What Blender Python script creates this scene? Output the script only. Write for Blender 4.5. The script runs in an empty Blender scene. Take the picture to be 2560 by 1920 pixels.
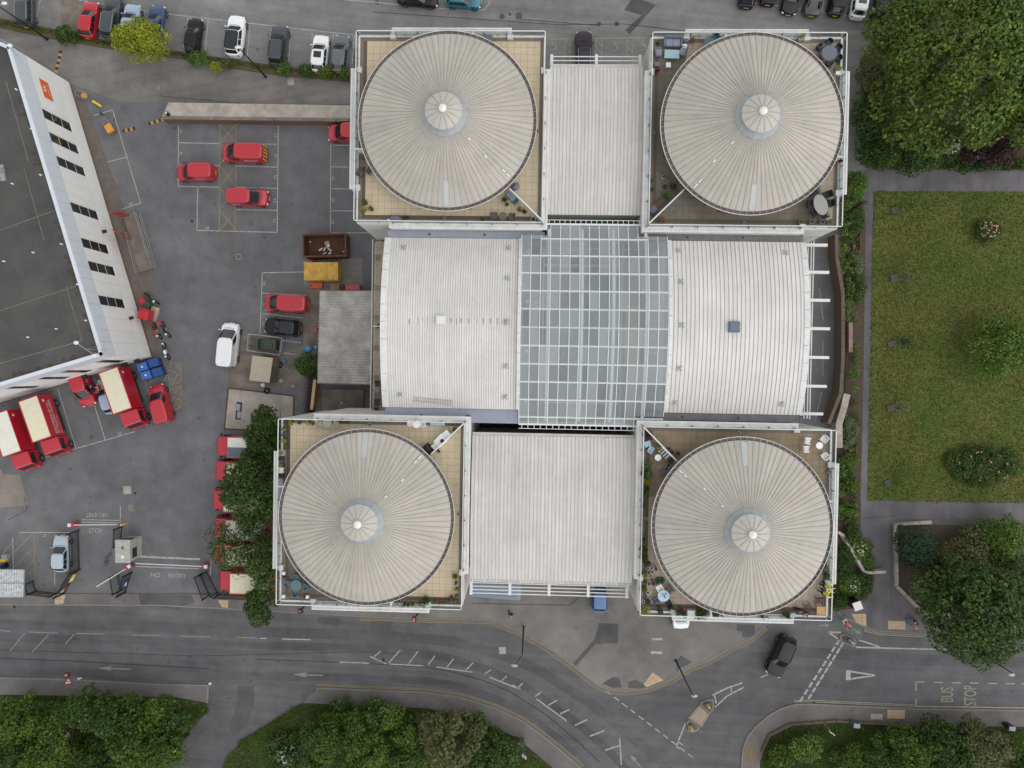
import bpy, math, random
import numpy as np
from mathutils import Vector, Matrix
random.seed(7); RNG = np.random.default_rng(7)
sc = bpy.context.scene
COL = sc.collection

# ---------------- camera, world, sun, exposure ----------------
FPX, CAMH = 1777.0, 78.0            # focal length in photo pixels (2560 wide), drone height in metres
NADX, NADY, YAW = 1338.0, 930.0, math.radians(1.0)
def _cam_matrix():
    n = Vector(((NADX-1280)/FPX, -(NADY-960)/FPX, -1.0)).normalized()
    zc = -n
    xc = (Vector((1, 0, 0)) - zc*zc.x).normalized()
    yc = zc.cross(xc)
    R = Matrix((xc, yc, zc))
    return Matrix.Rotation(YAW, 3, 'Z') @ R
CR = _cam_matrix()
cam = bpy.data.objects.new('camera', bpy.data.cameras.new('camera'))
COL.objects.link(cam)
cam.data.sensor_fit = 'HORIZONTAL'; cam.data.sensor_width = 36.0
cam.data.lens = FPX/2560*36.0
cam.data.clip_start = 0.5; cam.data.clip_end = 3000
cam.matrix_world = Matrix.Translation((0, 0, CAMH)) @ CR.to_4x4()
sc.camera = cam

SUN_EL, SUN_AZ = 50.0, 115.0         # high soft sun behind cloud, azimuth from +Y clockwise
w = bpy.data.worlds.new('World'); sc.world = w; w.use_nodes = True
nt = w.node_tree; nt.nodes.clear()
wo = nt.nodes.new('ShaderNodeOutputWorld'); bg = nt.nodes.new('ShaderNodeBackground')
sky = nt.nodes.new('ShaderNodeTexSky'); sky.sky_type = 'NISHITA'; sky.sun_disc = False
sky.sun_elevation = math.radians(SUN_EL); sky.sun_rotation = math.radians(SUN_AZ)
sky.dust_density = 0.6; sky.air_density = 1.6; sky.ozone_density = 0.6
hs = nt.nodes.new('ShaderNodeHueSaturation'); hs.inputs['Saturation'].default_value = 0.1
nt.links.new(sky.outputs[0], hs.inputs['Color']); nt.links.new(hs.outputs[0], bg.inputs['Color'])
bg.inputs['Strength'].default_value = 0.15
nt.links.new(bg.outputs[0], wo.inputs[0])
sl = bpy.data.lights.new('sun', 'SUN'); sl.energy = 0.65; sl.angle = math.radians(90); sl.color = (1.0, 0.97, 0.93)
so = bpy.data.objects.new('sun', sl); COL.objects.link(so); so.location = (0, 0, 120)
_d = Vector((math.sin(math.radians(SUN_AZ))*math.cos(math.radians(SUN_EL)), math.cos(math.radians(SUN_AZ))*math.cos(math.radians(SUN_EL)), math.sin(math.radians(SUN_EL))))
so.rotation_euler = (-_d).to_track_quat('-Z', 'Y').to_euler()
sc.view_settings.view_transform = 'Standard'; sc.view_settings.look = 'None'
sc.view_settings.exposure = 0.45; sc.view_settings.gamma = 1.0
sc.view_settings.use_curve_mapping = False
sc.cycles.max_bounces = 6; sc.cycles.transparent_max_bounces = 12
sc.cycles.use_denoising = True

# ---------------- photo pixel -> place on a known height ----------------
def ray(px, py): return CR @ Vector(((px-1280)/FPX, -(py-960)/FPX, -1.0))
def W(px, py, z=0.0):
    d = ray(px, py); t = (z-CAMH)/d.z
    return Vector((d.x*t, d.y*t, z))
def P2(px, py, z=0.0):
    v = W(px, py, z); return (v.x, v.y)
def PL(pts, z=0.0): return [P2(a, b, z) for a, b in pts]
def IA(deg): return math.radians(deg)+YAW     # image angle (ccw, 0 = right) -> world yaw

# ---------------- materials ----------------
MATS = {}
def srgb(r, g, b):
    f = lambda c: c/12.92 if c <= .04045 else ((c+.055)/1.055)**2.4
    return (f(r/255), f(g/255), f(b/255), 1)
def mat(name, col, rough=.6, metal=0.0, var=0.0, vscale=3.0, col2=None, coat=0.0, spec=.5, bump=0.0, bscale=40.0, emit=None, fine=0.0, fscale=30.0):
    if name in MATS: return MATS[name]
    m = bpy.data.materials.new(name); m.use_nodes = True; MATS[name] = m
    t = m.node_tree; b = t.nodes['Principled BSDF']
    c = tuple(col) if len(col) == 4 else (*col, 1)
    b.inputs['Base Color'].default_value = c
    b.inputs['Roughness'].default_value = rough; b.inputs['Metallic'].default_value = metal
    b.inputs['Specular IOR Level'].default_value = spec
    if coat: b.inputs['Coat Weight'].default_value = coat; b.inputs['Coat Roughness'].default_value = .08
    last = None
    if var or col2:
        geo = t.nodes.new('ShaderNodeNewGeometry')
        n = t.nodes.new('ShaderNodeTexNoise'); n.inputs['Scale'].default_value = vscale; n.inputs['Detail'].default_value = 6; n.inputs['Roughness'].default_value = .65
        t.links.new(geo.outputs['Position'], n.inputs['Vector'])
        mx = t.nodes.new('ShaderNodeMix'); mx.data_type = 'RGBA'
        c2 = col2 if col2 else tuple(x*(1-var) for x in c[:3])+(1,)
        c1 = c if col2 else tuple(min(1, x*(1+var)) for x in c[:3])+(1,)
        mr = t.nodes.new('ShaderNodeMapRange'); mr.inputs[1].default_value = .33; mr.inputs[2].default_value = .67
        t.links.new(n.outputs['Fac'], mr.inputs[0]); t.links.new(mr.outputs[0], mx.inputs[0])
        mx.inputs[6].default_value = c1; mx.inputs[7].default_value = c2
        last = mx.outputs[2]
        if fine:
            n2 = t.nodes.new('ShaderNodeTexNoise'); n2.inputs['Scale'].default_value = fscale; n2.inputs['Detail'].default_value = 3
            t.links.new(geo.outputs['Position'], n2.inputs['Vector'])
            mr2 = t.nodes.new('ShaderNodeMapRange'); mr2.inputs[1].default_value = .3; mr2.inputs[2].default_value = .7; mr2.inputs[3].default_value = 1-fine; mr2.inputs[4].default_value = 1+fine
            t.links.new(n2.outputs['Fac'], mr2.inputs[0])
            vm = t.nodes.new('ShaderNodeVectorMath'); vm.operation = 'SCALE'
            t.links.new(last, vm.inputs[0]); t.links.new(mr2.outputs[0], vm.inputs['Scale']); last = vm.outputs[0]
        t.links.new(last, b.inputs['Base Color'])
    if bump:
        geo2 = t.nodes.new('ShaderNodeNewGeometry')
        nb = t.nodes.new('ShaderNodeTexNoise'); nb.inputs['Scale'].default_value = bscale; nb.inputs['Detail'].default_value = 4
        t.links.new(geo2.outputs['Position'], nb.inputs['Vector'])
        bp = t.nodes.new('ShaderNodeBump'); bp.inputs['Strength'].default_value = bump; bp.inputs['Distance'].default_value = .03
        t.links.new(nb.outputs['Fac'], bp.inputs['Height']); t.links.new(bp.outputs[0], b.inputs['Normal'])
    if emit:
        b.inputs['Emission Color'].default_value = c; b.inputs['Emission Strength'].default_value = emit
    return m

def asphalt(name, c1, c2, big=.06, streak=None, stain=.35, fine=.18, worn=None):
    """mottled tarmac: large patches, streaks along a direction, oil-dark spots, fine grain"""
    if name in MATS: return MATS[name]
    m = bpy.data.materials.new(name); m.use_nodes = True; MATS[name] = m
    t = m.node_tree; b = t.nodes['Principled BSDF']; b.inputs['Roughness'].default_value = .85; b.inputs['Specular IOR Level'].default_value = .3
    L = t.links.new; N = t.nodes.new
    geo = N('ShaderNodeNewGeometry')
    def noise(scale, detail=5, vec=None, rough=.6):
        n = N('ShaderNodeTexNoise'); n.inputs['Scale'].default_value = scale; n.inputs['Detail'].default_value = detail; n.inputs['Roughness'].default_value = rough
        L(vec if vec else geo.outputs['Position'], n.inputs['Vector']); return n.outputs['Fac']
    def rng(v, a, bb, lo, hi):
        r = N('ShaderNodeMapRange'); r.inputs[1].default_value = a; r.inputs[2].default_value = bb; r.inputs[3].default_value = lo; r.inputs[4].default_value = hi
        L(v, r.inputs[0]); return r.outputs[0]
    mx = N('ShaderNodeMix'); mx.data_type = 'RGBA'
    mx.inputs[6].default_value = c1; mx.inputs[7].default_value = c2
    L(rng(noise(big, 7), .36, .64, 0, 1), mx.inputs[0])
    cur = mx.outputs[2]
    def mul(cur, fac):
        vm = N('ShaderNodeVectorMath'); vm.operation = 'SCALE'; L(cur, vm.inputs[0]); L(fac, vm.inputs['Scale']); return vm.outputs[0]
    cur = mul(cur, rng(noise(.55, 6), .3, .7, .84, 1.15)); cur = mul(cur, rng(noise(.13, 4), .36, .64, .88, 1.12))
    cur = mul(cur, rng(noise(9, 4), .3, .7, 1-fine*.6, 1+fine*.6))
    cur = mul(cur, rng(noise(45, 2), .3, .7, 1-fine, 1+fine))
    if streak is not None:
        mp = N('ShaderNodeMapping'); mp.vector_type = 'TEXTURE'; mp.inputs['Rotation'].default_value = (0, 0, streak); mp.inputs['Scale'].default_value = (22, .9, 1)
        L(geo.outputs['Position'], mp.inputs['Vector'])
        cur = mul(cur, rng(noise(1.0, 4, mp.outputs[0]), .3, .7, .84, 1.13))
    if stain:
        cur = mul(cur, rng(noise(1.3, 3, None, .5), .66, .74, 1.0, 1-stain))
        cur = mul(cur, rng(noise(3.7, 2, None, .5), .72, .76, 1.0, 1-stain*.7))
    # thin dark cracks
    vo = N('ShaderNodeTexVoronoi'); vo.feature = 'DISTANCE_TO_EDGE'; vo.inputs['Scale'].default_value = .16
    wv = N('ShaderNodeVectorMath'); wv.operation = 'ADD'
    nn = N('ShaderNodeTexNoise'); nn.inputs['Scale'].default_value = .5; L(geo.outputs['Position'], nn.inputs['Vector'])
    sc3 = N('ShaderNodeVectorMath'); sc3.operation = 'SCALE'; sc3.inputs['Scale'].default_value = 2.2; L(nn.outputs['Color'], sc3.inputs[0])
    L(geo.outputs['Position'], wv.inputs[0]); L(sc3.outputs[0], wv.inputs[1]); L(wv.outputs[0], vo.inputs['Vector'])
    crack = rng(vo.outputs['Distance'], .0, .006, .9, 1.0)
    cur = mul(cur, crack)
    L(cur, b.inputs['Base Color'])
    bp = N('ShaderNodeBump'); bp.inputs['Strength'].default_value = .25; bp.inputs['Distance'].default_value = .02
    L(noise(60, 3), bp.inputs['Height']); L(bp.outputs[0], b.inputs['Normal'])
    return m

def leafmat(name, c1, c2, c3=None, trans=.3):
    if name in MATS: return MATS[name]
    m = bpy.data.materials.new(name); m.use_nodes = True; MATS[name] = m
    t = m.node_tree; t.nodes.clear(); L = t.links.new; N = t.nodes.new
    out = N('ShaderNodeOutputMaterial'); geo = N('ShaderNodeNewGeometry')
    cr = N('ShaderNodeValToRGB'); e = cr.color_ramp.elements
    e[0].position = 0; e[0].color = c1; e[1].position = 1; e[1].color = c2
    if c3: x = e.new(.9); x.color = c2; e[2].color = c3
    L(geo.outputs['Random Per Island'], cr.inputs[0])
    n = N('ShaderNodeTexNoise'); n.inputs['Scale'].default_value = .45; n.inputs['Detail'].default_value = 3; L(geo.outputs['Position'], n.inputs['Vector'])
    mr = N('ShaderNodeMapRange'); mr.inputs[1].default_value = .3; mr.inputs[2].default_value = .7; mr.inputs[3].default_value = .75; mr.inputs[4].default_value = 1.28; L(n.outputs['Fac'], mr.inputs[0])
    vm = N('ShaderNodeVectorMath'); vm.operation = 'SCALE'; L(cr.outputs[0], vm.inputs[0]); L(mr.outputs[0], vm.inputs['Scale'])
    p = N('ShaderNodeBsdfPrincipled'); p.inputs['Roughness'].default_value = .55; p.inputs['Specular IOR Level'].default_value = .35
    L(vm.outputs[0], p.inputs['Base Color'])
    tr = N('ShaderNodeBsdfTranslucent'); L(vm.outputs[0], tr.inputs['Color'])
    ms = N('ShaderNodeMixShader'); ms.inputs[0].default_value = trans; L(p.outputs[0], ms.inputs[1]); L(tr.outputs[0], ms.inputs[2])
    L(ms.outputs[0], out.inputs[0]); return m

def panelmat(name, base, dirt=.25, streak=(1, 12), tint=.05, rough=.5, axis='y'):
    """coated metal roofing: per-panel tint, grime streaks along the fall"""
    if name in MATS: return MATS[name]
    m = bpy.data.materials.new(name); m.use_nodes = True; MATS[name] = m
    t = m.node_tree; b = t.nodes['Principled BSDF']; b.inputs['Roughness'].default_value = rough
    L = t.links.new; N = t.nodes.new
    oi = N('ShaderNodeObjectInfo'); tc = N('ShaderNodeTexCoord'); geo = N('ShaderNodeNewGeometry')
    mr = N('ShaderNodeMapRange'); mr.inputs[3].default_value = 1-tint; mr.inputs[4].default_value = 1+tint; L(oi.outputs['Random'], mr.inputs[0])
    vm = N('ShaderNodeVectorMath'); vm.operation = 'SCALE'; vm.inputs[0].default_value = base[:3]; L(mr.outputs[0], vm.inputs['Scale'])
    n = N('ShaderNodeTexNoise'); n.inputs['Scale'].default_value = .28; n.inputs['Detail'].default_value = 8; n.inputs['Roughness'].default_value = .7; L(geo.outputs['Position'], n.inputs['Vector'])
    m2 = N('ShaderNodeMapRange'); m2.inputs[1].default_value = .35; m2.inputs[2].default_value = .75; m2.inputs[3].default_value = 1.03; m2.inputs[4].default_value = 1-dirt; L(n.outputs['Fac'], m2.inputs[0])
    v2 = N('ShaderNodeVectorMath'); v2.operation = 'SCALE'; L(vm.outputs[0], v2.inputs[0]); L(m2.outputs[0], v2.inputs['Scale'])
    va = N('ShaderNodeVectorMath'); va.operation = 'MULTIPLY_ADD'; L(oi.outputs['Random'], va.inputs[0]); va.inputs[1].default_value = (90, 90, 90); L(tc.outputs['Object'], va.inputs[2])
    mp = N('ShaderNodeMapping'); mp.vector_type = 'TEXTURE'; mp.inputs['Scale'].default_value = (2.6, .12, 2.6) if axis == 'x' else (.12, 3.0, 3.0); L(va.outputs[0], mp.inputs['Vector'])
    n3 = N('ShaderNodeTexNoise'); n3.inputs['Scale'].default_value = 1.0; n3.inputs['Detail'].default_value = 3; L(mp.outputs[0], n3.inputs['Vector'])
    m3 = N('ShaderNodeMapRange'); m3.inputs[1].default_value = .35; m3.inputs[2].default_value = .75; m3.inputs[3].default_value = 1.02; m3.inputs[4].default_value = 1-dirt*.75; L(n3.outputs['Fac'], m3.inputs[0])
    v3 = N('ShaderNodeVectorMath'); v3.operation = 'SCALE'; L(v2.outputs[0], v3.inputs[0]); L(m3.outputs[0], v3.inputs['Scale'])
    L(v3.outputs[0], b.inputs['Base Color']); return m

# ---------------- mesh builder ----------------
class MB:
    def __init__(s): s.v = []; s.f = []; s.m = []
    def add(s, vs, fs, mi=0):
        o = len(s.v); s.v += [tuple(v) for v in vs]; s.f += [tuple(i+o for i in f) for f in fs]; s.m += [mi]*len(fs); return s
    def box(s, x0, y0, z0, x1, y1, z1, mi=0):
        return s.add([(x0,y0,z0),(x1,y0,z0),(x1,y1,z0),(x0,y1,z0),(x0,y0,z1),(x1,y0,z1),(x1,y1,z1),(x0,y1,z1)],
                     [(0,3,2,1),(4,5,6,7),(0,1,5,4),(1,2,6,5),(2,3,7,6),(3,0,4,7)], mi)
    def obox(s, cx, cy, z0, lx, ly, lz, rz=0.0, mi=0, tilt=0.0):
        c, n = math.cos(rz), math.sin(rz); vs = []
        for z in (0, lz):
            for a, b in ((-.5,-.5),(.5,-.5),(.5,.5),(-.5,.5)):
                x, y = a*lx, b*ly; vs.append((cx+x*c-y*n, cy+x*n+y*c, z0+z+tilt*a*lx))
        return s.add(vs, [(0,3,2,1),(4,5,6,7),(0,1,5,4),(1,2,6,5),(2,3,7,6),(3,0,4,7)], mi)
    def prism(s, pts, z0, z1, mi=0, side=None):
        n = len(pts)
        a = sum(pts[i][0]*pts[(i+1)%n][1]-pts[(i+1)%n][0]*pts[i][1] for i in range(n))
        if a < 0: pts = pts[::-1]
        s.add([(x,y,z1) for x,y in pts], [tuple(range(n))], mi)
        s.add([(x,y,z0) for x,y in pts]+[(x,y,z1) for x,y in pts], [(i,(i+1)%n,n+(i+1)%n,n+i) for i in range(n)], mi if side is None else side)
        return s
    def sheet(s, pts, z, mi=0):
        n = len(pts); a = sum(pts[i][0]*pts[(i+1)%n][1]-pts[(i+1)%n][0]*pts[i][1] for i in range(n))
        if a < 0: pts = pts[::-1]
        return s.add([(x,y,z) for x,y in pts], [tuple(range(n))], mi)
    def cyl(s, cx, cy, z0, z1, r0, r1=None, n=12, mi=0, cap=True):
        r1 = r0 if r1 is None else r1
        vs = [(cx+r0*math.cos(2*math.pi*i/n), cy+r0*math.sin(2*math.pi*i/n), z0) for i in range(n)]+[(cx+r1*math.cos(2*math.pi*i/n), cy+r1*math.sin(2*math.pi*i/n), z1) for i in range(n)]
        fs = [(i,(i+1)%n,n+(i+1)%n,n+i) for i in range(n)]
        if cap: fs += [tuple(range(n,2*n)), tuple(range(n-1,-1,-1))]
        return s.add(vs, fs, mi)
    def lathe(s, prof, n=24, mi=0, cx=0, cy=0, a0=0.0, a1=2*math.pi):
        full = abs(a1-a0-2*math.pi) < 1e-6; k = n if full else n+1
        vs = [(cx+r*math.cos(a0+(a1-a0)*i/n), cy+r*math.sin(a0+(a1-a0)*i/n), z) for r, z in prof for i in range(k)]
        fs = []
        for j in range(len(prof)-1):
            for i in range(n):
                i2 = (i+1) % k
                fs.append((j*k+i, j*k+i2, (j+1)*k+i2, (j+1)*k+i))
        return s.add(vs, fs, mi)
    def tube(s, pts, r, n=6, mi=0, close=False):
        pts = [Vector(p) for p in pts]; m = len(pts); rings = []
        rr = r if isinstance(r, (list, tuple)) else [r]*m
        for i, p in enumerate(pts):
            if close: d = pts[(i+1) % m]-pts[i-1]
            else: d = pts[min(i+1, m-1)]-pts[max(i-1, 0)]
            d = d.normalized() if d.length > 1e-9 else Vector((0, 0, 1))
            u = d.cross(Vector((0, 0, 1)))
            if u.length < 1e-3: u = d.cross(Vector((1, 0, 0)))
            u.normalize(); v = u.cross(d)
            rings.append([p+u*rr[i]*math.cos(2*math.pi*k/n)+v*rr[i]*math.sin(2*math.pi*k/n) for k in range(n)])
        vs = [q for g in rings for q in g]; fs = []
        for i in range(m if close else m-1):
            j = (i+1) % m
            for k in range(n): fs.append((i*n+k, j*n+k, j*n+(k+1)%n, i*n+(k+1)%n))
        if not close: fs += [tuple(range(n)), tuple(range((m-1)*n+n-1, (m-1)*n-1, -1))]
        return s.add(vs, fs, mi)
    def ball(s, c, r, nu=12, nv=8, mi=0):
        r = r if isinstance(r, (list, tuple)) else (r, r, r); vs = []; fs = []
        for j in range(nv+1):
            t = math.pi*j/nv
            for i in range(nu):
                a = 2*math.pi*i/nu; vs.append((c[0]+r[0]*math.sin(t)*math.cos(a), c[1]+r[1]*math.sin(t)*math.sin(a), c[2]+r[2]*math.cos(t)))
        for j in range(nv):
            for i in range(nu): fs.append((j*nu+i, (j+1)*nu+i, (j+1)*nu+(i+1)%nu, j*nu+(i+1)%nu))
        return s.add(vs, fs, mi)
    def mesh(s, name, mats, smooth=False):
        me = bpy.data.meshes.new(name); me.from_pydata(s.v, [], s.f)
        for m in (mats if isinstance(mats, (list, tuple)) else [mats]): me.materials.append(m)
        if any(s.m): me.polygons.foreach_set('material_index', s.m)
        if smooth: me.polygons.foreach_set('use_smooth', [True]*len(s.f))
        me.update()
        if smooth:
            try: me.set_sharp_from_angle(angle=math.radians(38))
            except Exception: pass
        return me
    def build(s, name, mats, parent=None, loc=None, rz=0.0, smooth=False, kind=None):
        return link(name, s.mesh(name, mats, smooth), parent, loc, rz, kind)
def link(name, me, parent=None, loc=None, rz=0.0, kind=None):
    o = bpy.data.objects.new(name, me); COL.objects.link(o)
    if parent is not None: o.parent = parent
    if loc is not None: o.location = loc
    if rz: o.rotation_euler = (0, 0, rz)
    if kind: o['kind'] = kind
    return o
def tag(o, label, cat, group=None):
    o['label'] = label; o['category'] = cat
    if group: o['group'] = group
    return o
def thing(name, label, cat, loc=(0, 0, 0), rz=0.0, group=None):
    o = bpy.data.objects.new(name, None); COL.objects.link(o); o.empty_display_size = .3
    o.location = loc; o.rotation_euler = (0, 0, rz); return tag(o, label, cat, group)
def dup(root, loc, rz, label, group=None):
    r = root.copy(); COL.objects.link(r); r.location = loc; r.rotation_euler = (0, 0, rz); r['label'] = label
    if group: r['group'] = group
    for ch in root.children:
        c = ch.copy(); COL.objects.link(c); c.parent = r
        for g in ch.children:
            d = g.copy(); COL.objects.link(d); d.parent = c
    return r
_tc = {}
TMP = bpy.data.scenes.new('tmp')
def baked(o):
    TMP.collection.objects.link(o); vl = TMP.view_layers[0]; vl.update()
    me = bpy.data.meshes.new_from_object(o.evaluated_get(vl.depsgraph)); bpy.data.objects.remove(o); return me
def text_mesh(s, size, ext=.0, align='CENTER'):
    k = (s, size, ext, align)
    if k in _tc: return _tc[k]
    cu = bpy.data.curves.new('t', 'FONT'); cu.body = s; cu.size = size; cu.align_x = align; cu.align_y = 'CENTER'; cu.extrude = ext; cu.resolution_u = 3
    o = bpy.data.objects.new('t', cu); me = baked(o); bpy.data.curves.remove(cu); me.name = 'lettering'
    _tc[k] = me; return me

# shared materials
M = dict(
 white=mat('white_paint', srgb(214,214,212), .5, var=.05, vscale=1.5),
 coping=mat('white_coping', srgb(210,209,206), .6, var=.1, vscale=.9, fine=.08, fscale=6),
 wall=mat('pale_render', srgb(196,194,189), .8, var=.06, vscale=.6),
 gravel=mat('gravel_strip', srgb(128,116,106), .95, var=.25, vscale=14, bump=.5, bscale=30),
 tileA=mat('tile_sandstone', srgb(203,185,157), .85, var=.06, vscale=1.2, fine=.05),
 tileB=mat('tile_pinkish', srgb(178,162,143), .85, var=.09, vscale=.8, fine=.06),
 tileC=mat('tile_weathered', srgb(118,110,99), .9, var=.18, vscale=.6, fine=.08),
 tileD=mat('tile_brown', srgb(148,131,108), .9, var=.16, vscale=.5, fine=.08),
 joint=mat('tile_bed', srgb(104,92,78), .95),
 dome=panelmat('dome_sheet', srgb(178,173,163), .2, tint=.035, axis='x'),
 seam=mat('roof_seam', srgb(154,150,143), .6, var=.2, vscale=2),
 hall=panelmat('hall_sheet', srgb(219,216,212), .16, tint=.025),
 hallseam=mat('hall_seam', srgb(182,179,175), .6, var=.15, vscale=1),
 arc=panelmat('arcade_sheet', srgb(207,203,198), .2, tint=.05),
 lead=mat('lead_flat', srgb(138,142,156), .6, var=.08, vscale=1.5),
 leadd=mat('lead_dark', srgb(104,102,104), .7, var=.18, vscale=1.2),
 zinc=mat('zinc_cowl', srgb(148,152,155), .5, metal=.2, var=.06, vscale=2),
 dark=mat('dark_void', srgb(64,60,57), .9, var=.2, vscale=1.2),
 black=mat('black_metal', srgb(28,28,29), .5),
 steel=mat('galvanised_steel', srgb(160,163,165), .45, metal=.5, var=.08),
 glassd=mat('dark_glass', srgb(30,36,38), .08, spec=.8),
 tyre=mat('tyre_rubber', srgb(28,28,29), .85),
 rim=mat('wheel_rim', srgb(135,136,138), .35, metal=.7),
 lamp=mat('lamp_lens', srgb(225,228,230), .15, spec=.8),
 tail=mat('tail_lens', srgb(150,20,22), .2, spec=.7),
 plate_y=mat('plate_yellow', srgb(225,190,60), .5), plate_w=mat('plate_white', srgb(225,225,220), .5),
 plastic=mat('black_plastic', srgb(36,37,39), .6),
 paint_w=mat('road_white', srgb(186,184,180), .8, col2=srgb(122,121,119), vscale=4.5),
 paint_y=mat('road_yellow', srgb(160,138,86), .8, col2=srgb(116,109,94), vscale=4.5),
 paint_c=mat('road_cream', srgb(170,165,136), .8, col2=srgb(118,116,106), vscale=4.5),
 brick=mat('brown_brick', srgb(112,86,70), .9, var=.2, vscale=5),
 conc=mat('concrete', srgb(176,168,158), .9, col2=srgb(142,134,126), vscale=.7, fine=.1, bump=.2),
 concd=mat('concrete_dirty', srgb(132,122,112), .9, col2=srgb(96,88,80), vscale=.6, fine=.12, bump=.2),
 soil=mat('soil', srgb(78,66,54), 1.0, var=.25, vscale=4, bump=.5),
 bark=mat('bark', srgb(84,74,62), .95, var=.25, vscale=6, bump=.5),
 skin=mat('skin', srgb(205,160,135), .6),
)
def gmat():
    if 'glazing' in MATS: return MATS['glazing']
    m = bpy.data.materials.new('glazing'); m.use_nodes = True; MATS['glazing'] = m
    t = m.node_tree; t.nodes.clear(); L = t.links.new; N = t.nodes.new
    out = N('ShaderNodeOutputMaterial'); tr = N('ShaderNodeBsdfTransparent'); tr.inputs[0].default_value = (.86, .9, .92, 1)
    gl = N('ShaderNodeBsdfGlossy'); gl.inputs['Roughness'].default_value = .5; gl.inputs['Color'].default_value = (.3, .32, .34, 1)
    df = N('ShaderNodeBsdfDiffuse'); df.inputs[0].default_value = srgb(196, 201, 202)  # pale diffuse veil, reflected sky put into the pane colour
    m1 = N('ShaderNodeMixShader'); m1.inputs[0].default_value = .85; L(gl.outputs[0], m1.inputs[1]); L(df.outputs[0], m1.inputs[2])
    m2 = N('ShaderNodeMixShader'); oi = N('ShaderNodeObjectInfo'); mr = N('ShaderNodeMapRange'); mr.inputs[3].default_value = .32; mr.inputs[4].default_value = .54; L(oi.outputs['Random'], mr.inputs[0]); L(mr.outputs[0], m2.inputs[0]); L(tr.outputs[0], m2.inputs[1]); L(m1.outputs[0], m2.inputs[2])
    L(m2.outputs[0], out.inputs[0]); return m
def clearglass():
    if 'clear_glass' in MATS: return MATS['clear_glass']
    m = bpy.data.materials.new('clear_glass'); m.use_nodes = True; MATS['clear_glass'] = m
    t = m.node_tree; t.nodes.clear(); L = t.links.new; N = t.nodes.new
    out = N('ShaderNodeOutputMaterial'); tr = N('ShaderNodeBsdfTransparent'); tr.inputs[0].default_value = (.86, .91, .9, 1)
    gl = N('ShaderNodeBsdfGlossy'); gl.inputs['Roughness'].default_value = .1
    m2 = N('ShaderNodeMixShader'); m2.inputs[0].default_value = .22; L(tr.outputs[0], m2.inputs[1]); L(gl.outputs[0], m2.inputs[2])
    L(m2.outputs[0], out.inputs[0]); return m
GLAZ = gmat(); CLEAR = clearglass()
# ---------------- ground, roads, pavements, lawns ----------------
A_yard = asphalt('yard_tarmac', srgb(109,108,110), srgb(100,100,103), .05, None, .4, .12)
A_lane = asphalt('lane_tarmac', srgb(128,124,120), srgb(110,107,105), .06, IA(10), .35, .14)
A_park = asphalt('carpark_tarmac', srgb(130,129,128), srgb(114,113,112), .05, IA(-7), .35, .13)
A_road = asphalt('street_tarmac', srgb(99,98,98), srgb(88,87,89), .07, IA(-3), .3, .14)
A_road2 = asphalt('side_street_tarmac', srgb(100,99,101), srgb(90,90,92), .07, IA(-2), .25, .12)
A_pave = asphalt('footway_tarmac', srgb(114,110,107), srgb(102,99,97), .08, None, .3, .12)
A_plaza = asphalt('forecourt_tarmac', srgb(121,117,113), srgb(110,107,104), .09, None, .22, .1)
A_path = asphalt('park_path_tarmac', srgb(106,103,105), srgb(92,90,92), .1, IA(90), .15, .1)
A_wear = asphalt('yard_worn', srgb(105,104,106), srgb(98,98,101), .2, None, .5, .14); A_lightw = asphalt('yard_dusty', srgb(120,118,118), srgb(110,109,110), .2, None, .3, .14)
A_dark = asphalt('tarmac_patch', srgb(88,87,88), srgb(80,79,80), .3, None, .1, .1)
A_lightp = asphalt('tarmac_pale_patch', srgb(134,126,118), srgb(122,116,110), .3, None, .15, .1)
G_lawn = mat('lawn_grass', srgb(76,94,34), 1.0, col2=srgb(104,100,50), vscale=.22, fine=.3, fscale=14, bump=.7, bscale=30)
G_verge = mat('verge_grass', srgb(78,88,36), 1.0, col2=srgb(96,82,50), vscale=.9, fine=.3, fscale=14, bump=.7, bscale=30)
def struct(name, pts, z, m, thick=0.0, zpx=0.0, parent=None):
    pl = PL(pts, zpx); b = MB()
    if thick: b.prism(pl, z-thick, z)
    else: b.sheet(pl, z)
    o = b.build(name, m, parent)
    if parent is None: o['kind'] = 'structure'
    return o
g = MB().sheet([(-500,-500),(500,-500),(500,500),(-500,500)], -.004).build('ground', A_road); g['kind'] = 'structure'
yard = struct('yard', [(-260,60),(40,60),(300,120),(905,290),(1000,600),(1000,1100),(760,1480),(-260,1484)], .004, A_yard)
lane = struct('lane', [(-260,40),(0,70),(110,95),(280,125),(460,150),(600,175),(700,190),(885,207),(885,262),(420,256),(300,255),(180,210),(-260,150)], .008, A_lane)
car_park = struct('car_park', [(-260,-260),(2700,-260),(2700,0),(2210,60),(2190,440),(2112,440),(2110,130),(1640,140),(1600,560),(1365,560),(1365,120),(880,120),(885,195),(700,178),(270,112),(0,58),(-260,20)], .006, A_park)
street = struct('street', [(-300,1512),(400,1514),(690,1530),(1160,1549),(1224,1551),(1299,1580),(1432,1665),(1516,1724),(1565,1729),(1623,1721),(1727,1669),(1820,1625),(1913,1567),(2080,1500),(2160,1570),(2400,1588),(2900,1594),(2900,1776),(2290,1771),(2030,1759),(1989,1759),(1949,1771),(1920,1788),(1887,1815),(1867,1841),(1856,1872),(1846,1960),(1836,2200),(1700,2200),(1520,1980),(1454,1919),(1396,1869),(1338,1823),(1241,1769),(1146,1740),(1064,1729),(956,1725),(792,1718),(740,1757),(640,1826),(563,1892),(520,2000),(380,2000),(418,1920),(475,1829),(519,1778),(521,1712),(174,1697),(-300,1684)], .004, A_road)
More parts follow.
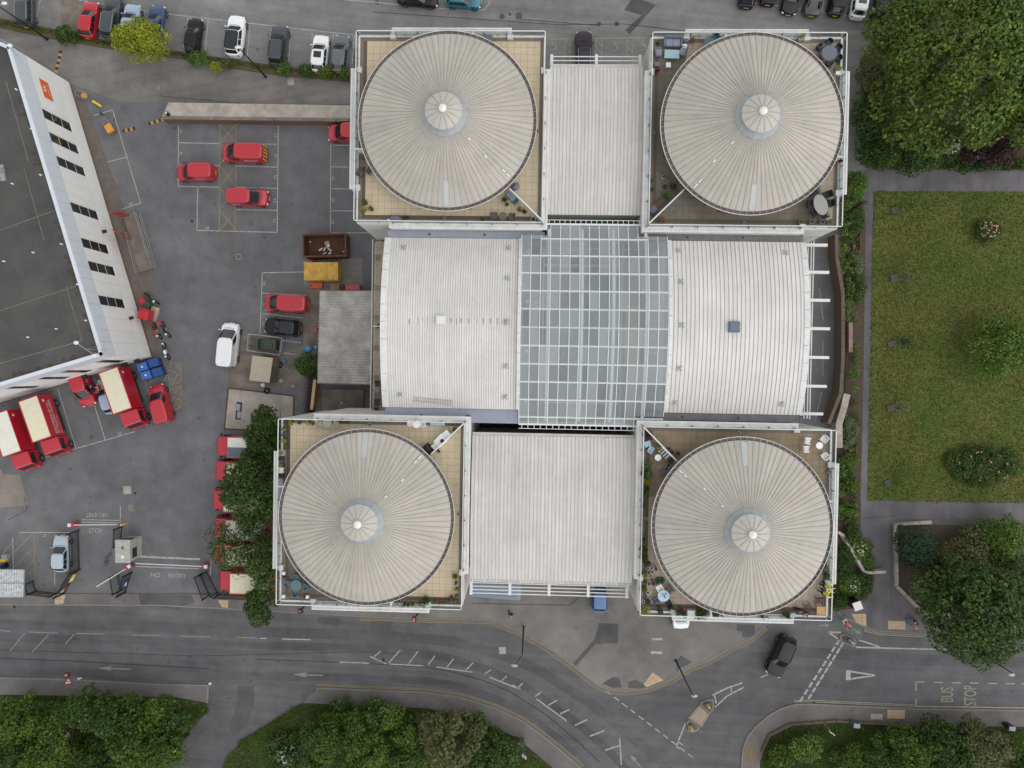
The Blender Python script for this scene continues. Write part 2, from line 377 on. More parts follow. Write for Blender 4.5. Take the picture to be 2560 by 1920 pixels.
# junction mouth of the side street, newer surfacing
struct('tarmac_patch', [(2900,1598),(2170,1582),(2105,1600),(1985,1752),(2290,1768),(2900,1774)], .008, A_road2, parent=street)
pave_n = struct('pavement', [(-300,1484),(300,1484),(690,1488),(700,1526),(400,1511),(-300,1509)], .05, A_pave, .06)
plaza = struct('forecourt', [(690,1489),(1000,1420),(1180,1420),(1580,1420),(1700,1480),(2070,1480),(2075,1519),(1913,1563),(1878,1594),(1820,1622),(1762,1654),(1727,1666),(1681,1695),(1623,1718),(1565,1726),(1516,1721),(1484,1704),(1432,1662),(1374,1620),(1299,1577),(1250,1558),(1224,1548),(1160,1546),(929,1540),(700,1526)], .1, A_plaza, .11)
pave_e = struct('pavement', [(2080,1480),(2110,1300),(2240,1290),(2243,1466),(2308,1533),(2460,1545),(2900,1552),(2900,1590),(2400,1585),(2200,1575),(2162,1566),(2135,1552),(2105,1540),(2085,1518)], .1, A_path, .11)
pave_s = struct('pavement', [(792,1721),(956,1728),(1064,1732),(1146,1743),(1241,1772),(1305,1803),(1338,1826),(1396,1872),(1454,1922),(1560,2060),(1440,2060),(1390,1925),(1290,1842),(1180,1792),(1070,1770),(900,1762),(756,1757)], .1, A_pave, .11)
pave_w = struct('pavement', [(-300,1687),(174,1700),(380,1712),(521,1715),(517,1756),(440,1742),(0,1736),(-300,1733)], .1, A_pave, .11)
pave_se = struct('pavement', [(2900,1779),(2290,1774),(2030,1762),(1989,1762),(1949,1774),(1920,1791),(1890,1817),(1870,1843),(1859,1874),(1850,1990),(1895,1990),(1900,1900),(1920,1844),(1985,1812),(2090,1806),(2200,1810),(2900,1822)], .1, A_pave, .11)
path = struct('park_path', [(2112,440),(2150,425),(2180,424),(2900,428),(2900,480),(2184,479),(2176,880),(2168,1250),(2900,1264),(2900,1304),(2240,1298),(2240,1330),(2110,1330),(2150,1200),(2150,900),(2150,600),(2112,500)], .03, A_path, .035)
lawn = struct('lawn', [(2185,480),(2900,481),(2900,1263),(2169,1249),(2176,880)], .05, G_lawn, .055)
bed_ne = struct('planting_bed', [(2150,150),(2230,60),(2300,-200),(2900,-200),(2900,426),(2182,422),(2162,410),(2158,300)], .06, mat('bed_grass', srgb(58,68,30), 1.0, col2=srgb(72,58,42), vscale=.7, fine=.3, bump=.7), .065)
bed_se = struct('planting_bed', [(2240,1312),(2900,1316),(2900,1540),(2365,1532),(2311,1530),(2246,1464)], .12, M['soil'], .12)
lawn_s = struct('verge', [(756,1758),(900,1763),(1070,1771),(1180,1793),(1290,1843),(1390,1926),(1430,2060),(520,2060),(566,1893),(640,1828)], .12, mat('south_verge', srgb(60,74,30), 1.0, col2=srgb(50,58,28), vscale=.6, fine=.3, bump=.7), .12)
lawn_sw = struct('verge', [(-300,1734),(0,1737),(440,1743),(514,1757),(520,1776),(474,1830),(417,1920),(375,2000),(-300,2000)], .12, MATS['south_verge'], .12)
lawn_se = struct('verge', [(2900,1823),(2200,1811),(2090,1807),(1985,1813),(1921,1845),(1901,1900),(1896,1990),(2900,2000)], .12, MATS['south_verge'], .12)
verge = struct('verge', [(-260,20),(0,46),(160,78),(270,104),(480,134),(700,166),(885,182),(885,204),(700,188),(600,173),(460,148),(280,123),(110,93),(0,68),(-260,42)], .1, G_verge, .1)
bed_e = struct('planting_bed', [(2105,440),(2150,440),(2163,560),(2158,900),(2150,1250),(2150,1330),(2170,1400),(2182,1440),(2180,1480),(2130,1520),(2100,1524),(2082,1500),(2095,1100),(2112,1000),(2112,700),(2104,560)], .135, M['soil'], .13)
service_road = struct('service_road', [(2000,560),(2100,570),(2108,740),(2108,900),(2100,990),(2075,1070),(2000,1070)], .01, A_yard)

# concrete aprons and patches
def patch(pts, z, m, parent, name='surface_patch'): return MB().sheet(PL(pts), z).build(name, m, parent)
patch([(180,215),(205,232),(268,400),(312,525),(376,700),(400,880),(380,893),(300,640),(240,420)], .012, mat('brick_paviours', srgb(112,102,94), .9, col2=srgb(94,86,80), vscale=1.2, fine=.15, fscale=25), yard)
patch([(322,530),(346,529),(388,672),(350,682)], .014, M['concd'], yard)
patch([(757,652),(905,646),(906,711),(760,716)], .012, mat('bleached_concrete', srgb(138,132,126), .9, col2=srgb(104,100,97), vscale=.5, fine=.1), yard)
patch([(602,830),(705,842),(703,884),(600,878)], .012, M['concd'], yard)
patch([(570,885),(700,884),(758,864),(766,722),(803,718),(800,968),(572,968)], .010, M['concd'], yard)
patch([(571,970),(735,990),(733,1080),(561,1072)], .016, M['conc'], yard)
patch([(-200,1170),(50,1188),(70,1262),(-200,1290)], .012, A_lightp, yard)
patch([(90,-10),(160,-10),(152,80),(140,78),(132,55)], .012, A_lane, car_park)
patch([(152,0),(195,0),(200,85),(152,78)], .014, M['concd'], car_park)
patch([(1560,25),(1578,0),(1605,0),(1640,12),(1574,86),(1563,75),(1604,38)], .012, A_dark, car_park)
for c, r in (((1255,41),7),((1297,40),9),((1275,36),4),((943,6),6),((1542,60),6),((1497,60),6)):
    cx, cy = P2(*c); MB().sheet([(cx+r/23*math.cos(k*.52), cy+r/23*math.sin(k*.52)) for k in range(12)], .016).build('manhole', A_dark, car_park)
patch([(1497,1557),(1545,1559),(1544,1606),(1488,1610),(1440,1664),(1432,1657),(1484,1600),(1491,1582)], .104, A_dark, plaza)
patch([(1505,1708),(1530,1692),(1548,1694),(1554,1718),(1530,1718)], .104, A_dark, plaza)
patch([(1569,1718),(1571,1704),(1588,1698),(1608,1707),(1616,1717),(1600,1720)], .104, A_dark, plaza)
patch([(1841,1560),(1886,1560),(1886,1585),(1870,1594),(1855,1592),(1855,1578),(1841,1576)], .104, A_dark, plaza)
patch([(1690,1650),(1702,1638),(1730,1655),(1712,1665),(1700,1668),(1690,1680)], .104, A_dark, plaza)
M['tactile'] = mat('buff_tactile', srgb(180,158,128), .9, var=.1, vscale=2)
def slabs(c4, nu, nv, z, parent, m, name='paving_slab', thick=.012, gap=.03):
    a, b, c, d = [Vector((*P2(*q), 0)) for q in c4]
    for i in range(nu):
        for j in range(nv):
            f = lambda u, v: (a*(1-u)+b*u)*(1-v)+(d*(1-u)+c*u)*v
            u0, u1, v0, v1 = (i+gap)/nu, (i+1-gap)/nu, (j+gap)/nv, (j+1-gap)/nv
            q = [f(u0,v0), f(u1,v0), f(u1,v1), f(u0,v1)]
            MB().prism([(p.x, p.y) for p in q], z, z+thick).build(name, m, parent)
slabs([(1631,1680),(1660,1699),(1616,1717),(1608,1710)], 3, 3, .102, plaza, M['tactile'])
slabs([(2128,1534),(2164,1533),(2165,1566),(2140,1556)], 3, 3, .102, pave_e, M['tactile'])
slabs([(2219,1551),(2262,1552),(2262,1573),(2219,1572)], 5, 3, .102, pave_e, M['tactile'])
slabs([(2217,1773),(2261,1774),(2261,1796),(2217,1795)], 5, 3, .102, pave_se, M['tactile'])
slabs([(2175,1783),(2206,1783),(2206,1798),(2175,1797)], 2, 1, .102, pave_se, M['conc'])
slabs([(1868,1853),(1895,1872),(1880,1915),(1856,1895)], 3, 4, .102, pave_se, mat('brown_tactile', srgb(120,104,84), .9, var=.12))
slabs([(136,1484),(165,1486),(160,1508),(138,1512)], 2, 2, .052, pave_n, M['tactile'])
slabs([(545,1500),(572,1500),(570,1520),(556,1518)], 2, 2, .052, pave_n, M['tactile'])
patch([(926,1552),(979,1552),(979,1578),(926,1578)], .010, A_dark, street)
patch([(795,1543),(850,1545),(846,1564),(797,1560)], .012, A_dark, street)
patch([(346,1484),(480,1488),(486,1505),(440,1523),(352,1510)], .056, A_dark, pave_n)
patch([(595,1716),(635,1716),(636,1752),(620,1812),(585,1840),(572,1820),(590,1770)], .010, A_dark, street)
patch([(2108,1528),(2155,1552),(2158,1590),(2148,1600),(2115,1580),(2088,1552),(2095,1538)], .012, mat('cycle_green', srgb(92,98,92), .9, var=.08), street)
# kerb stones along the street edges
M['kerb'] = mat('kerb_stone', srgb(124,120,114), .9, var=.12, vscale=1.5)
def kerb(pts, z=.115, parent=None, wd=.15, ln=.92):
    P = [Vector((*P2(*p), 0)) for p in pts]; b = MB()
    for a, c in zip(P[:-1], P[1:]):
        d = c-a; n = max(1, round(d.length/ln))
        for i in range(n):
            m = a+d*((i+.5)/n); b.obox(m.x, m.y, 0.0, d.length/n-.012, wd, z+random.uniform(-.006, .006), math.atan2(d.y, d.x))
    o = b.build('kerb', M['kerb'], parent, kind='stuff'); return o
kerb([(700,1528),(929,1542),(1160,1548),(1224,1550),(1250,1560),(1299,1579),(1374,1622),(1432,1664),(1484,1706),(1516,1723),(1565,1728),(1623,1720),(1681,1697),(1727,1668),(1762,1656),(1820,1624),(1878,1596),(1913,1565)], .12, plaza)
kerb([(2085,1520),(2105,1542),(2135,1554),(2162,1568),(2200,1577),(2400,1587),(2700,1592)], .12, pave_e)
kerb([(792,1719),(956,1726),(1064,1730),(1146,1741),(1241,1770),(1305,1801),(1338,1824),(1396,1870),(1454,1920)], .12, pave_s)
kerb([(-100,1692),(174,1698),(380,1710),(521,1713),(519,1757)], .12, pave_w)
kerb([(2700,1777),(2290,1772),(2030,1760),(1989,1760),(1949,1772),(1920,1789),(1888,1816),(1868,1842),(1857,1873),(1850,1960)], .12, pave_se)
kerb([(-100,1511),(400,1513),(700,1528)], .07, pave_n)

# ---------------- painted markings ----------------
def line(parent, pts, wd=.1, m='paint_w', z=.018, name='painted_line'):
    P = [Vector((*P2(*p), 0)) for p in pts]; b = MB()
    for k, (a, c) in enumerate(zip(P[:-1], P[1:])):
        d = c-a; mm = (a+c)/2; n = Vector((-d.y, d.x, 0)).normalized()*wd/2; zz = z+k*.0004
        b.add([(*(a-n).xy, zz), (*(c-n).xy, zz), (*(c+n).xy, zz), (*(a+n).xy, zz)], [(0,1,2,3)])
    return b.build(name, M[m], parent)
def word(parent, s, px, py, size, deg, m='paint_w', z=.02, sx=1.0, sy=1.0):
    o = link('lettering', text_mesh(s, size).copy(), parent); o.data.materials.clear(); o.data.materials.append(M[m])
    x, y = P2(px, py); o.location = (x, y, z); o.rotation_euler = (0, 0, IA(deg)); o.scale = (sx, sy, 1); return o
for a, b in [((446,315),(446,465)),((446,357),(549,359)),((446,411),(549,414)),((446,466),(549,468)),((494,468),(493,576)),((493,576),(695,581)),((696,310),(693,581)),((591,359),(695,361)),((591,415),(694,418)),((590,468),(693,471)),((590,524),(693,526)),
    ((827,358),(826,582)),((827,363),(900,364)),((827,417),(900,418)),((826,472),(910,473)),((826,527),(920,528)),((826,582),(930,582)),
    ((655,682),(760,680)),((656,682),(650,835)),((656,733),(767,738)),((655,784),(758,795)),((710,851),(752,857)),((708,882),(740,887)),
    ((234,289),(282,275)),((282,275),(352,508)),((352,508),(305,523)),((269,405),(316,393)),
    ((145,972),(190,1120)),((217,952),(263,1099)),((100,1147),(338,1079)),((235,945),(246,985)),
    ((49,1331),(178,1331)),((137,1335),(137,1463)),((32,1344),(34,1422)),((528,1402),(526,1438)),((344,1391),(500,1398)),((301,1265),(302,1345)),((0,1175),(5,1187))]:
    line(yard, [a, b], .1 if a != (344,1391) else .22)
line(yard, [(340,1416),(499,1422)], .12); line(yard, [(205,1299),(302,1301)], .1); line(yard, [(205,1305),(302,1307)], .1)
for a, b in [((550,310),(548,577)),((591,310),(588,577)),((548,577),(588,577))]: line(yard, [a, b], .1, 'paint_y', .0188)
for y0, y1 in ((311,356),(358,412),(414,468),(470,523),(525,576)):
    line(yard, [(550,y0),(590,y1)], .09, 'paint_y', .0192); line(yard, [(590,y0),(550,y1)], .09, 'paint_y', .0196)
for a, b in [((405,893),(448,1020)),((453,914),(451,1020)),((362,952),(376,990)),((410,955),(430,905)),((418,990),(453,915)),((425,1010),(452,955)),((432,1022),(452,990)),((420,920),(452,940)),((428,948),(452,962)),((432,1026),(450,1020)),((370,960),(405,935)),
    ((85,1331),(88,1441)),((84,1332),(5,1411)),((85,1365),(38,1417)),((86,1398),(62,1426)),((32,1356),(6,1385)),((189,640),(203,636))]:
    line(yard, [a, b], .1, 'paint_y', .0192)
line(yard, [(589,637),(601,635),(604,647),(592,649),(589,637)], .1, 'paint_y', .0192)
for s, x, y, d in [('41',452,330,-90),('40',452,383,-90),('38',518,571,0),('37',690,339,90),('36',690,390,90),('35',689,443,90),('34',688,502,90),('33',687,552,90),('30',832,445,-90),('29',832,500,-90),('28',831,555,-90),('26',661,707,-90),('25',660,758,-90),('24',659,809,-90),('45',327,511,15),('10',298,1085,16),('22',112,1338,180)]:
    word(yard, s, x, y, .52, d)
word(yard, 'NO EXIT', 241, 1287, .72, 180, sx=.9); word(yard, 'STOP', 239, 1327, .72, 0, sx=.9)
word(yard, 'NO', 389, 1438, .72, 0); word(yard, 'ENTRY', 443, 1440, .72, 0, sx=.9)
line(car_park, [(194,0),(417,35),(889,88)], .1)
for a, b in [((417,36),(409,101)),((471,43),(459,119)),((521,51),(513,127)),((573,58),(562,139)),((625,64),(618,142)),((678,70),(670,146)),((728,75),(722,153)),((781,81),(775,159)),((834,86),(828,162)),((886,88),(881,160)),((214,0),(212,15)),((362,27),(357,42)),((101,0),(88,59)),
    ((1953,14),(1956,0)),((2003,22),(2008,0)),((2054,30),(2060,0)),((2108,38),(2114,0)),((2162,46),(2168,0)),((2209,52),(2216,20)),((1900,8),(1902,0))]:
    line(car_park, [a, b], .1, 'paint_w')
line(car_park, [(1856,2),(2050,29),(2209,53)], .1)
line(car_park, [(863,0),(920,4),(1040,16),(1180,28),(1209,25),(1222,11),(1226,-20)], .1)
line(car_park, [(1374,98),(1618,94)], .1, 'paint_c')
for x0, x1 in ((1412,1427),(1490,1505),(1568,1583)):
    line(car_park, [(x0,97),(x0-2,170)], .08, 'paint_c', .0195); line(car_park, [(x1,97),(x1-2,170)], .08, 'paint_c', .0195)
    for k in range(4): line(car_park, [(x0,98+k*18),(x1-1,116+k*18)], .08, 'paint_c', .02)
def wheelchair(px, py, s=1.0, parent=car_park):
    cx, cy = P2(px, py); b = MB()
    b.lathe([(.34*s,.019),(.44*s,.019)], 18, 0, cx, cy, -2.4, 1.9)
    for x0, y0, x1, y1 in ((-.05,.3,0,.95),(0,.62,.4,.62),(0,.3,.42,.3),(.42,.3,.5,-.35)):
        d = Vector((x1-x0, y1-y0, 0))*s; b.obox(cx+(x0+x1)/2*s, cy+(y0+y1)/2*s, .0190, d.length, .09*s, .001, math.atan2(d.y, d.x))
    b.build('wheelchair_symbol', M['paint_c'], parent)
for x, y in ((1382,118),(1537,120),(1605,118)): wheelchair(x, y, .8)
# street
Z = lambda pts, x0, y0, k: [(x0+a*k, y0+b*k) for a, b in pts]
k1 = 1/3.456
M['paint_f'] = mat('road_faded', srgb(146,145,142), .8, col2=srgb(104,103,103), vscale=4.5)
for s in [[(0,1300),(90,1308)],[(245,1312),(500,1322)],[(660,1325),(900,1330)],[(1135,1338),(1400,1345)],[(1560,1348),(1820,1354)],[(2040,1358),(2250,1365)],[(215,1320),(90,1475)],[(425,1330),(280,1485)],[(645,1330),(565,1415)]]:
    line(street, Z(s, 0, 1200, k1), .1, 'paint_f')
k2 = .3165
for s in [[(985,215),(930,260)],[(1140,205),(1050,305)],[(1280,215),(1205,312)],[(1415,250),(1360,322)],[(1560,275),(1510,338)],[(1715,305),(1660,362)],[(1855,362),(1805,395)],[(1980,412),(1940,448)],[(2110,465),(2070,500)],[(900,255),(1030,315)],[(1050,316),(1320,330)],[(1425,338),(1710,380)],[(1845,420),(2090,518)],[(660,300),(900,310)],[(0,112),(80,113)],[(205,118),(430,124)]]:
    line(street, Z(s, 640, 1560, k2), .12)
k3 = .2893
for s in [[(250,590),(200,625)],[(390,658),(315,700)],[(495,740),(415,775)],[(650,825),(545,875)],[(800,920),(670,970)],[(930,1050),(805,1090)],[(210,645),(470,835)],[(930,985),(945,1215)],[(1730,615),(1860,552),(1990,508)],[(1755,718),(1860,620),(2005,545)],[(1750,615),(1765,685)],[(1895,550),(1895,590)],[(1500,855),(1420,1055)],[(1435,1015),(1475,1045)],[(1415,1050),(1450,1078)],[(2150,460),(2212,435)],[(0,525),(70,562)]]:
    line(street, Z(s, 1280, 1560, k3), .14)
for i in range(11):
    a = i/11; p0 = (810+780*a, 575+600*a); p1 = (p0[0]+42, p0[1]+32); line(street, Z([p0, p1], 1280, 1560, k3), .11)
def arrow(p0, p1, parent, wd=.14, hd=.55, hl=1.5, z=.0195):
    a, b = Vector((*P2(*p0), 0)), Vector((*P2(*p1), 0)); d = (b-a).normalized(); n = Vector((-d.y, d.x, 0)); c = b-d*min(hl, (b-a).length*.45)
    q = [a-n*wd/2, c-n*wd/2, c-n*hd/2, b, c+n*hd/2, c+n*wd/2, a+n*wd/2]
    MB().add([(p.x, p.y, z) for p in q], [tuple(range(7))]).build('painted_arrow', M['paint_f'], parent)
arrow((328,1673), (245,1670), street); arrow((808,1688), (732,1686), street)
arrow((1602,1918), (1575,1886), street); arrow((2047,1564), (2075,1562), street); arrow((2131,1572), (2153,1584), street)
for i in range(9):
    for (x0, y0), (x1, y1) in (((605,570),(290,1062)),((640,592),(362,1040))):
        t = i/8.0; s = 26; cx, cy = x0+(x1-x0)*t, y0+(y1-y0)*t; L = math.hypot(x1-x0, y1-y0); ux, uy = (x1-x0)/L, (y1-y0)/L
        line(street, Z([(cx-ux*s, cy-uy*s), (cx+ux*s, cy+uy*s)], 1920, 1440, k1), .22)
line(street, Z([(690,820),(925,858),(692,892)], 1920, 1440, k1), .18); line(street, Z([(692,815),(694,900)], 1920, 1440, k1), .5, z=.0185)
for s in [[(520,485),(630,487)],[(525,487),(600,540)],[(785,553),(960,610)],[(760,615),(1000,622),(1775,640)]]: line(street, Z(s, 1920, 1440, k1), .16)
for s in [[(1278,912),(1278,990)],[(1278,1060),(1278,1130)],[(1280,914),(1355,915)],[(1435,918),(1510,919)],[(1590,921),(1665,922)],[(1745,924),(1820,925)],[(1900,927),(1978,928)],[(2052,929),(2132,930)],[(2190,931),(2212,931)],[(1290,1125),(2230,1140)]]: line(street, Z(s, 1920, 1440, k1), .14, 'paint_c')
word(street, 'BUS', 2369, 1737, 1.9, 90, 'paint_c', sx=.52); word(street, 'STOP', 2427, 1739, 1.9, 90, 'paint_c', sx=.48)
def dbl(pts, off, m='paint_y'):
    for o in (off, off+.17):
        P = [Vector((*P2(*p), 0)) for p in pts]; b = MB()
        N = []
        for i in range(len(P)):
            d = P[min(i+1, len(P)-1)]-P[max(i-1, 0)]; N.append(Vector((-d.y, d.x, 0)).normalized())
        for i in range(len(P)-1):
            q = [P[i]+N[i]*(o-.035), P[i+1]+N[i+1]*(o-.035), P[i+1]+N[i+1]*(o+.035), P[i]+N[i]*(o+.035)]
            b.add([(p.x, p.y, .019) for p in q], [(0,1,2,3)])
        b.build('double_yellow_line', M[m], street)
dbl([(900,1541),(1160,1548),(1224,1550),(1250,1560),(1299,1579),(1374,1622),(1432,1664),(1484,1706),(1516,1723),(1565,1728),(1623,1720),(1681,1697),(1727,1668),(1762,1656),(1820,1624),(1878,1596),(1913,1565)], -.42)
dbl([(2162,1568),(2200,1577),(2400,1587),(2480,1589)], -.42, 'paint_c')
dbl([(2290,1772),(2030,1760),(1985,1760)], -.42, 'paint_c')
dbl([(792,1719),(956,1726),(1064,1730),(1146,1741),(1241,1770),(1305,1801),(1338,1824),(1396,1870),(1454,1920)], .22)
line(plaza, [(1629,1597),(1655,1597)], .24, z=.108); line(plaza, [(1627,1630),(1655,1631)], .3, z=.108)
A_track = asphalt('wheel_track', srgb(92,91,93), srgb(80,79,82), .1, IA(-3), .2, .12); A_seam = asphalt('tar_seam', srgb(66,65,67), srgb(58,57,59), .3, None, .1, .1)
M['track'] = A_track; M['tarseam'] = A_seam
NL = [(-60,1560),(300,1566),(640,1579),(925,1588),(1115,1601),(1241,1633),(1340,1671),(1482,1762),(1569,1835),(1642,1893),(1700,1960)]
line(street, NL, 1.1, 'track', .0105, 'wheel_track'); line(street, [(a, b+34) for a, b in NL[:4]]+[(1105,1640),(1225,1676),(1310,1715),(1440,1805),(1525,1880),(1580,1940)], .9, 'track', .0112, 'wheel_track')
SL = [(-60,1646),(170,1653),(350,1662),(640,1648),(835,1655),(956,1661),(1064,1668),(1146,1683),(1210,1702),(1273,1728),(1367,1788),(1453,1861),(1500,1907)]
line(street, [(a, b+26) for a, b in SL[:3]]+[(640,1690),(956,1696),(1064,1702),(1146,1716),(1241,1748),(1338,1802),(1396,1848),(1440,1890)], .9, 'track', .0118, 'wheel_track')
line(street, SL[3:], .09, 'tarseam', .0126, 'tar_seam'); line(street, [(-60,1643),(170,1652),(350,1662),(525,1672)], .12, 'tarseam', .0126, 'tar_seam'); line(street, [(-60,1624),(170,1630),(500,1640),(884,1630),(1051,1636)], .06, 'tarseam', .013, 'tar_seam')
line(street, [(1560,1660),(1700,1700),(1860,1650),(2000,1630),(2300,1650),(2700,1660)][2:], 1.2, 'track', .0122, 'wheel_track')
line(plaza, [(1182,1507),(1290,1510),(1425,1512),(1465,1478)], .07, 'tarseam', .106, 'tar_seam')
for pts in ([(400,240),(640,262)], [(930,30),(1400,62),(1560,60),(1900,100)], [(1300,48),(1500,64)], [(60,1240),(68,1275),(20,1300)], [(700,1020),(705,1100)], [(-40,1482),(320,1486),(690,1492)]): line(yard if pts[0][1] > 200 else car_park, pts, .06, 'tarseam', .0185, 'tar_seam')
for c, r in (((575,700),42), ((640,560),18), ((250,1190),30), ((520,640),26), ((760,480),22), ((455,1150),34), ((350,960),26), ((610,1480),20)):
    pts = [(c[0]+r*(1+.12*math.sin(k*1.9+r))*math.cos(k*.4488), c[1]+r*(.8+.1*math.cos(k*2.3+r))*math.sin(k*.4488)) for k in range(14)]
    MB().sheet(PL(pts), .0085).build('worn_patch', A_wear if r % 4 else A_lightw, yard)
for x, y, sx, sy, m in [(1256,1626,.75,.75,'conc'),(318,1225,.9,.9,'conc'),(387,1217,.35,.35,'concd'),(338,1233,.25,.25,'black'),(328,1270,.6,.8,'concd'),(114,1281,.5,.35,'concd'),(425,850,.45,.45,'concd'),(447,913,.8,.8,'concd'),(395,220,.45,.45,'concd'),(727,205,.7,.7,'conc'),(802,540,.55,.45,'concd'),(480,553,.3,.2,'black'),(36,1517,.3,.3,'black'),(958,1650,.3,.4,'black'),(2035,1757,.3,.25,'black'),(2195,1566,.8,.35,'conc'),(810,1748,.5,.25,'black')]:
    cx, cy = P2(x, y); MB().obox(cx, cy, .0, sx, sy, .022, IA(4)).build('manhole_cover', M[m], yard if x < 700 and y < 1480 else street)
line(service_road, [(2048,720),(2058,800)], .06, z=.022); line(service_road, [(2057,850),(2057,940)], .06, z=.022); line(service_road, [(2054,980),(2038,1050)], .06, z=.022)
# ---------------- pavilions ----------------
TZ, PZ, EZ = 14.2, 14.58, 16.6        # terrace floor, parapet top, dome eave
HS = 8.35
NP = 84
_r0, _r1 = 1.7, 7.42
def _dome_z(r): return 18.4 - (r-_r0)/(_r1-_r0)*1.65 - .1*((r-_r0)/(_r1-_r0))**2
def _panel():
    b = MB(); da = math.pi/NP; nr = 6; rs = [_r0+(_r1-_r0)*i/nr for i in range(nr+1)]
    vs = []; fs = []
    for r in rs:
        for a in (-da, 0, da): vs.append((r*math.cos(a), r*math.sin(a), _dome_z(r)+(.012 if a == 0 else 0)))
    for i in range(nr):
        for j in range(2): fs.append((i*3+j, (i+1)*3+j, (i+1)*3+j+1, i*3+j+1))
    b.add(vs, fs, 0)
    vs = []; fs = []                      # standing seam along one edge
    for r in rs:
        w = .024; a = da; t = (-math.sin(a), math.cos(a))
        for s, dz in ((-w,.004),(-w*.5,.04),(w*.5,.04),(w,.004)): vs.append((r*math.cos(a)+t[0]*s, r*math.sin(a)+t[1]*s, _dome_z(r)+dz))
    for i in range(nr):
        for j in range(3): fs.append((i*4+j, (i+1)*4+j, (i+1)*4+j+1, i*4+j+1))
    b.add(vs, fs, 1); return b.mesh('roof_panel', [M['dome'], M['seam']])
PANEL = _panel()
def _capseg():
    b = MB(); da = math.pi/14; vs = []; fs = []
    for r, z in ((.25,19.55),(.9,19.36),(1.56,19.06)):
        for a in (-da, 0, da): vs.append((r*math.cos(a), r*math.sin(a), z))
    for i in range(2):
        for j in range(2): fs.append((i*3+j, (i+1)*3+j, (i+1)*3+j+1, i*3+j+1))
    o = len(vs); vs += [(1.56*math.cos(a), 1.56*math.sin(a), 18.97) for a in (-da, 0, da)]
    fs += [(6, o, o+1, 7), (7, o+1, o+2, 8)]
    b.add(vs, fs, 0); t = (-math.sin(da), math.cos(da)); vs = []
    for r, z in ((.25,19.55),(.9,19.36),(1.56,19.06)):
        for s, dz in ((-.025,.003),(0,.04),(.025,.003)): vs.append((r*math.cos(da)+t[0]*s, r*math.sin(da)+t[1]*s, z+dz))
    b.add(vs, [(i*3+j, (i+1)*3+j, (i+1)*3+j+1, i*3+j+1) for i in range(2) for j in range(2)], 1)
    return b.mesh('cap_panel', [mat('cap_sheet', srgb(176,172,163), .5, var=.05, vscale=4), M['seam']])
CAPSEG = _capseg()
TILE = {}
def tilemesh(m):
    if m not in TILE: TILE[m] = MB().box(-.292,-.292,0,.292,.292,.03).mesh('tile', M[m])
    return TILE[m]
def railing(name, pts, z, parent, h=1.05, glass=True, rail=.035, step=2.1):
    """post-and-rail balustrade with glass between; pts in world metres"""
    b = MB(); P = [Vector((*p, 0)) for p in pts]
    for a, c in zip(P[:-1], P[1:]):
        d = c-a; n = max(1, round(d.length/step)); ang = math.atan2(d.y, d.x); mm = (a+c)/2
        b.obox(mm.x, mm.y, z+h-rail*2, d.length+rail*2, rail*2, rail*2, ang)
    o = b.build(name, M['white'], parent)
    for a, c in zip(P[:-1], P[1:]):
        d = c-a; n = max(1, round(d.length/step)); ang = math.atan2(d.y, d.x)
        for i in range(n+1):
            q = a+d*(i/n); MB().obox(q.x, q.y, z, .05, .05, h-rail*2, ang).build('rail_post', M['steel'], o)
        if glass:
            for i in range(n):
                q = a+d*((i+.5)/n); MB().obox(q.x, q.y, z+.08, d.length/n-.1, .012, h-.2, ang).build('glass_panel', CLEAR, o)
    return o
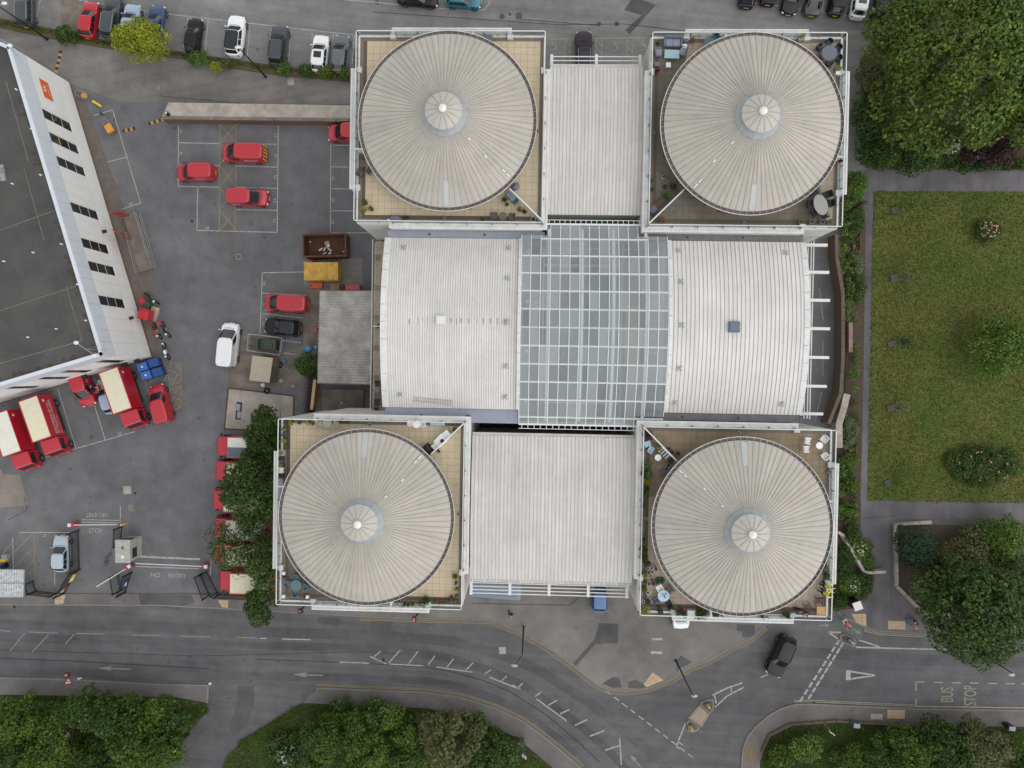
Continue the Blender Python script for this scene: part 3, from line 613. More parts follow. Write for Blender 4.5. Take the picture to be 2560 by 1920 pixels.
def pavilion(cx, cy, sx, sy, label, tiles, rot):
    """sx, sy point from the pavilion's centre to its inner corner, where the bays run into the corner"""
    t = thing('domed_pavilion', label, 'building', (cx, cy, 0), 0, 'domed corner pavilions')
    b = MB()                                                # body with projecting stone courses
    b.box(-HS+.12,-HS+.12,0,HS-.12,HS-.12,TZ-.05)
    n = 24
    for i in range(n):
        z = .3+i*(TZ-.6)/n; b.box(-HS+.02,-HS+.02,z,HS-.02,HS-.02,z+.42)
    b.build('wall', M['wall'], t)
    # windows on the outward faces
    for k in range(4):
        a = k*math.pi/2; c, s = round(math.cos(a)), round(math.sin(a))
        for zz in (4.6, 8.2, 11.4):
            for u in (-5.2,-2.6,0,2.6,5.2):
                x, y = (HS+.0)*c-u*s, (HS+.0)*s+u*c
                w = MB().obox(x, y, zz, .1, 1.3, 1.7, a).build('window', M['white'], t)
                MB().obox(x+.03*c, y+.03*s, zz+.08, .08, 1.14, 1.54, a).build('pane', M['glassd'], w)
    fl = MB().box(-HS+.1,-HS+.1,TZ-.05,HS-.1,HS-.1,TZ-.004).build('terrace_floor', M['joint'], t)
    # tiles visible round the drum
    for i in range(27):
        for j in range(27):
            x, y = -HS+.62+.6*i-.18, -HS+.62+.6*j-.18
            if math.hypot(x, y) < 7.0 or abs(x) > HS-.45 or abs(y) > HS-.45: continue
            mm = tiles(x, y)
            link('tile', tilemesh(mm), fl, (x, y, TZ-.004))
    g = MB()                                                # gravel margins
    for a in (-1, 1):
        g.box(-HS+.12, a*(HS-.3)-.14, TZ, HS-.12, a*(HS-.3)+.14, TZ+.03); g.box(a*(HS-.3)-.14, -HS+.45, TZ, a*(HS-.3)+.14, HS-.45, TZ+.03)
    g.build('gravel_margin', M['gravel'], t)
    # corner upstands (white) + bays with coping; bays on four sides
    Lb = 5.35
    up = MB()
    up.box(-HS,-HS,TZ-.5,HS,-HS+.14,TZ+.18); up.box(-HS,HS-.14,TZ-.5,HS,HS,TZ+.18); up.box(-HS,-HS+.14,TZ-.5,-HS+.14,HS-.14,TZ+.18); up.box(HS-.14,-HS+.14,TZ-.5,HS,HS-.14,TZ+.18)
    up.build('upstand', M['coping'], t)
    for side in range(4):
        a = side*math.pi/2; c, s = round(math.cos(a)), round(math.sin(a))   # outward normal
        tx, ty = -s, c
        u0, u1 = -Lb, Lb
        if c*sx+s*sy > 0:                                  # side meeting the inner corner: bay runs to it
            v = tx*sx+ty*sy
            if v > 0: u1 = HS+.45
            else: u0 = -HS-.45
        L = u1-u0; um = (u0+u1)/2; bd = .5 if c*sx+s*sy > 0 else .66
        def pos(d, u): return (c*d+tx*u, s*d+ty*u)
        bay = MB(); x, y = pos(HS+bd/2-.03, um)
        sh = .004*side
        bay.obox(x, y, 3.0, L-.06+sh, bd-.1, PZ-3.25, a+math.pi/2)
        w = bay.build('bay_wall', M['wall'], t)
        cp = MB(); cp.obox(x, y, PZ-.25+sh/2, L+sh, bd, .2, a+math.pi/2)
        x2, y2 = pos(HS+bd-.14, um); cp.obox(x2, y2, PZ-.05+sh/2, L-.12+sh, .12, .05, a+math.pi/2)
        x3, y3 = pos(HS+.08, um); cp.obox(x3, y3, PZ-.05+sh/2, L-.12+sh, .12, .05, a+math.pi/2)
        cp.build('coping', M['coping'], w)
        pn = MB()                                          # end piers
        for u in (u0+.12, u1-.12):
            if abs(u) < HS-.5: xx, yy = pos(HS-.16, u); pn.obox(xx, yy, TZ, .5, .36, PZ-TZ+.02, a+math.pi/2)
        if pn.v: pn.build('pier', M['coping'], w)
        nb = int(L/2.1)
        for k in range(nb+1):
            xx, yy = pos(HS+.06, u0+.4+(L-.8)*k/nb); MB().obox(xx, yy, PZ-.05, .16, .06, .62, a).build('rail_bracket', M['steel'], w)
    railing('balustrade', [(-HS+.02,-HS+.02),(HS-.02,-HS+.02),(HS-.02,HS-.02),(-HS+.02,HS-.02),(-HS+.02,-HS+.02)], TZ+.18, t, .95)
    # drum with glazing under the eave
    dr = MB(); dr.lathe([(7.0,TZ),(7.0,EZ-.2)], 56, 0); d = dr.build('drum', mat('drum_glass', srgb(70,84,84), .15, spec=.7), t, smooth=True)
    for k in range(28):
        aa = k*2*math.pi/28; MB().obox(7.03*math.cos(aa), 7.03*math.sin(aa), TZ, .1, .09, EZ-TZ-.25, aa).build('drum_mullion', M['white'], d)
    gt = MB(); gt.lathe([(7.74,EZ-.16),(7.74,EZ+.02),(7.68,EZ+.02),(7.68,EZ-.1),(7.4,EZ-.12),(7.0,EZ-.2)], 112, 0)
    gt.build('gutter', mat('gutter_inside', srgb(112,104,98), .8, var=.2, vscale=3), t, smooth=True)
    rim = MB(); rim.lathe([(7.75,EZ-.02),(7.75,EZ+.04),(7.71,EZ+.04),(7.71,EZ-.02)], 112, 0); gr = rim.build('gutter_rim', M['coping'], t)
    for k in range(NP):
        aa = (k+.5)*2*math.pi/NP; MB().obox(7.56*math.cos(aa), 7.56*math.sin(aa), EZ+.0, .27, .03, .03, aa).build('gutter_bracket', M['steel'], gr)
    dome = MB().lathe([(7.43,EZ-.02),(7.42,EZ+.0),(1.7,18.3)], 84, 0).build('dome_roof', M['seam'], t)
    for k in range(NP): link('roof_panel', PANEL, dome, (0, 0, 0), rot+2*math.pi*k/NP)
    ln = MB(); q = [(1.95,18.30),(1.95,18.42),(1.5,18.74),(1.42,18.98)]
    ln.lathe(q, 14, 0); ln.build('lantern_base', M['zinc'], t)
    cap = MB().lathe([(1.55,18.98),(1.35,18.98)], 14).build('lantern_cap', M['zinc'], t)
    for k in range(14): link('cap_panel', CAPSEG, cap, (0, 0, 0), 2*math.pi*k/14+math.pi/14)
    f = MB(); f.ball((0,0,19.66), (.34,.34,.26), 18, 10); f.cyl(0,0,19.85,20.3,.025,.012,6); f.build('finial', mat('finial_white', srgb(222,222,220), .35), t, smooth=True)
    # rooflight strip and cable run on the dome
    va = rot+math.radians(-90 if cy > 0 else 90); e = math.pi/NP
    vs = []
    for r in (5.3, 7.3):
        for s in (-e*.95, e*.95): vs.append((r*math.cos(va+s), r*math.sin(va+s), _dome_z(r)+.045))
    MB().add(vs, [(0,2,3,1)]).build('roof_hatch', mat('repair_sheet', srgb(174,176,174), .5, var=.05), t)
    ca = math.atan2(sy, sx)+.02
    for r, l in ((2.9,.22),(4.8,.28),(6.6,.3),(7.1,.4)):
        aa = ca+(.05 if r > 6 else 0); MB().obox(r*math.cos(aa), r*math.sin(aa), _dome_z(r)+.06, l, .12, .06, aa, tilt=-.31).build('cable_box', M['white'], t)
    return t
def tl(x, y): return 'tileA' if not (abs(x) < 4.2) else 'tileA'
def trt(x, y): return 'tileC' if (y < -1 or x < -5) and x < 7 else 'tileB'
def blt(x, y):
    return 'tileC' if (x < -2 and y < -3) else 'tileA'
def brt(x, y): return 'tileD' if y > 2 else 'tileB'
PAV = {}
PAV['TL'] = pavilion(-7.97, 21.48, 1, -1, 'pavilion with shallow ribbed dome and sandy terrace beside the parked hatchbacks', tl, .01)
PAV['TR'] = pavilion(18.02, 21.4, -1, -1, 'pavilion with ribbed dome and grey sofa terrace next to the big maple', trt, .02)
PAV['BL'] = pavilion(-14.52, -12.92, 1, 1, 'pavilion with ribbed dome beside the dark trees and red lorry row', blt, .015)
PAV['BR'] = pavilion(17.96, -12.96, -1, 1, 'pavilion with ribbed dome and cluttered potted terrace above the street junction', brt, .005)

# ---------------- barrel-roofed halls, arcades, atrium ----------------
def vault(name, label, x0, x1, y0, y1, ze, zm, npan, m, seamm, wallz=0.0, th=.06, cat='building', seamw=.03, nseg=14, seamh=.045):
    t = thing(name, label, cat, ((x0+x1)/2, (y0+y1)/2, 0))
    hw, hl = (x1-x0)/2, (y1-y0)/2
    zf = lambda y: zm-(zm-ze)*(y/hl)**2
    b = MB(); ys = [-hl+2*hl*i/nseg for i in range(nseg+1)]
    for X, flip in ((-hw+.1, 1), (hw-.1, 0)):               # gable ends follow the curve
        vs = [(X,y,wallz) for y in ys]+[(X,y,zf(y)-.1) for y in ys]; n = nseg+1
        b.add(vs, [(i,i+1,n+i+1,n+i) if not flip else (i+1,i,n+i,n+i+1) for i in range(nseg)])
    b.box(-hw+.1,-hl+.1,wallz,hw-.1,-hl+.25,ze-.1); b.box(-hw+.1,hl-.25,wallz,hw-.1,hl-.1,ze-.1)
    b.build('wall', M['wall'], t)
    deck = MB(); vs = [(sx_*(hw-.02), y, zf(y)-.05) for y in ys for sx_ in (-1, 1)]
    deck.add(vs, [(2*i,2*i+1,2*i+3,2*i+2) for i in range(nseg)]); dk = deck.build('roof_deck', seamm, t)
    pw = 2*hw/npan
    p = MB(); vs = [(s*pw/2, y, zf(y)) for y in ys for s in (-1, 1)]; p.add(vs, [(2*i,2*i+1,2*i+3,2*i+2) for i in range(nseg)], 0)
    vs = [(pw/2+s, y, zf(y)+dz) for y in ys for s, dz in ((-seamw,.002),(-seamw*.4,seamh),(seamw*.4,seamh),(seamw,.002))]
    p.add(vs, [(i*4+j,i*4+j+1,(i+1)*4+j+1,(i+1)*4+j) for i in range(nseg) for j in range(3)], 1)
    pm = p.mesh('roof_panel', [m, seamm])
    for i in range(npan): link('roof_panel', pm, dk, (-hw+pw*(i+.5), 0, 0))
    return t, zf, hw, hl
hw_, zfW, *_ = vault('barrel_hall', 'white ribbed barrel roof hall with pale square hatch, left of glass atrium', -13.4, -1.5, -3.45, 12.0, 13.5, 15.05, 54, M['hall'], M['hallseam'], 0)
he_, zfE, *_ = vault('barrel_hall', 'white ribbed barrel roof hall with dark blue square hatch', 11.75, 23.5, -3.45, 12.0, 13.5, 15.05, 32, M['hall'], M['seam'], 0, seamw=.022)
for o in (hw_, he_): o['group'] = 'barrel roofed halls'
an_, zfN, *_ = vault('arcade_wing', 'grey ribbed roof link between the two upper domed pavilions', .85, 9.22, 14.35, 27.65, 13.0, 13.6, 26, M['arc'], M['hallseam'], 0)
as_, zfS, *_ = vault('arcade_wing', 'wide grey ribbed roof link between the two lower domed pavilions', -5.65, 9.17, -19.15, -5.87, 13.0, 13.6, 44, M['arc'], M['hallseam'], 0)
# fascias on the end curves of the halls
def fascia(parent, X, hl, zf, wd, n=10, dz=.09):
    for i in range(n):
        y0, y1 = -hl+2*hl*i/n+.015, -hl+2*hl*(i+1)/n-.015
        b = MB(); z0, z1 = zf(y0)+dz, zf(y1)+dz
        b.add([(X-wd/2,y0,z0),(X+wd/2,y0,z0),(X+wd/2,y1,z1),(X-wd/2,y1,z1),(X-wd/2,y0,z0-.4),(X+wd/2,y0,z0-.4),(X+wd/2,y1,z1-.4),(X-wd/2,y1,z1-.4)],
              [(0,1,2,3),(4,7,6,5),(0,4,5,1),(2,6,7,3),(1,5,6,2),(3,7,4,0)])
        b.build('fascia_panel', M['coping'], parent)
fascia(hw_, -5.95-.22, 7.72, zfW, .5); fascia(hw_, 5.95, 7.72, zfW, .3, 9, .42)
fascia(he_, 5.875+.18, 7.72, zfE, .5); fascia(he_, -5.875+.04, 7.72, zfE, .3, 9, .42)
# lead gutters between halls and pavilions
for par, c in ((hw_, 'lead'), (he_, 'leadd')):
    px, py = par.location.x, par.location.y
    for sgn in (1, -1):
        x0, x1 = (-6.2, 8.1) if par is hw_ else (-7.9, 6.1)
        if sgn < 0 and par is hw_: x1 = 5.95
        if sgn < 0 and par is he_: x0 = -8.05
        y0, y1 = (7.75, 8.4) if sgn > 0 else ((-9.0, -7.75) if par is hw_ else (-8.4,-7.75))
        MB().box(x0, y0, 12.6, x1, y1, 13.42).build('lead_gutter', M[c], par)
        for k in (.28, .72):
            MB().cyl(x0+(x1-x0)*k*.8+.6, (y0+y1)/2, 13.42, 13.47, .1, .1, 10).build('gutter_outlet', M['dark'], par)
# roof fixings: star-shaped anchors, hatches, ladder
def anchor(parent, px, py, z=14.4):
    x, y = P2(px, py, z); x -= parent.location.x; y -= parent.location.y
    zf = zfW if parent is hw_ else zfE
    b = MB()
    for a in (45, 135): b.obox(x, y, zf(y)+.12, .52, .07, .06, math.radians(a))
    for a in (45, 135, 225, 315): b.cyl(x+.24*math.cos(math.radians(a)), y+.24*math.sin(math.radians(a)), zf(y), zf(y)+.14, .05, .05, 6)
    b.cyl(x, y, zf(y)+.1, zf(y)+.35, .04, .03, 8); b.build('roof_anchor', M['steel'], parent)
for p in ((1006,616),(1270,617),(1268,696),(1266,806),(1264,916),(1262,993),(998,987)): anchor(hw_, *p)
for p in ((1699,624),(1969,629),(1702,705),(1701,814),(1697,921),(1690,1008),(1959,1011)): anchor(he_, *p)
def hatch(parent, px, py, m, s):
    x, y = P2(px, py, 15.3); x -= parent.location.x; y -= parent.location.y
    b = MB(); b.box(x-s/2,y-s/2,14.8,x+s/2,y+s/2,15.35); b.box(x-s/2+.08,y-s/2+.08,15.35,x+s/2-.08,y+s/2-.08,15.42); b.build('roof_hatch', m, parent)
hatch(hw_, 1101, 800, M['white'], .78); hatch(he_, 1836, 817, mat('blue_grey_hatch', srgb(92,106,122), .4, spec=.5), .95)
# grime below the ridge laps
M['grime'] = mat('grime', srgb(150,147,143), .9, var=.1)
for k in range(16):
    px = 1022+k*17+random.uniform(-7, 7)
    if 1085 < px < 1118: continue
    x, y = P2(px, 802+random.uniform(-2, 3), 15.05); x -= hw_.location.x; y -= hw_.location.y
    if abs(x) < 5.7: MB().box(x-.04,y-.25*random.uniform(.5,1.3),zfW(y)-.01,x+.04,y+.25,zfW(y)+.012).build('grime_streak', M['grime'], hw_)
lx, ly = P2(1081, 1003, 14); lx -= hw_.location.x; ly -= hw_.location.y
lad = MB()
for s in (-.18, .18): lad.obox(lx, ly+s, zfW(ly)+.1, 3.6, .05, .05, math.radians(-5.5))
for i in range(12): lad.obox(lx-1.65+i*.3, ly-(-1.65+i*.3)*.096, zfW(ly)+.1, .03, .36, .03, math.radians(-5.5))
tag(lad.build('ladder', M['steel'], None, (hw_.location.x, hw_.location.y, 0)), 'thin metal ladder lying flat on the white barrel roof', 'ladder')

# atrium
at = thing('glass_atrium', 'arched glass atrium roof with white glazing bars between the barrel halls', 'atrium', (5.08, 4.32, 0))
AY0, AY1 = -9.07, 9.07
az = lambda y: 15.4-2.05*(y/9.07)**2
colx = [-6.5+.8667*i for i in range(16)]           # glazing bar lines
fl = MB().box(-6.3,-9.2,.02,6.3,9.1,.06).build('atrium_floor', mat('atrium_floor_tile', srgb(176,178,180), .35, col2=srgb(128,146,160), vscale=.3), at)
wl = MB(); wl.box(-6.55,-9.0,0,-6.4,7.8,12.9); wl.box(6.4,-7.7,0,6.55,7.8,12.9); wl.box(-4.3,8.85,0,4.3,9.0,12.7); wl.box(-6.4,-9.0,0,4.3,-8.85,12.7); wl.build('atrium_wall', mat('atrium_wall_paint', srgb(190,196,200), .7), at)
gal = MB()                                          # first-floor galleries with an elliptical opening
for zz in (4.0,):
    gal.box(-6.4,-9.2,zz,-4.4,9.1,zz+.3); gal.box(3.6,-9.2,zz,6.4,9.1,zz+.3); gal.box(-4.4,6.6,zz,3.6,9.1,zz+.3); gal.box(-4.4,-9.2,zz,3.6,-7.4,zz+.3)
gal.build('gallery', mat('gallery_floor', srgb(164,164,166), .6, col2=srgb(132,134,140), vscale=.6), at)
MB().prism([(-1.5,-5),(.2,-6.5),(2.0,-3),(.6,3.5),(-.8,1.0)], .06, .5).build('seating_plinth', mat('blue_carpet', srgb(98,128,150), .8), at)
for q in ((-4.5,-9.0,-4.3,9.0),(3.5,-9.0,3.7,9.0),(-4.3,6.5,3.5,6.7),(-4.3,-7.5,3.5,-7.3)): MB().box(q[0],q[1],4.3,q[2],q[3],5.3).build('gallery_balustrade', M['white'], at)
for a in (-5.9,-2.2,1.4,5.9):
    for b_ in (-7,-2.4,2.2,6.8): MB().cyl(a,b_,.06,12.5 if abs(a) > 5 else 4.0,.16,.16,10).build('column', M['white'], at)
MB().box(4.0,-3.5,4.3,5.6,2.6,5.2).build('gallery_kiosk', mat('beige_kiosk', srgb(196,186,160), .7), at)
MB().box(-5.9,-1.5,4.3,-4.9,3.0,5.0).build('gallery_counter', mat('grey_counter', srgb(170,166,164), .7), at)
rows = [AY1-1.45]+[AY1-1.45-1.6*i for i in range(1, 11)]
yl = [AY1]+rows+[AY0]
bars = MB()
for i, x in enumerate(colx):
    side = i < 3 or i > 12
    y0, y1 = (AY0, AY1) if not side else (AY0+.9 if i > 12 else AY0, AY1-1.1)
    ys = [y0+(y1-y0)*k/14 for k in range(15)]
    b = MB()
    for k in range(14):
        q0, q1 = ys[k], ys[k+1]
        b.add([(x-.032,q0,az(q0)),(x+.032,q0,az(q0)),(x+.032,q1,az(q1)),(x-.032,q1,az(q1)),(x-.032,q0,az(q0)+.08),(x+.032,q0,az(q0)+.08),(x+.032,q1,az(q1)+.08),(x-.032,q1,az(q1)+.08)],
              [(0,3,2,1),(4,5,6,7),(1,2,6,5),(3,0,4,7)])
    b.build('glazing_bar', M['white'], at)
for j, y in enumerate(rows):
    x0, x1 = colx[0], colx[-1]
    if j == 0: x0, x1 = colx[2], colx[13]
    h = .09 if j not in (4, 6) else .14
    MB().box(x0, y-.075, az(y)-.2, x1, y+.075, az(y)+.04).build('purlin', mat('purlin_paint', srgb(214,216,212), .5), at)
for x in (colx[3]-.14, colx[6]+.23, colx[9]+.42, colx[13]-.15):      # arched beams under the glass
    ys = [AY0+.4+(AY1-AY0-.9)*k/14 for k in range(15)]
    MB().tube([(x, y, az(y)-.17) for y in ys], .15, 8).build('arched_beam', mat('beam_paint', srgb(222,226,226), .5), at, smooth=True)
for j in range(len(yl)-1):
    for i in range(15):
        side = i < 3 or i >= 12
        ya, yb = yl[j+1], yl[j]
        if side:
            yb = min(yb, AY1-1.1); ya = max(ya, AY0+.9 if i >= 12 else AY0)
            if yb-ya < .15: continue
        xa, xb = colx[i]+.034, colx[i+1]-.034
        MB().add([(xa,ya+.01,az(ya)+.045),(xb,ya+.01,az(ya)+.045),(xb,yb-.01,az(yb)+.045),(xa,yb-.01,az(yb)+.045)], [(0,1,2,3)]).build('pane', GLAZ, at)
for y, x0, x1 in ((AY1, colx[2], colx[13]), (AY0, colx[0], colx[13])):
    MB().box(x0, y-.08, az(y)-.35, x1, y+.08, az(y)+.1).build('end_frame', M['white'], at)
    for k in range(20):
        x = x0+(x1-x0)*(k+.5)/20; MB().box(x-.03, y+(.08 if y > 0 else -.4), az(y)-.1, x+.03, y+(.4 if y > 0 else -.08), az(y)-.04).build('gutter_bracket', M['white'], at)
    MB().box(x0, y+(.38 if y > 0 else -.43), az(y)-.12, x1, y+(.43 if y > 0 else -.38), az(y)-.02).build('gutter_rail', M['white'], at)
# string of round lamps hung inside the atrium
fs = thing('festoon_lights', 'string of small white round lamps hanging under the atrium glass', 'lights', (5.08, 4.32, 0))
fp = [W(x, y, 11.0) for x, y in ((1372,622),(1478,622),(1590,624),(1610,645),(1606,800),(1590,980),(1580,1005),(1370,1006),(1345,985),(1345,935),(1375,900),(1398,860),(1402,800),(1395,770),(1370,712),(1352,696),(1352,646),(1372,622))]
MB().tube([(p.x-5.08, p.y-4.32, 11.0) for p in fp], .022, 5).build('cable', M['white'], fs)
tot = 0
for a, b_ in zip(fp[:-1], fp[1:]):
    n = max(1, int((b_-a).length/.95))
    for k in range(n):
        q = a+(b_-a)*(k/n); MB().ball((q.x-5.08, q.y-4.32, 10.9), .085, 8, 6).build('globe_lamp', M['lamp'], fs)
# projecting fins and rails of arcades and east lean-to
def fins(parent, px_list, z, length, direction, rails=3, name='fin'):
    ox, oy = parent.location.x, parent.location.y
    pts = [Vector((*P2(a, b, z), 0)) for a, b in px_list]
    for p in pts:
        x, y = p.x-ox, p.y-oy
        if direction in 'NS':
            s = 1 if direction == 'N' else -1; MB().box(x-.13, min(y, y+s*length), z-.3, x+.13, max(y, y+s*length), z).build(name, M['white'], parent)
        else: MB().box(x, y-.13, z-.3, x+length, y+.13, z).build(name, M['white'], parent)
    for r in range(rails):
        f = (r+.6)/rails
        if direction in 'NS':
            s = 1 if direction == 'N' else -1; a, b = pts[0], pts[-1]
            MB().box(a.x-ox, a.y-oy+s*length*f-.04, z-.2, b.x-ox, a.y-oy+s*length*f+.04, z-.1).build('sunshade_rail', M['white'], parent)
fins(an_, [(1379,166),(1491,166),(1600,167)], 12.2, 1.1, 'N')
fins(as_, [(1178,1452),(1275,1453),(1373,1455),(1471,1458),(1568,1461)], 12.2, 1.3, 'S', 4)
gu = MB(); gu.box(-4.15,6.66,12.85,4.15,6.9,12.98); gu.build('eaves_gutter', M['hallseam'], an_)
gu = MB(); gu.box(-7.4,-6.9,12.85,7.4,-6.66,12.98); gu.box(-7.4,6.66,12.85,7.4,6.9,12.98); gu.build('eaves_gutter', M['hallseam'], as_)
for k in range(14):
    x = -7.2+k*1.1; MB().box(x-.03,-6.95,12.98,x+.03,-6.6,13.03).build('gutter_bracket', M['white'], as_)
# light well floors, the deep shade put into their dark colour
MB().box(-4.1,-7.9,0,4.1,-6.7,3.0).build('dark_well_floor', M['dark'], an_)
MB().box(-7.3,6.7,0,7.3,8.6,3.0).build('dark_well_floor', M['dark'], as_)
# east lean-to: glass screen with projecting white fins above the service road
le = thing('glass_canopy', 'glazed screen with row of projecting white fins above the service road', 'canopy', (24.6, 4.4, 0))
fins(le, [(2012,612),(2016,680),(2018,750),(2018,821),(2016,893),(2010,965),(2001,1034)], 11.0, 2.1, 'E', 0)
for x, z in ((1.0, 9.6), (1.3, 10.2), (1.45, 9.2)): MB().box(x-.04,-8.4,z,x+.04,8.4,z+.08).build('canopy_rail', M['white'], le)
for k in range(8):
    y = -8.2+k*2.1; MB().box(-.2,y+.05,8.9,1.15,y+2.05,8.93).build('glass_panel', CLEAR, le)
    MB().box(.96,y-.04,0,1.04,y+.04,9.6).build('post', M['steel'], le)
# west strip terrace beside the left hall
ws = thing('side_terrace', 'narrow tiled terrace strip with railing along the left barrel hall', 'terrace', (-15.3, 4.3, 0))
sb = MB().box(-1.15,-8.6,0,1.4,8.6,6.3).build('wall', M['wall'], ws)
for j in range(28):
    for i in range(4):
        link('tile', tilemesh('tileB' if (i+j*3) % 5 else 'tileD'), sb, (-.8+i*.61, -8.25+.61*j, 6.302))
railing('balustrade', [(-1.12,-8.6),(-1.12,8.6)], 6.32, ws, 1.1)
MB().box(-1.05,-.05,6.34,1.3,.05,7.35).build('divider', M['white'], ws)
# ---------------- vehicles (local +X is forward) ----------------
def carpaint(name, c, rough=.28): d = max(c[:3]) < .05; return mat('paint_'+name, c, rough, coat=.25 if d else .8, spec=.3 if d else .5, var=.03, vscale=2)
PAINT = dict(red=carpaint('red', srgb(176,22,34)), black=carpaint('black', srgb(24,25,28)), dgrey=carpaint('dark_grey', srgb(58,62,66)), grey=carpaint('grey', srgb(92,98,102)),
 white=carpaint('white', srgb(232,233,234)), blue=carpaint('blue', srgb(44,64,104)), sky=carpaint('light_blue', srgb(150,170,190)), silver=carpaint('silver', srgb(168,180,190)), teal=carpaint('teal', srgb(28,110,130)),
 navy=carpaint('navy', srgb(22,26,48)), plum=carpaint('plum', srgb(50,40,48)), maroon=carpaint('maroon', srgb(74,34,44)), midblue=carpaint('mid_blue', srgb(70,105,155)), roofblk=carpaint('gloss_roof', srgb(44,46,52)), cream=mat('cream_grp', srgb(214,208,180), .6, var=.05, vscale=2), slate=carpaint('slate_blue', srgb(104,118,134)),
 postred=carpaint('post_red', srgb(180,30,46)), palegrey=mat('pale_grp', srgb(216,214,204), .6, var=.06, vscale=1.5), bluegrey=mat('grey_grp', srgb(92,104,112), .6, var=.06))
SPEC = {  # L, W, H, belt, roof: front/rear cabin base and roof x as fraction of L, hood z
 'hatch': dict(L=4.1, W=1.76, H=1.48, belt=.92, bf=.22, br=-.46, rf=.03, rr=-.36, hood=.9, nose=.66, tail=.9),
 'saloon': dict(L=4.55, W=1.8, H=1.45, belt=.92, bf=.21, br=-.37, rf=.04, rr=-.22, hood=.88, nose=.64, tail=.95),
 'estate': dict(L=4.65, W=1.82, H=1.5, belt=.94, bf=.22, br=-.475, rf=.06, rr=-.42, hood=.9, nose=.66, tail=.92),
 'suv': dict(L=4.5, W=1.88, H=1.68, belt=1.08, bf=.22, br=-.47, rf=.06, rr=-.40, hood=1.05, nose=.8, tail=1.05),
 'van': dict(L=4.35, W=1.82, H=1.85, belt=1.02, bf=.30, br=-.495, rf=.10, rr=-.485, hood=.98, nose=.72, tail=1.0),
 'bigvan': dict(L=4.9, W=1.95, H=2.0, belt=1.15, bf=.36, br=-.495, rf=.13, rr=-.488, hood=1.08, nose=.8, tail=1.1),
}
def _sup(u, n=5.56): return (max(0.0, 1-abs(u)**n))**(1/n)
def car(label, kind, paint, px, py, deg, roof=None, cat='car', group='parked cars', zpx=.8, scale=1.0, ribs=False, rack=None, plate=True, zbase=.0, length=None, roofwin=None):
    S = dict(SPEC[kind]); 
    if length: S['L'] = length
    L, Wd, Hh = S['L']*scale, S['W']*scale, S['H']*scale
    x, y = P2(px, py, zpx)
    t = thing({'van': 'delivery_van', 'bigvan': 'delivery_van'}.get(kind, 'parked_car'), label, cat, (x, y, zbase+.02), IA(deg), group)
    pm = PAINT[paint]; rm = PAINT[roof] if roof else pm
    hw = Wd/2; zb = .2*scale; belt = S['belt']*scale
    # hull: rings along the length
    st = [-.5,-.497,-.485,-.455,-.40,-.3,-.15,0,.15,S['bf'],.32,.40,.455,.485,.497,.5]
    st = sorted(set(st)); b = MB(); ring = []; prof = [(0,0),(.80,0),(.96,.12),(1.0,.30),(1.0,.62),(.985,.82),(.90,.965),(.55,1.0),(0,1.005)]
    def top(t_):
        if t_ > S['bf']:
            f = (t_-S['bf'])/(.5-S['bf']); return (belt+.0)*(1-f)+S['nose']*scale*f+.10*scale*math.sin(math.pi*min(1, f))*(.9 if f < .9 else .6)
        if t_ < S['br']:
            return S['tail']*scale
        return belt
    for t_ in st:
        e = abs(t_)*2; w_ = hw*(.74+.26*(1-e**9)) if e > .6 else hw
        zt = top(t_); 
        if e > .985: zt = zt*.88
        if e > .999: zt = zt*.9; w_ *= .93
        pts = []
        full = [(-u, v) for u, v in prof[::-1][:-1]]+prof[1:][0:0]
        for sgn in (1,):
            pass
        half = [(u, v) for u, v in prof]
        loop = [(u, v) for u, v in half]+[(-u, v) for u, v in half[::-1][1:-1]]
        for u, v in loop:
            bul = (.14 if t_ > 0 else .07)*scale*(u*u)*(e**8)
            pts.append((t_*L-math.copysign(bul, t_), u*w_, zb+(zt-zb)*v))
        ring.append(pts)
    n = len(ring[0]); vs = [p for r in ring for p in r]
    fs = [(i*n+k, (i+1)*n+k, (i+1)*n+(k+1)%n, i*n+(k+1)%n) for i in range(len(ring)-1) for k in range(n)]
    fs += [tuple(range(n)), tuple(range((len(ring)-1)*n+n-1, (len(ring)-1)*n-1, -1))]
    b.add(vs, fs)
    body = b.build('body', pm, t, smooth=True)
    # cabin
    bw, rw = hw*.93, hw*(.76 if 'van' not in kind else .86)
    z0, z1 = belt-.03, Hh-.05*scale
    def ringp(h):
        f, r_ = (S['bf']*(1-h)+S['rf']*h)*L, (S['br']*(1-h)+S['rr']*h)*L
        return (f+r_)/2, (f-r_)/2, bw*(1-h)+rw*h, z0+(z1-z0)*h
    NA = 36; c = MB(); vs = []
    def plan(h, inset=0.0):
        cx, hx, hy, z = ringp(h); hx -= inset; hy -= inset; out = []
        for k in range(NA):
            a = 2*math.pi*k/NA; ca, sa = math.cos(a), math.sin(a); p = .36
            out.append((cx+hx*math.copysign(abs(ca)**p, ca), hy*math.copysign(abs(sa)**p, sa), z))
        return out
    rings = [plan(0), plan(.5), plan(1.0)]
    vs = [p for r_ in rings for p in r_]; c.add(vs, [(i*NA+k, i*NA+(k+1)%NA, (i+1)*NA+(k+1)%NA, (i+1)*NA+k) for i in range(2) for k in range(NA)])
    c.build('cabin', pm, t, smooth=True)
    c = MB(); r0 = plan(1.0); cx, hx, hy, z = ringp(1.0)
    def sc_(f, dz): return [(cx+(p[0]-cx)*f, p[1]*f, z+dz) for p in r0]
    rr = [sc_(1.0, -.004), sc_(.965, .025*scale), sc_(.8, .045*scale), sc_(.4, .058*scale)]
    vs = [p for q in rr for p in q]+[(cx, 0, z+.06*scale)]
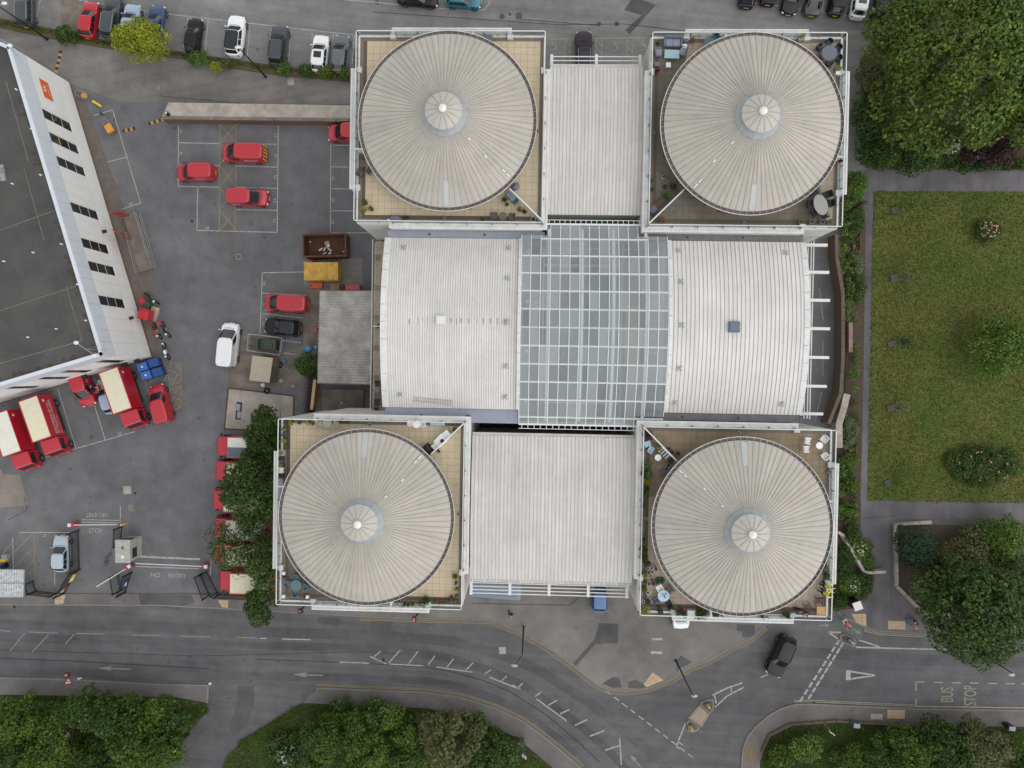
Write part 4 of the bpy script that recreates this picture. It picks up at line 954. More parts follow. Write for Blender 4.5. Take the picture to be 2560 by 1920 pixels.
    c.add(vs, [(i*NA+k, i*NA+(k+1)%NA, (i+1)*NA+(k+1)%NA, (i+1)*NA+k) for i in range(3) for k in range(NA)]+[(3*NA+k, 3*NA+(k+1)%NA, 4*NA) for k in range(NA)])
    rf = c.build('roof', rm, t, smooth=True)
    if ribs:
        for k in range(4):
            MB().obox(cx-hx*.05, (-.6+.4*k)*hy, z+.035*scale, hx*1.5, .05, .03*scale, 0).build('roof_rib', rm, rf)
    if kind in ('estate', 'suv') :
        for s in (-1, 1): MB().obox(cx, s*hy*.93, z+.03, hx*1.6, .04, .06, 0).build('roof_rail', M['steel'] if kind == 'estate' else M['plastic'], rf)
    if roofwin:
        f0, f1 = roofwin; MB().add([(cx+hx*f0,-hy*.62,z+.078),(cx+hx*f1,-hy*.62,z+.078),(cx+hx*f1,hy*.62,z+.078),(cx+hx*f0,hy*.62,z+.078)], [(0,1,2,3)]).build('sunroof', M['glassd'], rf)
    MB().cyl(cx-hx*.7, 0, z+.03*scale, z+.10*scale, .03, .012, 6).build('aerial', M['plastic'], rf)
    # windows, a few mm proud of the cabin
    def pt_front(u, h, s):
        cx, hx, hy, z = ringp(h); return (cx+s*(hx*_sup(u)+.018), u*hy, z+.012)
    def pt_side(v, h, s):
        cx, hx, hy, z = ringp(h); return (cx+v*hx, s*(hy*_sup(v)+.012), z)
    def grid(fn, us, hs):
        g = MB(); vs = [fn(u, h) for h in hs for u in us]; m = len(us)
        g.add(vs, [(j*m+i, j*m+i+1, (j+1)*m+i+1, (j+1)*m+i) for j in range(len(hs)-1) for i in range(m-1)]); return g
    us = [-.86+1.72*i/10 for i in range(11)]; hs = [.10,.5,.93]
    grid(lambda u, h: pt_front(u, h, 1), us, hs).build('windscreen', M['glassd'], t, smooth=True)
    if 'van' not in kind: grid(lambda u, h: pt_front(u, h, -1), [-.8+1.6*i/10 for i in range(11)], [.18,.5,.88]).build('rear_window', M['glassd'], t, smooth=True)
    for s in (-1, 1):
        spans = [(-.86,-.42),(-.38,.08),(.13,.82)] if 'van' not in kind else [(.42,.84)]
        for v0, v1 in spans: grid(lambda v, h: pt_side(v, h, s), [v0+(v1-v0)*i/6 for i in range(7)], [.14,.5,.86]).build('side_window', M['glassd'], t, smooth=True)
        mx_ = (S['bf']-.04)*L
        MB().ball((mx_, s*(hw+.09), belt+.06), (.07,.12,.075), 8, 6).build('wing_mirror', pm if kind != 'van' else M['plastic'], t, smooth=True)
        # lamps
        zl = S['nose']*scale*.86
        MB().ball((L*.455, s*hw*.70, zl), (.15*scale,.16*scale,.09*scale), 10, 6).build('headlight', M['lamp'], t, smooth=True)
        MB().ball((-L*.482, s*hw*.74, belt*.9), (.07,.10,.16 if kind in ('suv','van','bigvan','estate') else .10), 8, 6).build('tail_light', M['tail'], t, smooth=True)
        for wx in (.31*L, -.30*L):
            rr_ = (.33 if kind in ('suv','bigvan') else .31)*scale
            wh = MB(); y0 = s*(hw-.19); ring_ = []
            vs = []; K = 18
            for yy, r_ in ((hw-.2, rr_), (hw+.005, rr_), (hw+.02, rr_*.93), (hw+.02, rr_*.66)):
                for k in range(K): a = 2*math.pi*k/K; vs.append((wx+r_*math.cos(a), s*yy, rr_+r_*math.sin(a)))
            wh.add(vs, [(j*K+k, j*K+(k+1)%K, (j+1)*K+(k+1)%K, (j+1)*K+k) for j in range(3) for k in range(K)])
            w_ = wh.build('wheel', M['tyre'], t, smooth=True)
            vs = [(wx+rr_*.66*math.cos(2*math.pi*k/K), s*(hw+.012), rr_+rr_*.66*math.sin(2*math.pi*k/K)) for k in range(K)]+[(wx, s*(hw-.01), rr_)]
            MB().add(vs, [(k, (k+1)%K, K) for k in range(K)]).build('rim', M['rim'], w_)
    if plate:
        MB().box(-L*.5-.012,-.26,.55*scale,-L*.5+.005,.26,.66*scale).build('number_plate', M['plate_y'], t)
        MB().box(L*.5-.005,-.26,.36*scale,L*.5+.012,.26,.46*scale).build('number_plate', M['plate_w'], t)
    MB().obox(L*.482,0,.42*scale,.06,Wd*.5,.14*scale).build('grille', M['plastic'], t)
    for s in (-1, 1):
        w0 = MB().obox((S['bf']+.01)*L, s*.28, belt+.012, .03, .62, .02, s*.12).build('wiper', M['plastic'], t)
    return t
G1 = 'cars in the upper car park'
car('dark estate car at the corner beside the lamp post', 'estate', 'dgrey', 62, 14, -82+180-8, group=G1)
car('red hatchback parked at the end of the car park row', 'hatch', 'red', 222, 48, 97-15, group=G1)
car('dark grey estate with silver roof rails beside the red hatchback', 'estate', 'dgrey', 277, 42, 82, group=G1)
car('pale blue car half hidden under the yellow-green tree', 'hatch', 'sky', 326, 55, 82, group=G1)
car('blue saloon parked right of the yellow-green tree', 'hatch', 'blue', 388, 58, 81, group=G1)
car('black hatchback between the tree and the white car', 'hatch', 'black', 483, 88, 82, group=G1, scale=.95)
car('white crossover with black roof near the bent lamp post', 'suv', 'white', 588, 90, 83, roof='roofblk', group=G1)
car('dark grey crossover in the middle of the car park row', 'suv', 'dgrey', 696, 113, 83, group=G1)
car('white hatchback with dark glass roof near the pavilion', 'hatch', 'white', 799, 133, 84, group=G1, roofwin=(-.1, .75))
car('grey hatchback tight against the domed pavilion corner', 'hatch', 'grey', 851, 133, 84, group=G1)
G2 = 'cars cut by the top edge'
car('black car cut by the picture top left of the teal car', 'saloon', 'black', 1044, -8, -6, group=G2)
car('teal hatchback cut by the picture top edge', 'hatch', 'teal', 1158, -2, -5, group=G2, scale=.95)
car('dark blue car tail at the left of the top right row', 'hatch', 'navy', 1872, -30, 84, group=G2)
car('dark car with yellow plate second in the top right row', 'saloon', 'black', 1926, -42, 84, group=G2)
car('black saloon facing the pavilion in the top right row', 'hatch', 'black', 1980, -14, -98, group=G2)
car('black car with grey rear window in the top right row', 'saloon', 'dgrey', 2037, -14, 82, group=G2)
car('dark hatchback with red tail lamps left of the white car', 'hatch', 'black', 2096, -10, 82, group=G2)
car('white car in the top right row', 'hatch', 'white', 2152, -3, 81, group=G2, roofwin=(-.2, .6))
car('navy car half under the big maple', 'suv', 'navy', 2210, 2, 81, group=G2)
car('dark people carrier with maroon tint in the disabled bay', 'estate', 'plum', 1460, 130, 91, roof='roofblk', group='cars by the arcades', roofwin=(-.05, .5))
car('mid blue hatchback under the south arcade canopy', 'hatch', 'midblue', 1499, 1484, 89, group='cars by the arcades', zbase=.1)
car('white hatchback van with roof rack beneath the potted terrace', 'van', 'white', 1703, 1526, -88, cat='van', group='cars by the arcades', zbase=.1, zpx=1.2)
car('black crossover driving across the junction', 'suv', 'black', 1953, 1640, -113, group='street traffic', scale=1.04)
car('silver blue hatchback parked inside the exit gate', 'hatch', 'silver', 152, 1385, 89, group='yard cars')
car('black hatchback in bay 24 above the caged transformer', 'hatch', 'black', 706, 818, 174, group='yard cars', roof='roofblk')
car('light blue car squeezed between red van and box lorry', 'hatch', 'sky', 268, 990, 106, group='yard cars')
G3 = 'post vans in the yard'
VAN = {}
VAN['a'] = car('small red van in bay 39 facing left', 'van', 'postred', 489, 431, 180, cat='van', group=G3)
VAN['b'] = car('red van with yellow chevron rear parked over bay 36', 'bigvan', 'postred', 610, 384, 178, cat='van', group=G3, ribs=True)
VAN['c'] = car('red van facing right in bay 34', 'van', 'postred', 622, 494, -1, cat='van', group=G3)
VAN['d'] = car('red van half hidden by the pavilion edge facing left', 'van', 'postred', 868, 332, 180, cat='van', group=G3)
VAN['e'] = car('red van in bay 25 beside the corrugated shed', 'bigvan', 'postred', 716, 759, 178, cat='van', group=G3, ribs=True)
VAN['w'] = car('white panel van standing in the yard by the caged transformer', 'bigvan', 'white', 573, 862, 84, cat='van', group='yard cars', ribs=True)
VAN['h'] = car('red van with driver door open beside the box lorry', 'van', 'postred', 208, 968, -73, cat='van', group=G3)
VAN['j'] = car('red van nose up beside the blue bins', 'van', 'postred', 402, 1009, 106, cat='van', group=G3)
# lettering and trims on vans
def sidetext(t, s, size, x, z, side, m, W_=1.82):
    o = link('lettering', text_mesh(s, size).copy(), t); o.data.materials.clear(); o.data.materials.append(m)
    o.location = (x, side*(W_/2*.93+.03), z); o.rotation_euler = (math.radians(90-18), 0, math.pi if side > 0 else 0); return o
sidetext(VAN['b'], 'Royal Mail', .34, -1.0, 1.35, 1, M['white'], 1.95); sidetext(VAN['e'], 'Royal Mail', .2, -.6, 1.35, 1, M['white'], 1.95)
for k in 'ahj': sidetext(VAN[k], 'Royal Mail', .2, -.7, 1.25, 1, M['white'])
sidetext(VAN['c'], 'Royal Mail', .2, -1.2, 1.25, -1, M['white'])
for i in range(5):
    MB().obox(-2.462, -.75+i*.37, .6, .012, .13, 1.1, 0).build('chevron_stripe', M['plate_y'], VAN['b'])
dv = MB(); dv.obox(0, 0, .35, 1.0, .05, 1.0, 0); dd = dv.build('door', PAINT['postred'], VAN['h']); dd.location = (.95, 1.32, 0); dd.rotation_euler = (0, 0, math.radians(118))
w2 = MB(); w2.obox(0, 0, 1.36, .8, .04, .42, 0); q = w2.build('door_window', M['glassd'], dd)
# roof rack on the white van under the terrace
rk = MB()
for s in (-.5, -.17, .17, .5): rk.obox(.2, s, 1.95, 2.4, .05, .05)
for s in (-.9, 0, .9): rk.obox(.2+s, 0, 1.9, .05, 1.3, .05)
for o in list(COL.objects):
    if o.get('label', '').startswith('white hatchback van with roof rack'): rk.build('roof_rack', M['white'], o)

def lorry(label, px, py, deg, roofm, box=4.7, text=None, zpx=2.0, two_tone=False, group='red box lorries'):
    x, y = P2(px, py, zpx); t = thing('box_lorry', label, 'lorry', (x, y, .02), IA(deg), group)
    Wd, Ht = 2.2, 3.15; xb0, xb1 = -box/2-.75, box/2-.75
    MB().box(xb0,-Wd/2,.95,xb1,Wd/2,Ht).build('box_body', PAINT['postred'], t)
    rf = MB(); rf.box(xb0+.07,-Wd/2+.07,Ht,xb1-.07,Wd/2-.07,Ht+.03); r = rf.build('box_roof', roofm, t)
    if two_tone: MB().box(xb0+.09,.0,Ht+.03,xb1-.09,Wd/2-.09,Ht+.05).build('roof_sheet', PAINT['bluegrey'], r)
    for i in range(7): xx = xb0+box*(i+1)/8; MB().box(xx-.03,-Wd/2+.09,Ht+.03,xx+.03,Wd/2-.09,Ht+.045).build('roof_bow', roofm, r)
    fr = MB()
    for s in (-1, 1): fr.box(xb0,s*(Wd/2)-.05,Ht-.02,xb1,s*(Wd/2)+.05,Ht+.06)
    fr.box(xb0-.03,-Wd/2+.05,Ht-.02,xb0+.06,Wd/2-.05,Ht+.06); fr.box(xb1-.06,-Wd/2+.05,Ht-.02,xb1+.03,Wd/2-.05,Ht+.06); fr.build('roof_edge', PAINT['red'], t)
    # cab: sloping profile extruded across
    prof = [(xb1+.08,.5),(xb1+1.95,.5),(xb1+2.0,.95),(xb1+1.85,1.25),(xb1+1.55,2.02),(xb1+1.4,2.14),(xb1+.08,2.2)]
    cb = MB(); n = len(prof); cw = 1.0
    cb.add([(a,-cw,z) for a, z in prof]+[(a,cw,z) for a, z in prof], [(i,(i+1)%n,n+(i+1)%n,n+i) for i in range(n)]+[tuple(range(n-1,-1,-1)), tuple(range(n,2*n))]); cabo = cb.build('cab', PAINT['postred'], t)
    MB().add([(xb1+1.83,-.88,1.30),(xb1+1.83,.88,1.30),(xb1+1.57,.82,1.98),(xb1+1.57,-.82,1.98)], [(0,1,2,3)]).build('windscreen', M['glassd'], cabo).location = (.02, 0, .015)
    for s in (-1, 1):
        MB().add([(xb1+.3,s*1.006,1.3),(xb1+1.65,s*1.006,1.3),(xb1+1.4,s*1.006,1.95),(xb1+.3,s*1.006,1.98)], [(0,1,2,3)]).build('side_window', M['glassd'], cabo)
        mr = MB(); mr.box(xb1+1.25,s*1.22-.07,1.35,xb1+1.4,s*1.22+.07,1.75); mr.box(xb1+1.3,min(s*1.0,s*1.22),1.6,xb1+1.34,max(s*1.0,s*1.22),1.64); mr.build('door_mirror', M['plastic'], cabo)
        MB().ball((xb1+1.92, s*.72, .85), (.1,.17,.1), 8, 6).build('headlight', M['lamp'], cabo)
        for wx in (xb1+1.15, xb0+1.0):
            K = 18; rr = .42; vs = []
            for yy, r_ in ((.75, rr), (1.05, rr), (1.09, rr*.9), (1.07, rr*.55)):
                for k in range(K): a = 2*math.pi*k/K; vs.append((wx+r_*math.cos(a), s*yy, rr+r_*math.sin(a)))
            w = MB().add(vs, [(j*K+k, j*K+(k+1)%K, (j+1)*K+(k+1)%K, (j+1)*K+k) for j in range(3) for k in range(K)]).build('wheel', M['tyre'], t, smooth=True)
            MB().add([(wx+rr*.55*math.cos(2*math.pi*k/K), s*1.07, rr+rr*.55*math.sin(2*math.pi*k/K)) for k in range(K)]+[(wx, s*1.0, rr)], [(k,(k+1)%K,K) for k in range(K)]).build('rim', M['rim'], w)
    ch = MB(); ch.box(xb0+.1,-.45,.55,xb1+.3,.45,.8); ch.box(xb0+1.6,-1.02,.45,xb1-.6,-.98,.85); ch.box(xb0+1.6,.98,.45,xb1-.6,1.02,.85); ch.build('chassis', M['plastic'], t)
    if text:
        for i, (s, sz) in enumerate(text):
            o = link('lettering', text_mesh(s, sz, 0, 'LEFT').copy(), t); o.data.materials.clear(); o.data.materials.append(M['white'])
            o.location = (xb1-.25, Wd/2+.012, Ht-1.02-i*.42); o.rotation_euler = (math.pi/2, 0, math.pi)
    o = MB().box(xb0+.5,Wd/2+.004,Ht-.75,xb0+.75,Wd/2+.012,Ht-.45).build('emblem', M['white'], t)
    return t
TX = [('DELIVERIES UP TO', .44), ('27 MILLION HOMES.', .44), ('ALL IN A DAY\'S WORK', .2)]
lorry('red box lorry at the picture edge with off-white roof', 38, 1098, -71, PAINT['palegrey'])
lorry('red box lorry with cream ribbed roof and white slogan on its side', 112, 1062, -71, PAINT['cream'], text=TX)
lorry('red box lorry with cream roof parked beside the blue bins', 310, 992, -71, PAINT['cream'])
for i, (x, y, m, tt, nm) in enumerate([(612,1116,'palegrey',True,'red lorry with half grey roof, topmost of the row under the trees'), (609,1178,'cream',False,'red lorry with beige roof, second of the row under the trees'), (602,1250,'cream',False,'red lorry largely covered by the dark tree, third in its row'), (606,1320,'palegrey',False,'red lorry with leaf-littered white roof, fourth in its row'), (606,1382,'cream',False,'red lorry below thin branches, fifth in its row'), (618,1452,'cream',False,'red lorry by the entry gate, last of the row under the trees')]):
    lorry(nm, x, y, 179, PAINT[m], box=4.4, two_tone=tt, group='lorries nosing out from the trees')
# long slate-blue coach half under the south arcade
x, y = P2(1240, 1472, 2.0); t = thing('minibus', 'long slate blue minibus half under the south arcade canopy', 'minibus', (x, y, .12), IA(-4))
b = MB(); vs = []; K = 8
for xx in (-2.7,-2.62,-2.4,2.4,2.62,2.7):
    f = 1.0 if abs(xx) < 2.5 else (.94 if abs(xx) < 2.65 else .82)
    for yy, z in ((-1.05,.4),(-1.08,1.0),(-1.04,1.7),(-.92,2.35),(-.6,2.5),(.6,2.5),(.92,2.35),(1.04,1.7),(1.08,1.0),(1.05,.4)): vs.append((xx, yy*f, z*(.93+.07*f)))
n = 10; b.add(vs, [(i*n+k,(i+1)*n+k,(i+1)*n+(k+1)%n,i*n+(k+1)%n) for i in range(5) for k in range(n)]+[tuple(range(n)), tuple(range(6*n-1,5*n-1,-1))]); b.build('body', PAINT['slate'], t, smooth=True)
for k in range(4): MB().box(-2.2,-.55+k*.36,2.5,2.2,-.5+k*.36,2.53).build('roof_rib', PAINT['slate'], t)
for s in (-1, 1):
    MB().box(-2.3,s*1.07-.01,1.3,2.0,s*1.07+.01,1.9).build('side_window', M['glassd'], t)
    for wx in (-1.7, 1.7): MB().ball((wx, s*.98, .38), (.38,.12,.38), 14, 8).build('wheel', M['tyre'], t)
MB().box(2.6,-.8,1.2,2.68,.8,2.0).build('windscreen', M['glassd'], t)

# motorcycles and bicycles
def motorbike(label, px, py, deg, m, box=None):
    x, y = P2(px, py, .5); t = thing('motorcycle', label, 'motorcycle', (x, y, .02), IA(deg), 'motorcycles by the depot door')
    for wx in (-.7, .7):
        w = MB(); K = 16
        w.tube([(wx+.3*math.cos(2*math.pi*k/K), 0, .3+.3*math.sin(2*math.pi*k/K)) for k in range(K)], .065, 6, 0, True); w.build('wheel', M['tyre'], t, smooth=True)
    MB().ball((.15,0,.72), (.32,.17,.16), 10, 8).build('fuel_tank', m, t, smooth=True)
    MB().ball((-.38,0,.74), (.42,.15,.08), 10, 6).build('seat', M['plastic'], t, smooth=True)
    MB().ball((.05,0,.42), (.28,.2,.2), 8, 6).build('engine', M['steel'], t, smooth=True)
    MB().tube([(.72,0,.32),(.52,0,.85),(.46,0,1.0)], .045, 6).build('fork', M['steel'], t)
    MB().tube([(.34,-.38,1.0),(.46,-.2,1.03),(.48,0,1.0),(.46,.2,1.03),(.34,.38,1.0)], .025, 6).build('handlebar', M['plastic'], t)
    MB().ball((.62,0,.88), (.12,.14,.14), 8, 6).build('headlamp', M['lamp'], t, smooth=True)
    MB().obox(-.75,0,.6,.35,.2,.06).build('rear_mudguard', m, t)
    if box: MB().obox(-.72,0,.85,.4,.42,.34).build('top_box', box, t)
    return t
motorbike('black motorcycle parked beside the green and red boxes', 378, 746, -38, PAINT['black'])
motorbike('red motorcycle nearest the depot wall', 391, 828, -62, PAINT['red'])
motorbike('black and red motorcycle with red top box', 413, 824, -62, PAINT['black'], PAINT['postred'])
motorbike('white and black motorcycle below the other motorcycles', 414, 878, -72, PAINT['white'])
def bicycle(label, px, py, deg, m, z=.02, zpx=.5):
    x, y = P2(px, py, zpx); t = thing('bicycle', label, 'bicycle', (x, y, z), IA(deg), 'bicycles')
    for wx in (-.52, .52):
        w = MB(); K = 18; w.tube([(wx+.33*math.cos(2*math.pi*k/K), 0, .34+.33*math.sin(2*math.pi*k/K)) for k in range(K)], .02, 5, 0, True)
        for k in range(0, 18, 3): w.tube([(wx,0,.34),(wx+.33*math.cos(2*math.pi*k/K), 0, .34+.33*math.sin(2*math.pi*k/K))], .005, 3)
        w.build('wheel', M['tyre'], t)
    f = MB()
    for a, b_ in (((-.52,0,.34),(-.05,0,.3)),((-.05,0,.3),(-.2,0,.85)),((-.52,0,.34),(-.2,0,.8)),((-.2,0,.78),(.38,0,.82)),((-.05,0,.3),(.38,0,.75)),((.52,0,.34),(.36,0,.95))): f.tube([a, b_], .018, 5)
    f.build('frame', m, t)
    MB().ball((-.21,0,.92), (.14,.07,.04), 8, 6).build('saddle', M['plastic'], t)
    MB().tube([(.3,-.28,.98),(.4,0,.98),(.3,.28,.98)], .016, 5).build('handlebar', M['plastic'], t)
    return t
bicycle('dark bicycle leaning by the gatehouse kiosk', 269, 1398, 70, M['black'])
# ---------------- depot building at the left ----------------
A_, B_ = Vector((*P2(176,208),0)), Vector((*P2(382,893),0)); C_ = Vector((*P2(0,1007),0))
dp = thing('mail_depot', 'white clad depot with flat dark roof and slim stacked windows', 'building', (0, 0, 0))
DZ_ = 9.0
u1 = (B_-A_).normalized(); n1 = Vector((-u1.y, u1.x, 0)); n1 = n1 if n1.x > 0 else -n1
u2 = (C_-B_).normalized(); n2 = Vector((-u2.y, u2.x, 0)); n2 = n2 if n2.y < 0 else -n2
C2 = B_+u2*34; A2 = A_+Vector((-34, 14, 0))
MB().prism([(p.x, p.y) for p in (A_-n1*.3, B_-n1*.3-n2*.3, C2-n2*.3, C2+Vector((-6,30,0)), A2)], 0, DZ_-.15).build('core', mat('depot_roof_felt', srgb(82,81,79), .95, col2=srgb(66,65,64), vscale=.25, fine=.12, fscale=10), dp)
M['cladA'] = mat('clad_white', srgb(224,224,221), .5, var=.03, vscale=.7); M['cladB'] = mat('clad_bluegrey', srgb(200,205,213), .5, var=.03, vscale=.7); M['cladC'] = mat('clad_low', srgb(229,229,226), .5, var=.03, vscale=.7)
def wallface(o, u, n, length, wins, pw=1.32):
    ang = math.atan2(u.y, u.x)
    for (z0, z1, m, off) in ((0.25, 2.42, 'cladC', 0.0), (2.44, 6.9, 'cladA', 0.0), (6.92, 9.0, 'cladB', 0.0)):
        k = int(length/pw)+1
        for i in range(k):
            s0, s1 = i*pw+.01, min((i+1)*pw-.01, length)
            if s1-s0 < .1: continue
            segs = [(s0, s1)]
            if m == 'cladA':
                for w0 in wins:
                    ns = []
                    for a, b in segs:
                        if w0+1.08 <= a or w0 >= b: ns.append((a, b))
                        else:
                            if w0 > a+.05: ns.append((a, w0))
                            if w0+1.08 < b-.05: ns.append((w0+1.08, b))
                    segs = ns
            for a, b in segs:
                c = o+u*((a+b)/2)-n*.06; MB().obox(c.x, c.y, z0, b-a, .12, z1-z0, ang).build('cladding_panel', M[m], dp)
    for w0 in wins:
        c = o+u*(w0+.54)-n*.12
        w = MB().obox(c.x, c.y, 2.44, 1.08, .1, 4.46, ang).build('window', M['white'], dp)
        for j in range(3):
            c2 = o+u*(w0+.54)-n*.09; MB().obox(c2.x, c2.y, 2.56+j*1.47, .96, .1, 1.34, ang).build('pane', M['glassd'], w)
    c = o+u*(length/2)-n*.2; MB().obox(c.x, c.y, DZ_-.05, length, .35, .14, ang).build('coping', M['cladB'], dp)
    c = o+u*(length/2)-n*.05; MB().obox(c.x, c.y, 0, length, .12, .25, ang).build('plinth', M['brick'], dp)
wallface(A_, u1, n1, (B_-A_).length, [5.5, 8.0, 10.5, 15.4, 19.2, 21.65, 25.3])
wallface(B_, u2, n2, 34.0, [1.45, 5.2, 7.7, 11.2])
wallface(A_, Vector((-.925,.38,0)).normalized(), Vector((.38,.925,0)).normalized(), 20, [])
# orange sign with white emblem on the long wall
def onwall(s, z, off=.02): p = A_+u1*s+n1*off; return (p.x, p.y, z)
ang1 = math.atan2(u1.y, u1.x)
sg = MB(); p = onwall(2.93, 4.55, .04); sg.obox(p[0], p[1], 4.55, 2.0, .06, 1.3, ang1); sgo = sg.build('sign_panel', mat('sign_orange', srgb(214,96,40), .5), dp)
o = link('lettering', text_mesh('Royal Mail', .3).copy(), sgo); o.data.materials.append(M['white']); p = onwall(2.93, 4.95, .085); o.location = p; o.rotation_euler = (math.pi/2, 0, ang1)
for s_, z_ in ((2.75, 5.45), (3.1, 5.45)): p = onwall(s_, z_, .08); MB().obox(p[0], p[1], z_-.12, .22, .02, .26, ang1).build('emblem', M['white'], sgo)
for s_, z_ in ((17.8, 2.5), (27.5, 2.3)): p = onwall(s_, z_, .25); MB().obox(p[0], p[1], z_, .3, .4, .25, ang1).build('floodlight', M['black'], dp)
for s_ in (.9, 2.3, 7.0): p = B_+u2*s_+n2*.25; MB().obox(p.x, p.y, 1.6, .5, .4, .35, math.atan2(u2.y, u2.x)).build('floodlight', M['black'], dp)
# moss line, roof vents and masts
for i in range(60):
    s = random.uniform(5, (B_-A_).length-1) if i < 36 else random.uniform(1, 16); uu, nn, oo = (u1, n1, A_) if i < 36 else (u2, n2, B_)
    q = oo+uu*s-nn*random.uniform(.5, 1.0); MB().ball((q.x, q.y, DZ_-.14), (random.uniform(.1,.45), random.uniform(.08,.22), .05), 7, 4).build('roof_moss', mat('roof_moss_brown', srgb(74,62,46), 1, var=.2), dp)
for a, b in (((15,205),(72,405)),((-40,590),(140,525)),((-40,790),(190,715)),((165,715),(205,850)),((205,852),(-40,920)),((60,420),(110,600))):
    p, q = W(*a, DZ_-.15), W(*b, DZ_-.15); d = q-p; m_ = (p+q)/2; MB().obox(m_.x, m_.y, DZ_-.15, d.length, .07, .012, math.atan2(d.y, d.x)).build('felt_seam', M['concd'], dp)
vp = [(40,223),(101,437),(30,459),(153,610),(82,631),(9,653),(214,801),(140,822),(69,843),(7,956),(78,322),(197,711),(193,711)]
for a, b in vp: x, y = P2(a, b, DZ_); MB().cyl(x, y, DZ_-.15, DZ_+.1, .085, .07, 10).build('roof_vent', M['white'], dp)
def mast(label, px, py, z):
    x, y = P2(px, py, z); t = thing('floodlight_mast', label, 'mast', (x, y, z), 0, 'masts on the depot roof')
    b = MB()
    for a in (0, 2.1, 4.2): b.tube([(.5*math.cos(a),.5*math.sin(a),0),(0,0,2.3)], .03, 5)
    b.tube([(0,0,1.2),(0,0,2.6)], .04, 6); b.tube([(-.9,.6,2.5),(.9,-.6,2.5)], .04, 6); b.build('frame', M['steel'], t)
    for s in (-1, 1): MB().ball((s*.9,-s*.6,2.55), (.26,.2,.16), 10, 6).build('lamp_head', M['white'], t, smooth=True)
    return t
mast('steel twin lamp mast at the far corner of the depot roof', 50, 128, DZ_)
mast('steel twin lamp mast at the lower corner of the depot roof', 254, 875, DZ_)
x, y = P2(5, 432, DZ_); t = thing('roof_aerial', 'pale boxy aerial frame on the depot roof at picture edge', 'aerial', (x, y, DZ_-.15))
MB().obox(0,0,0,.5,1.6,.2,.2).build('base', M['steel'], t); MB().tube([(0,0,.2),(.1,.1,2.2)], .06, 6).build('pole', M['steel'], t); MB().obox(.5,0,1.0,.5,.5,.3).build('box', M['zinc'], t); MB().obox(.1,.7,1.4,.5,.5,.4).build('box', M['zinc'], t)
# red double doors open onto the ramp, handrails
rampr = [Vector((*P2(a, b), 0)) for a, b in ((346,529),(388,672),(350,682),(314,545))]
t = thing('loading_ramp', 'concrete loading ramp with steel handrails at the depot doors', 'ramp', (0, 0, 0))
MB().prism([(p.x, p.y) for p in rampr], .0, .35).build('slab', M['concd'], t)
for a, b in (((334,528),(378,668)), ((346,530),(386,670)), ((312,580),(338,680))):
    p, q = W(a[0], a[1], 1.2), W(b[0], b[1], 1.2); h = MB(); h.tube([p, q], .03, 6); h.tube([p-Vector((0,0,.4)), q-Vector((0,0,.4))], .025, 6)
    for k in range(6): r = p+(q-p)*(k/5); h.tube([r, Vector((r.x, r.y, 0))], .025, 5)
    h.build('handrail', M['steel'], t)
for lab, a, b, dg in (('upper red steel door standing open at the depot ramp', 300, 536, 5), ('lower red steel door standing open at the depot ramp', 308, 586, -30)):
    x, y = P2(a, b, 1.2); o = MB().obox(0, 0, 0, 1.2, .06, 2.2, 0).build('red_door', PAINT['postred'], None, (x, y, .25), IA(dg)); tag(o, lab, 'door', 'open red doors')
    MB().obox(.45,.05,1.0,.12,.06,.04).build('handle', M['steel'], o)
x, y = P2(364, 786, 1.0); o = MB().obox(0, 0, 0, 1.1, 1.15, 1.4, 0).build('red_cabinet', PAINT['postred'], None, (x, y, .02), IA(-12)); tag(o, 'square dark red cabinet against the depot wall', 'cabinet'); MB().obox(0,0,1.4,1.16,1.2,.05).build('lid', PAINT['postred'], o)
x, y = P2(388, 785); o = MB().obox(0, 0, 0, .9, 1.6, .25, 0).build('concrete_step', M['conc'], None, (x, y, .012), IA(-14)); tag(o, 'pale concrete doorstep beside the red cabinet', 'step'); MB().obox(.3,.6,.25,.2,.25,.1).build('yellow_bin_lid', M['plate_y'], o)
for lab, a, b, m in (('small red crate beside the black motorcycle', 358, 752, PAINT['postred']), ('green box beside the black motorcycle', 371, 761, mat('green_box', srgb(50,84,56), .6))):
    x, y = P2(a, b, .4); o = MB().obox(0,0,0,.6,.5,.6).build('storage_box', m, None, (x, y, .02), IA(-40)); tag(o, lab, 'box', 'boxes by the motorcycles'); MB().obox(0,0,.6,.66,.56,.06).build('lid', m, o)
# road humps
def hump(label, p0, p1, n):
    a, b = Vector((*P2(*p0), 0)), Vector((*P2(*p1), 0)); d = b-a; t = thing('speed_hump', label, 'speed hump', a, math.atan2(d.y, d.x), 'yellow and black road humps')
    for i in range(n):
        l = d.length/n; MB().add([(i*l,-.2,0),((i+1)*l-.01,-.2,0),((i+1)*l-.01,.2,0),(i*l,.2,0),(i*l,-.1,.06),((i+1)*l-.01,-.1,.06),((i+1)*l-.01,.1,.06),(i*l,.1,.06)], [(4,5,6,7),(0,1,5,4),(2,3,7,6),(1,2,6,5),(3,0,4,7)]).build('segment', mat('hump_yellow', srgb(176,138,76), .8, var=.15) if i % 2 else mat('hump_black', srgb(56,54,52), .8), t)
hump('striped road hump beside the depot corner', (152,127), (140,182), 8); hump('striped road hump left in the lane', (307,328), (338,320), 5); hump('striped road hump against the concrete platform', (371,310), (410,298), 6)
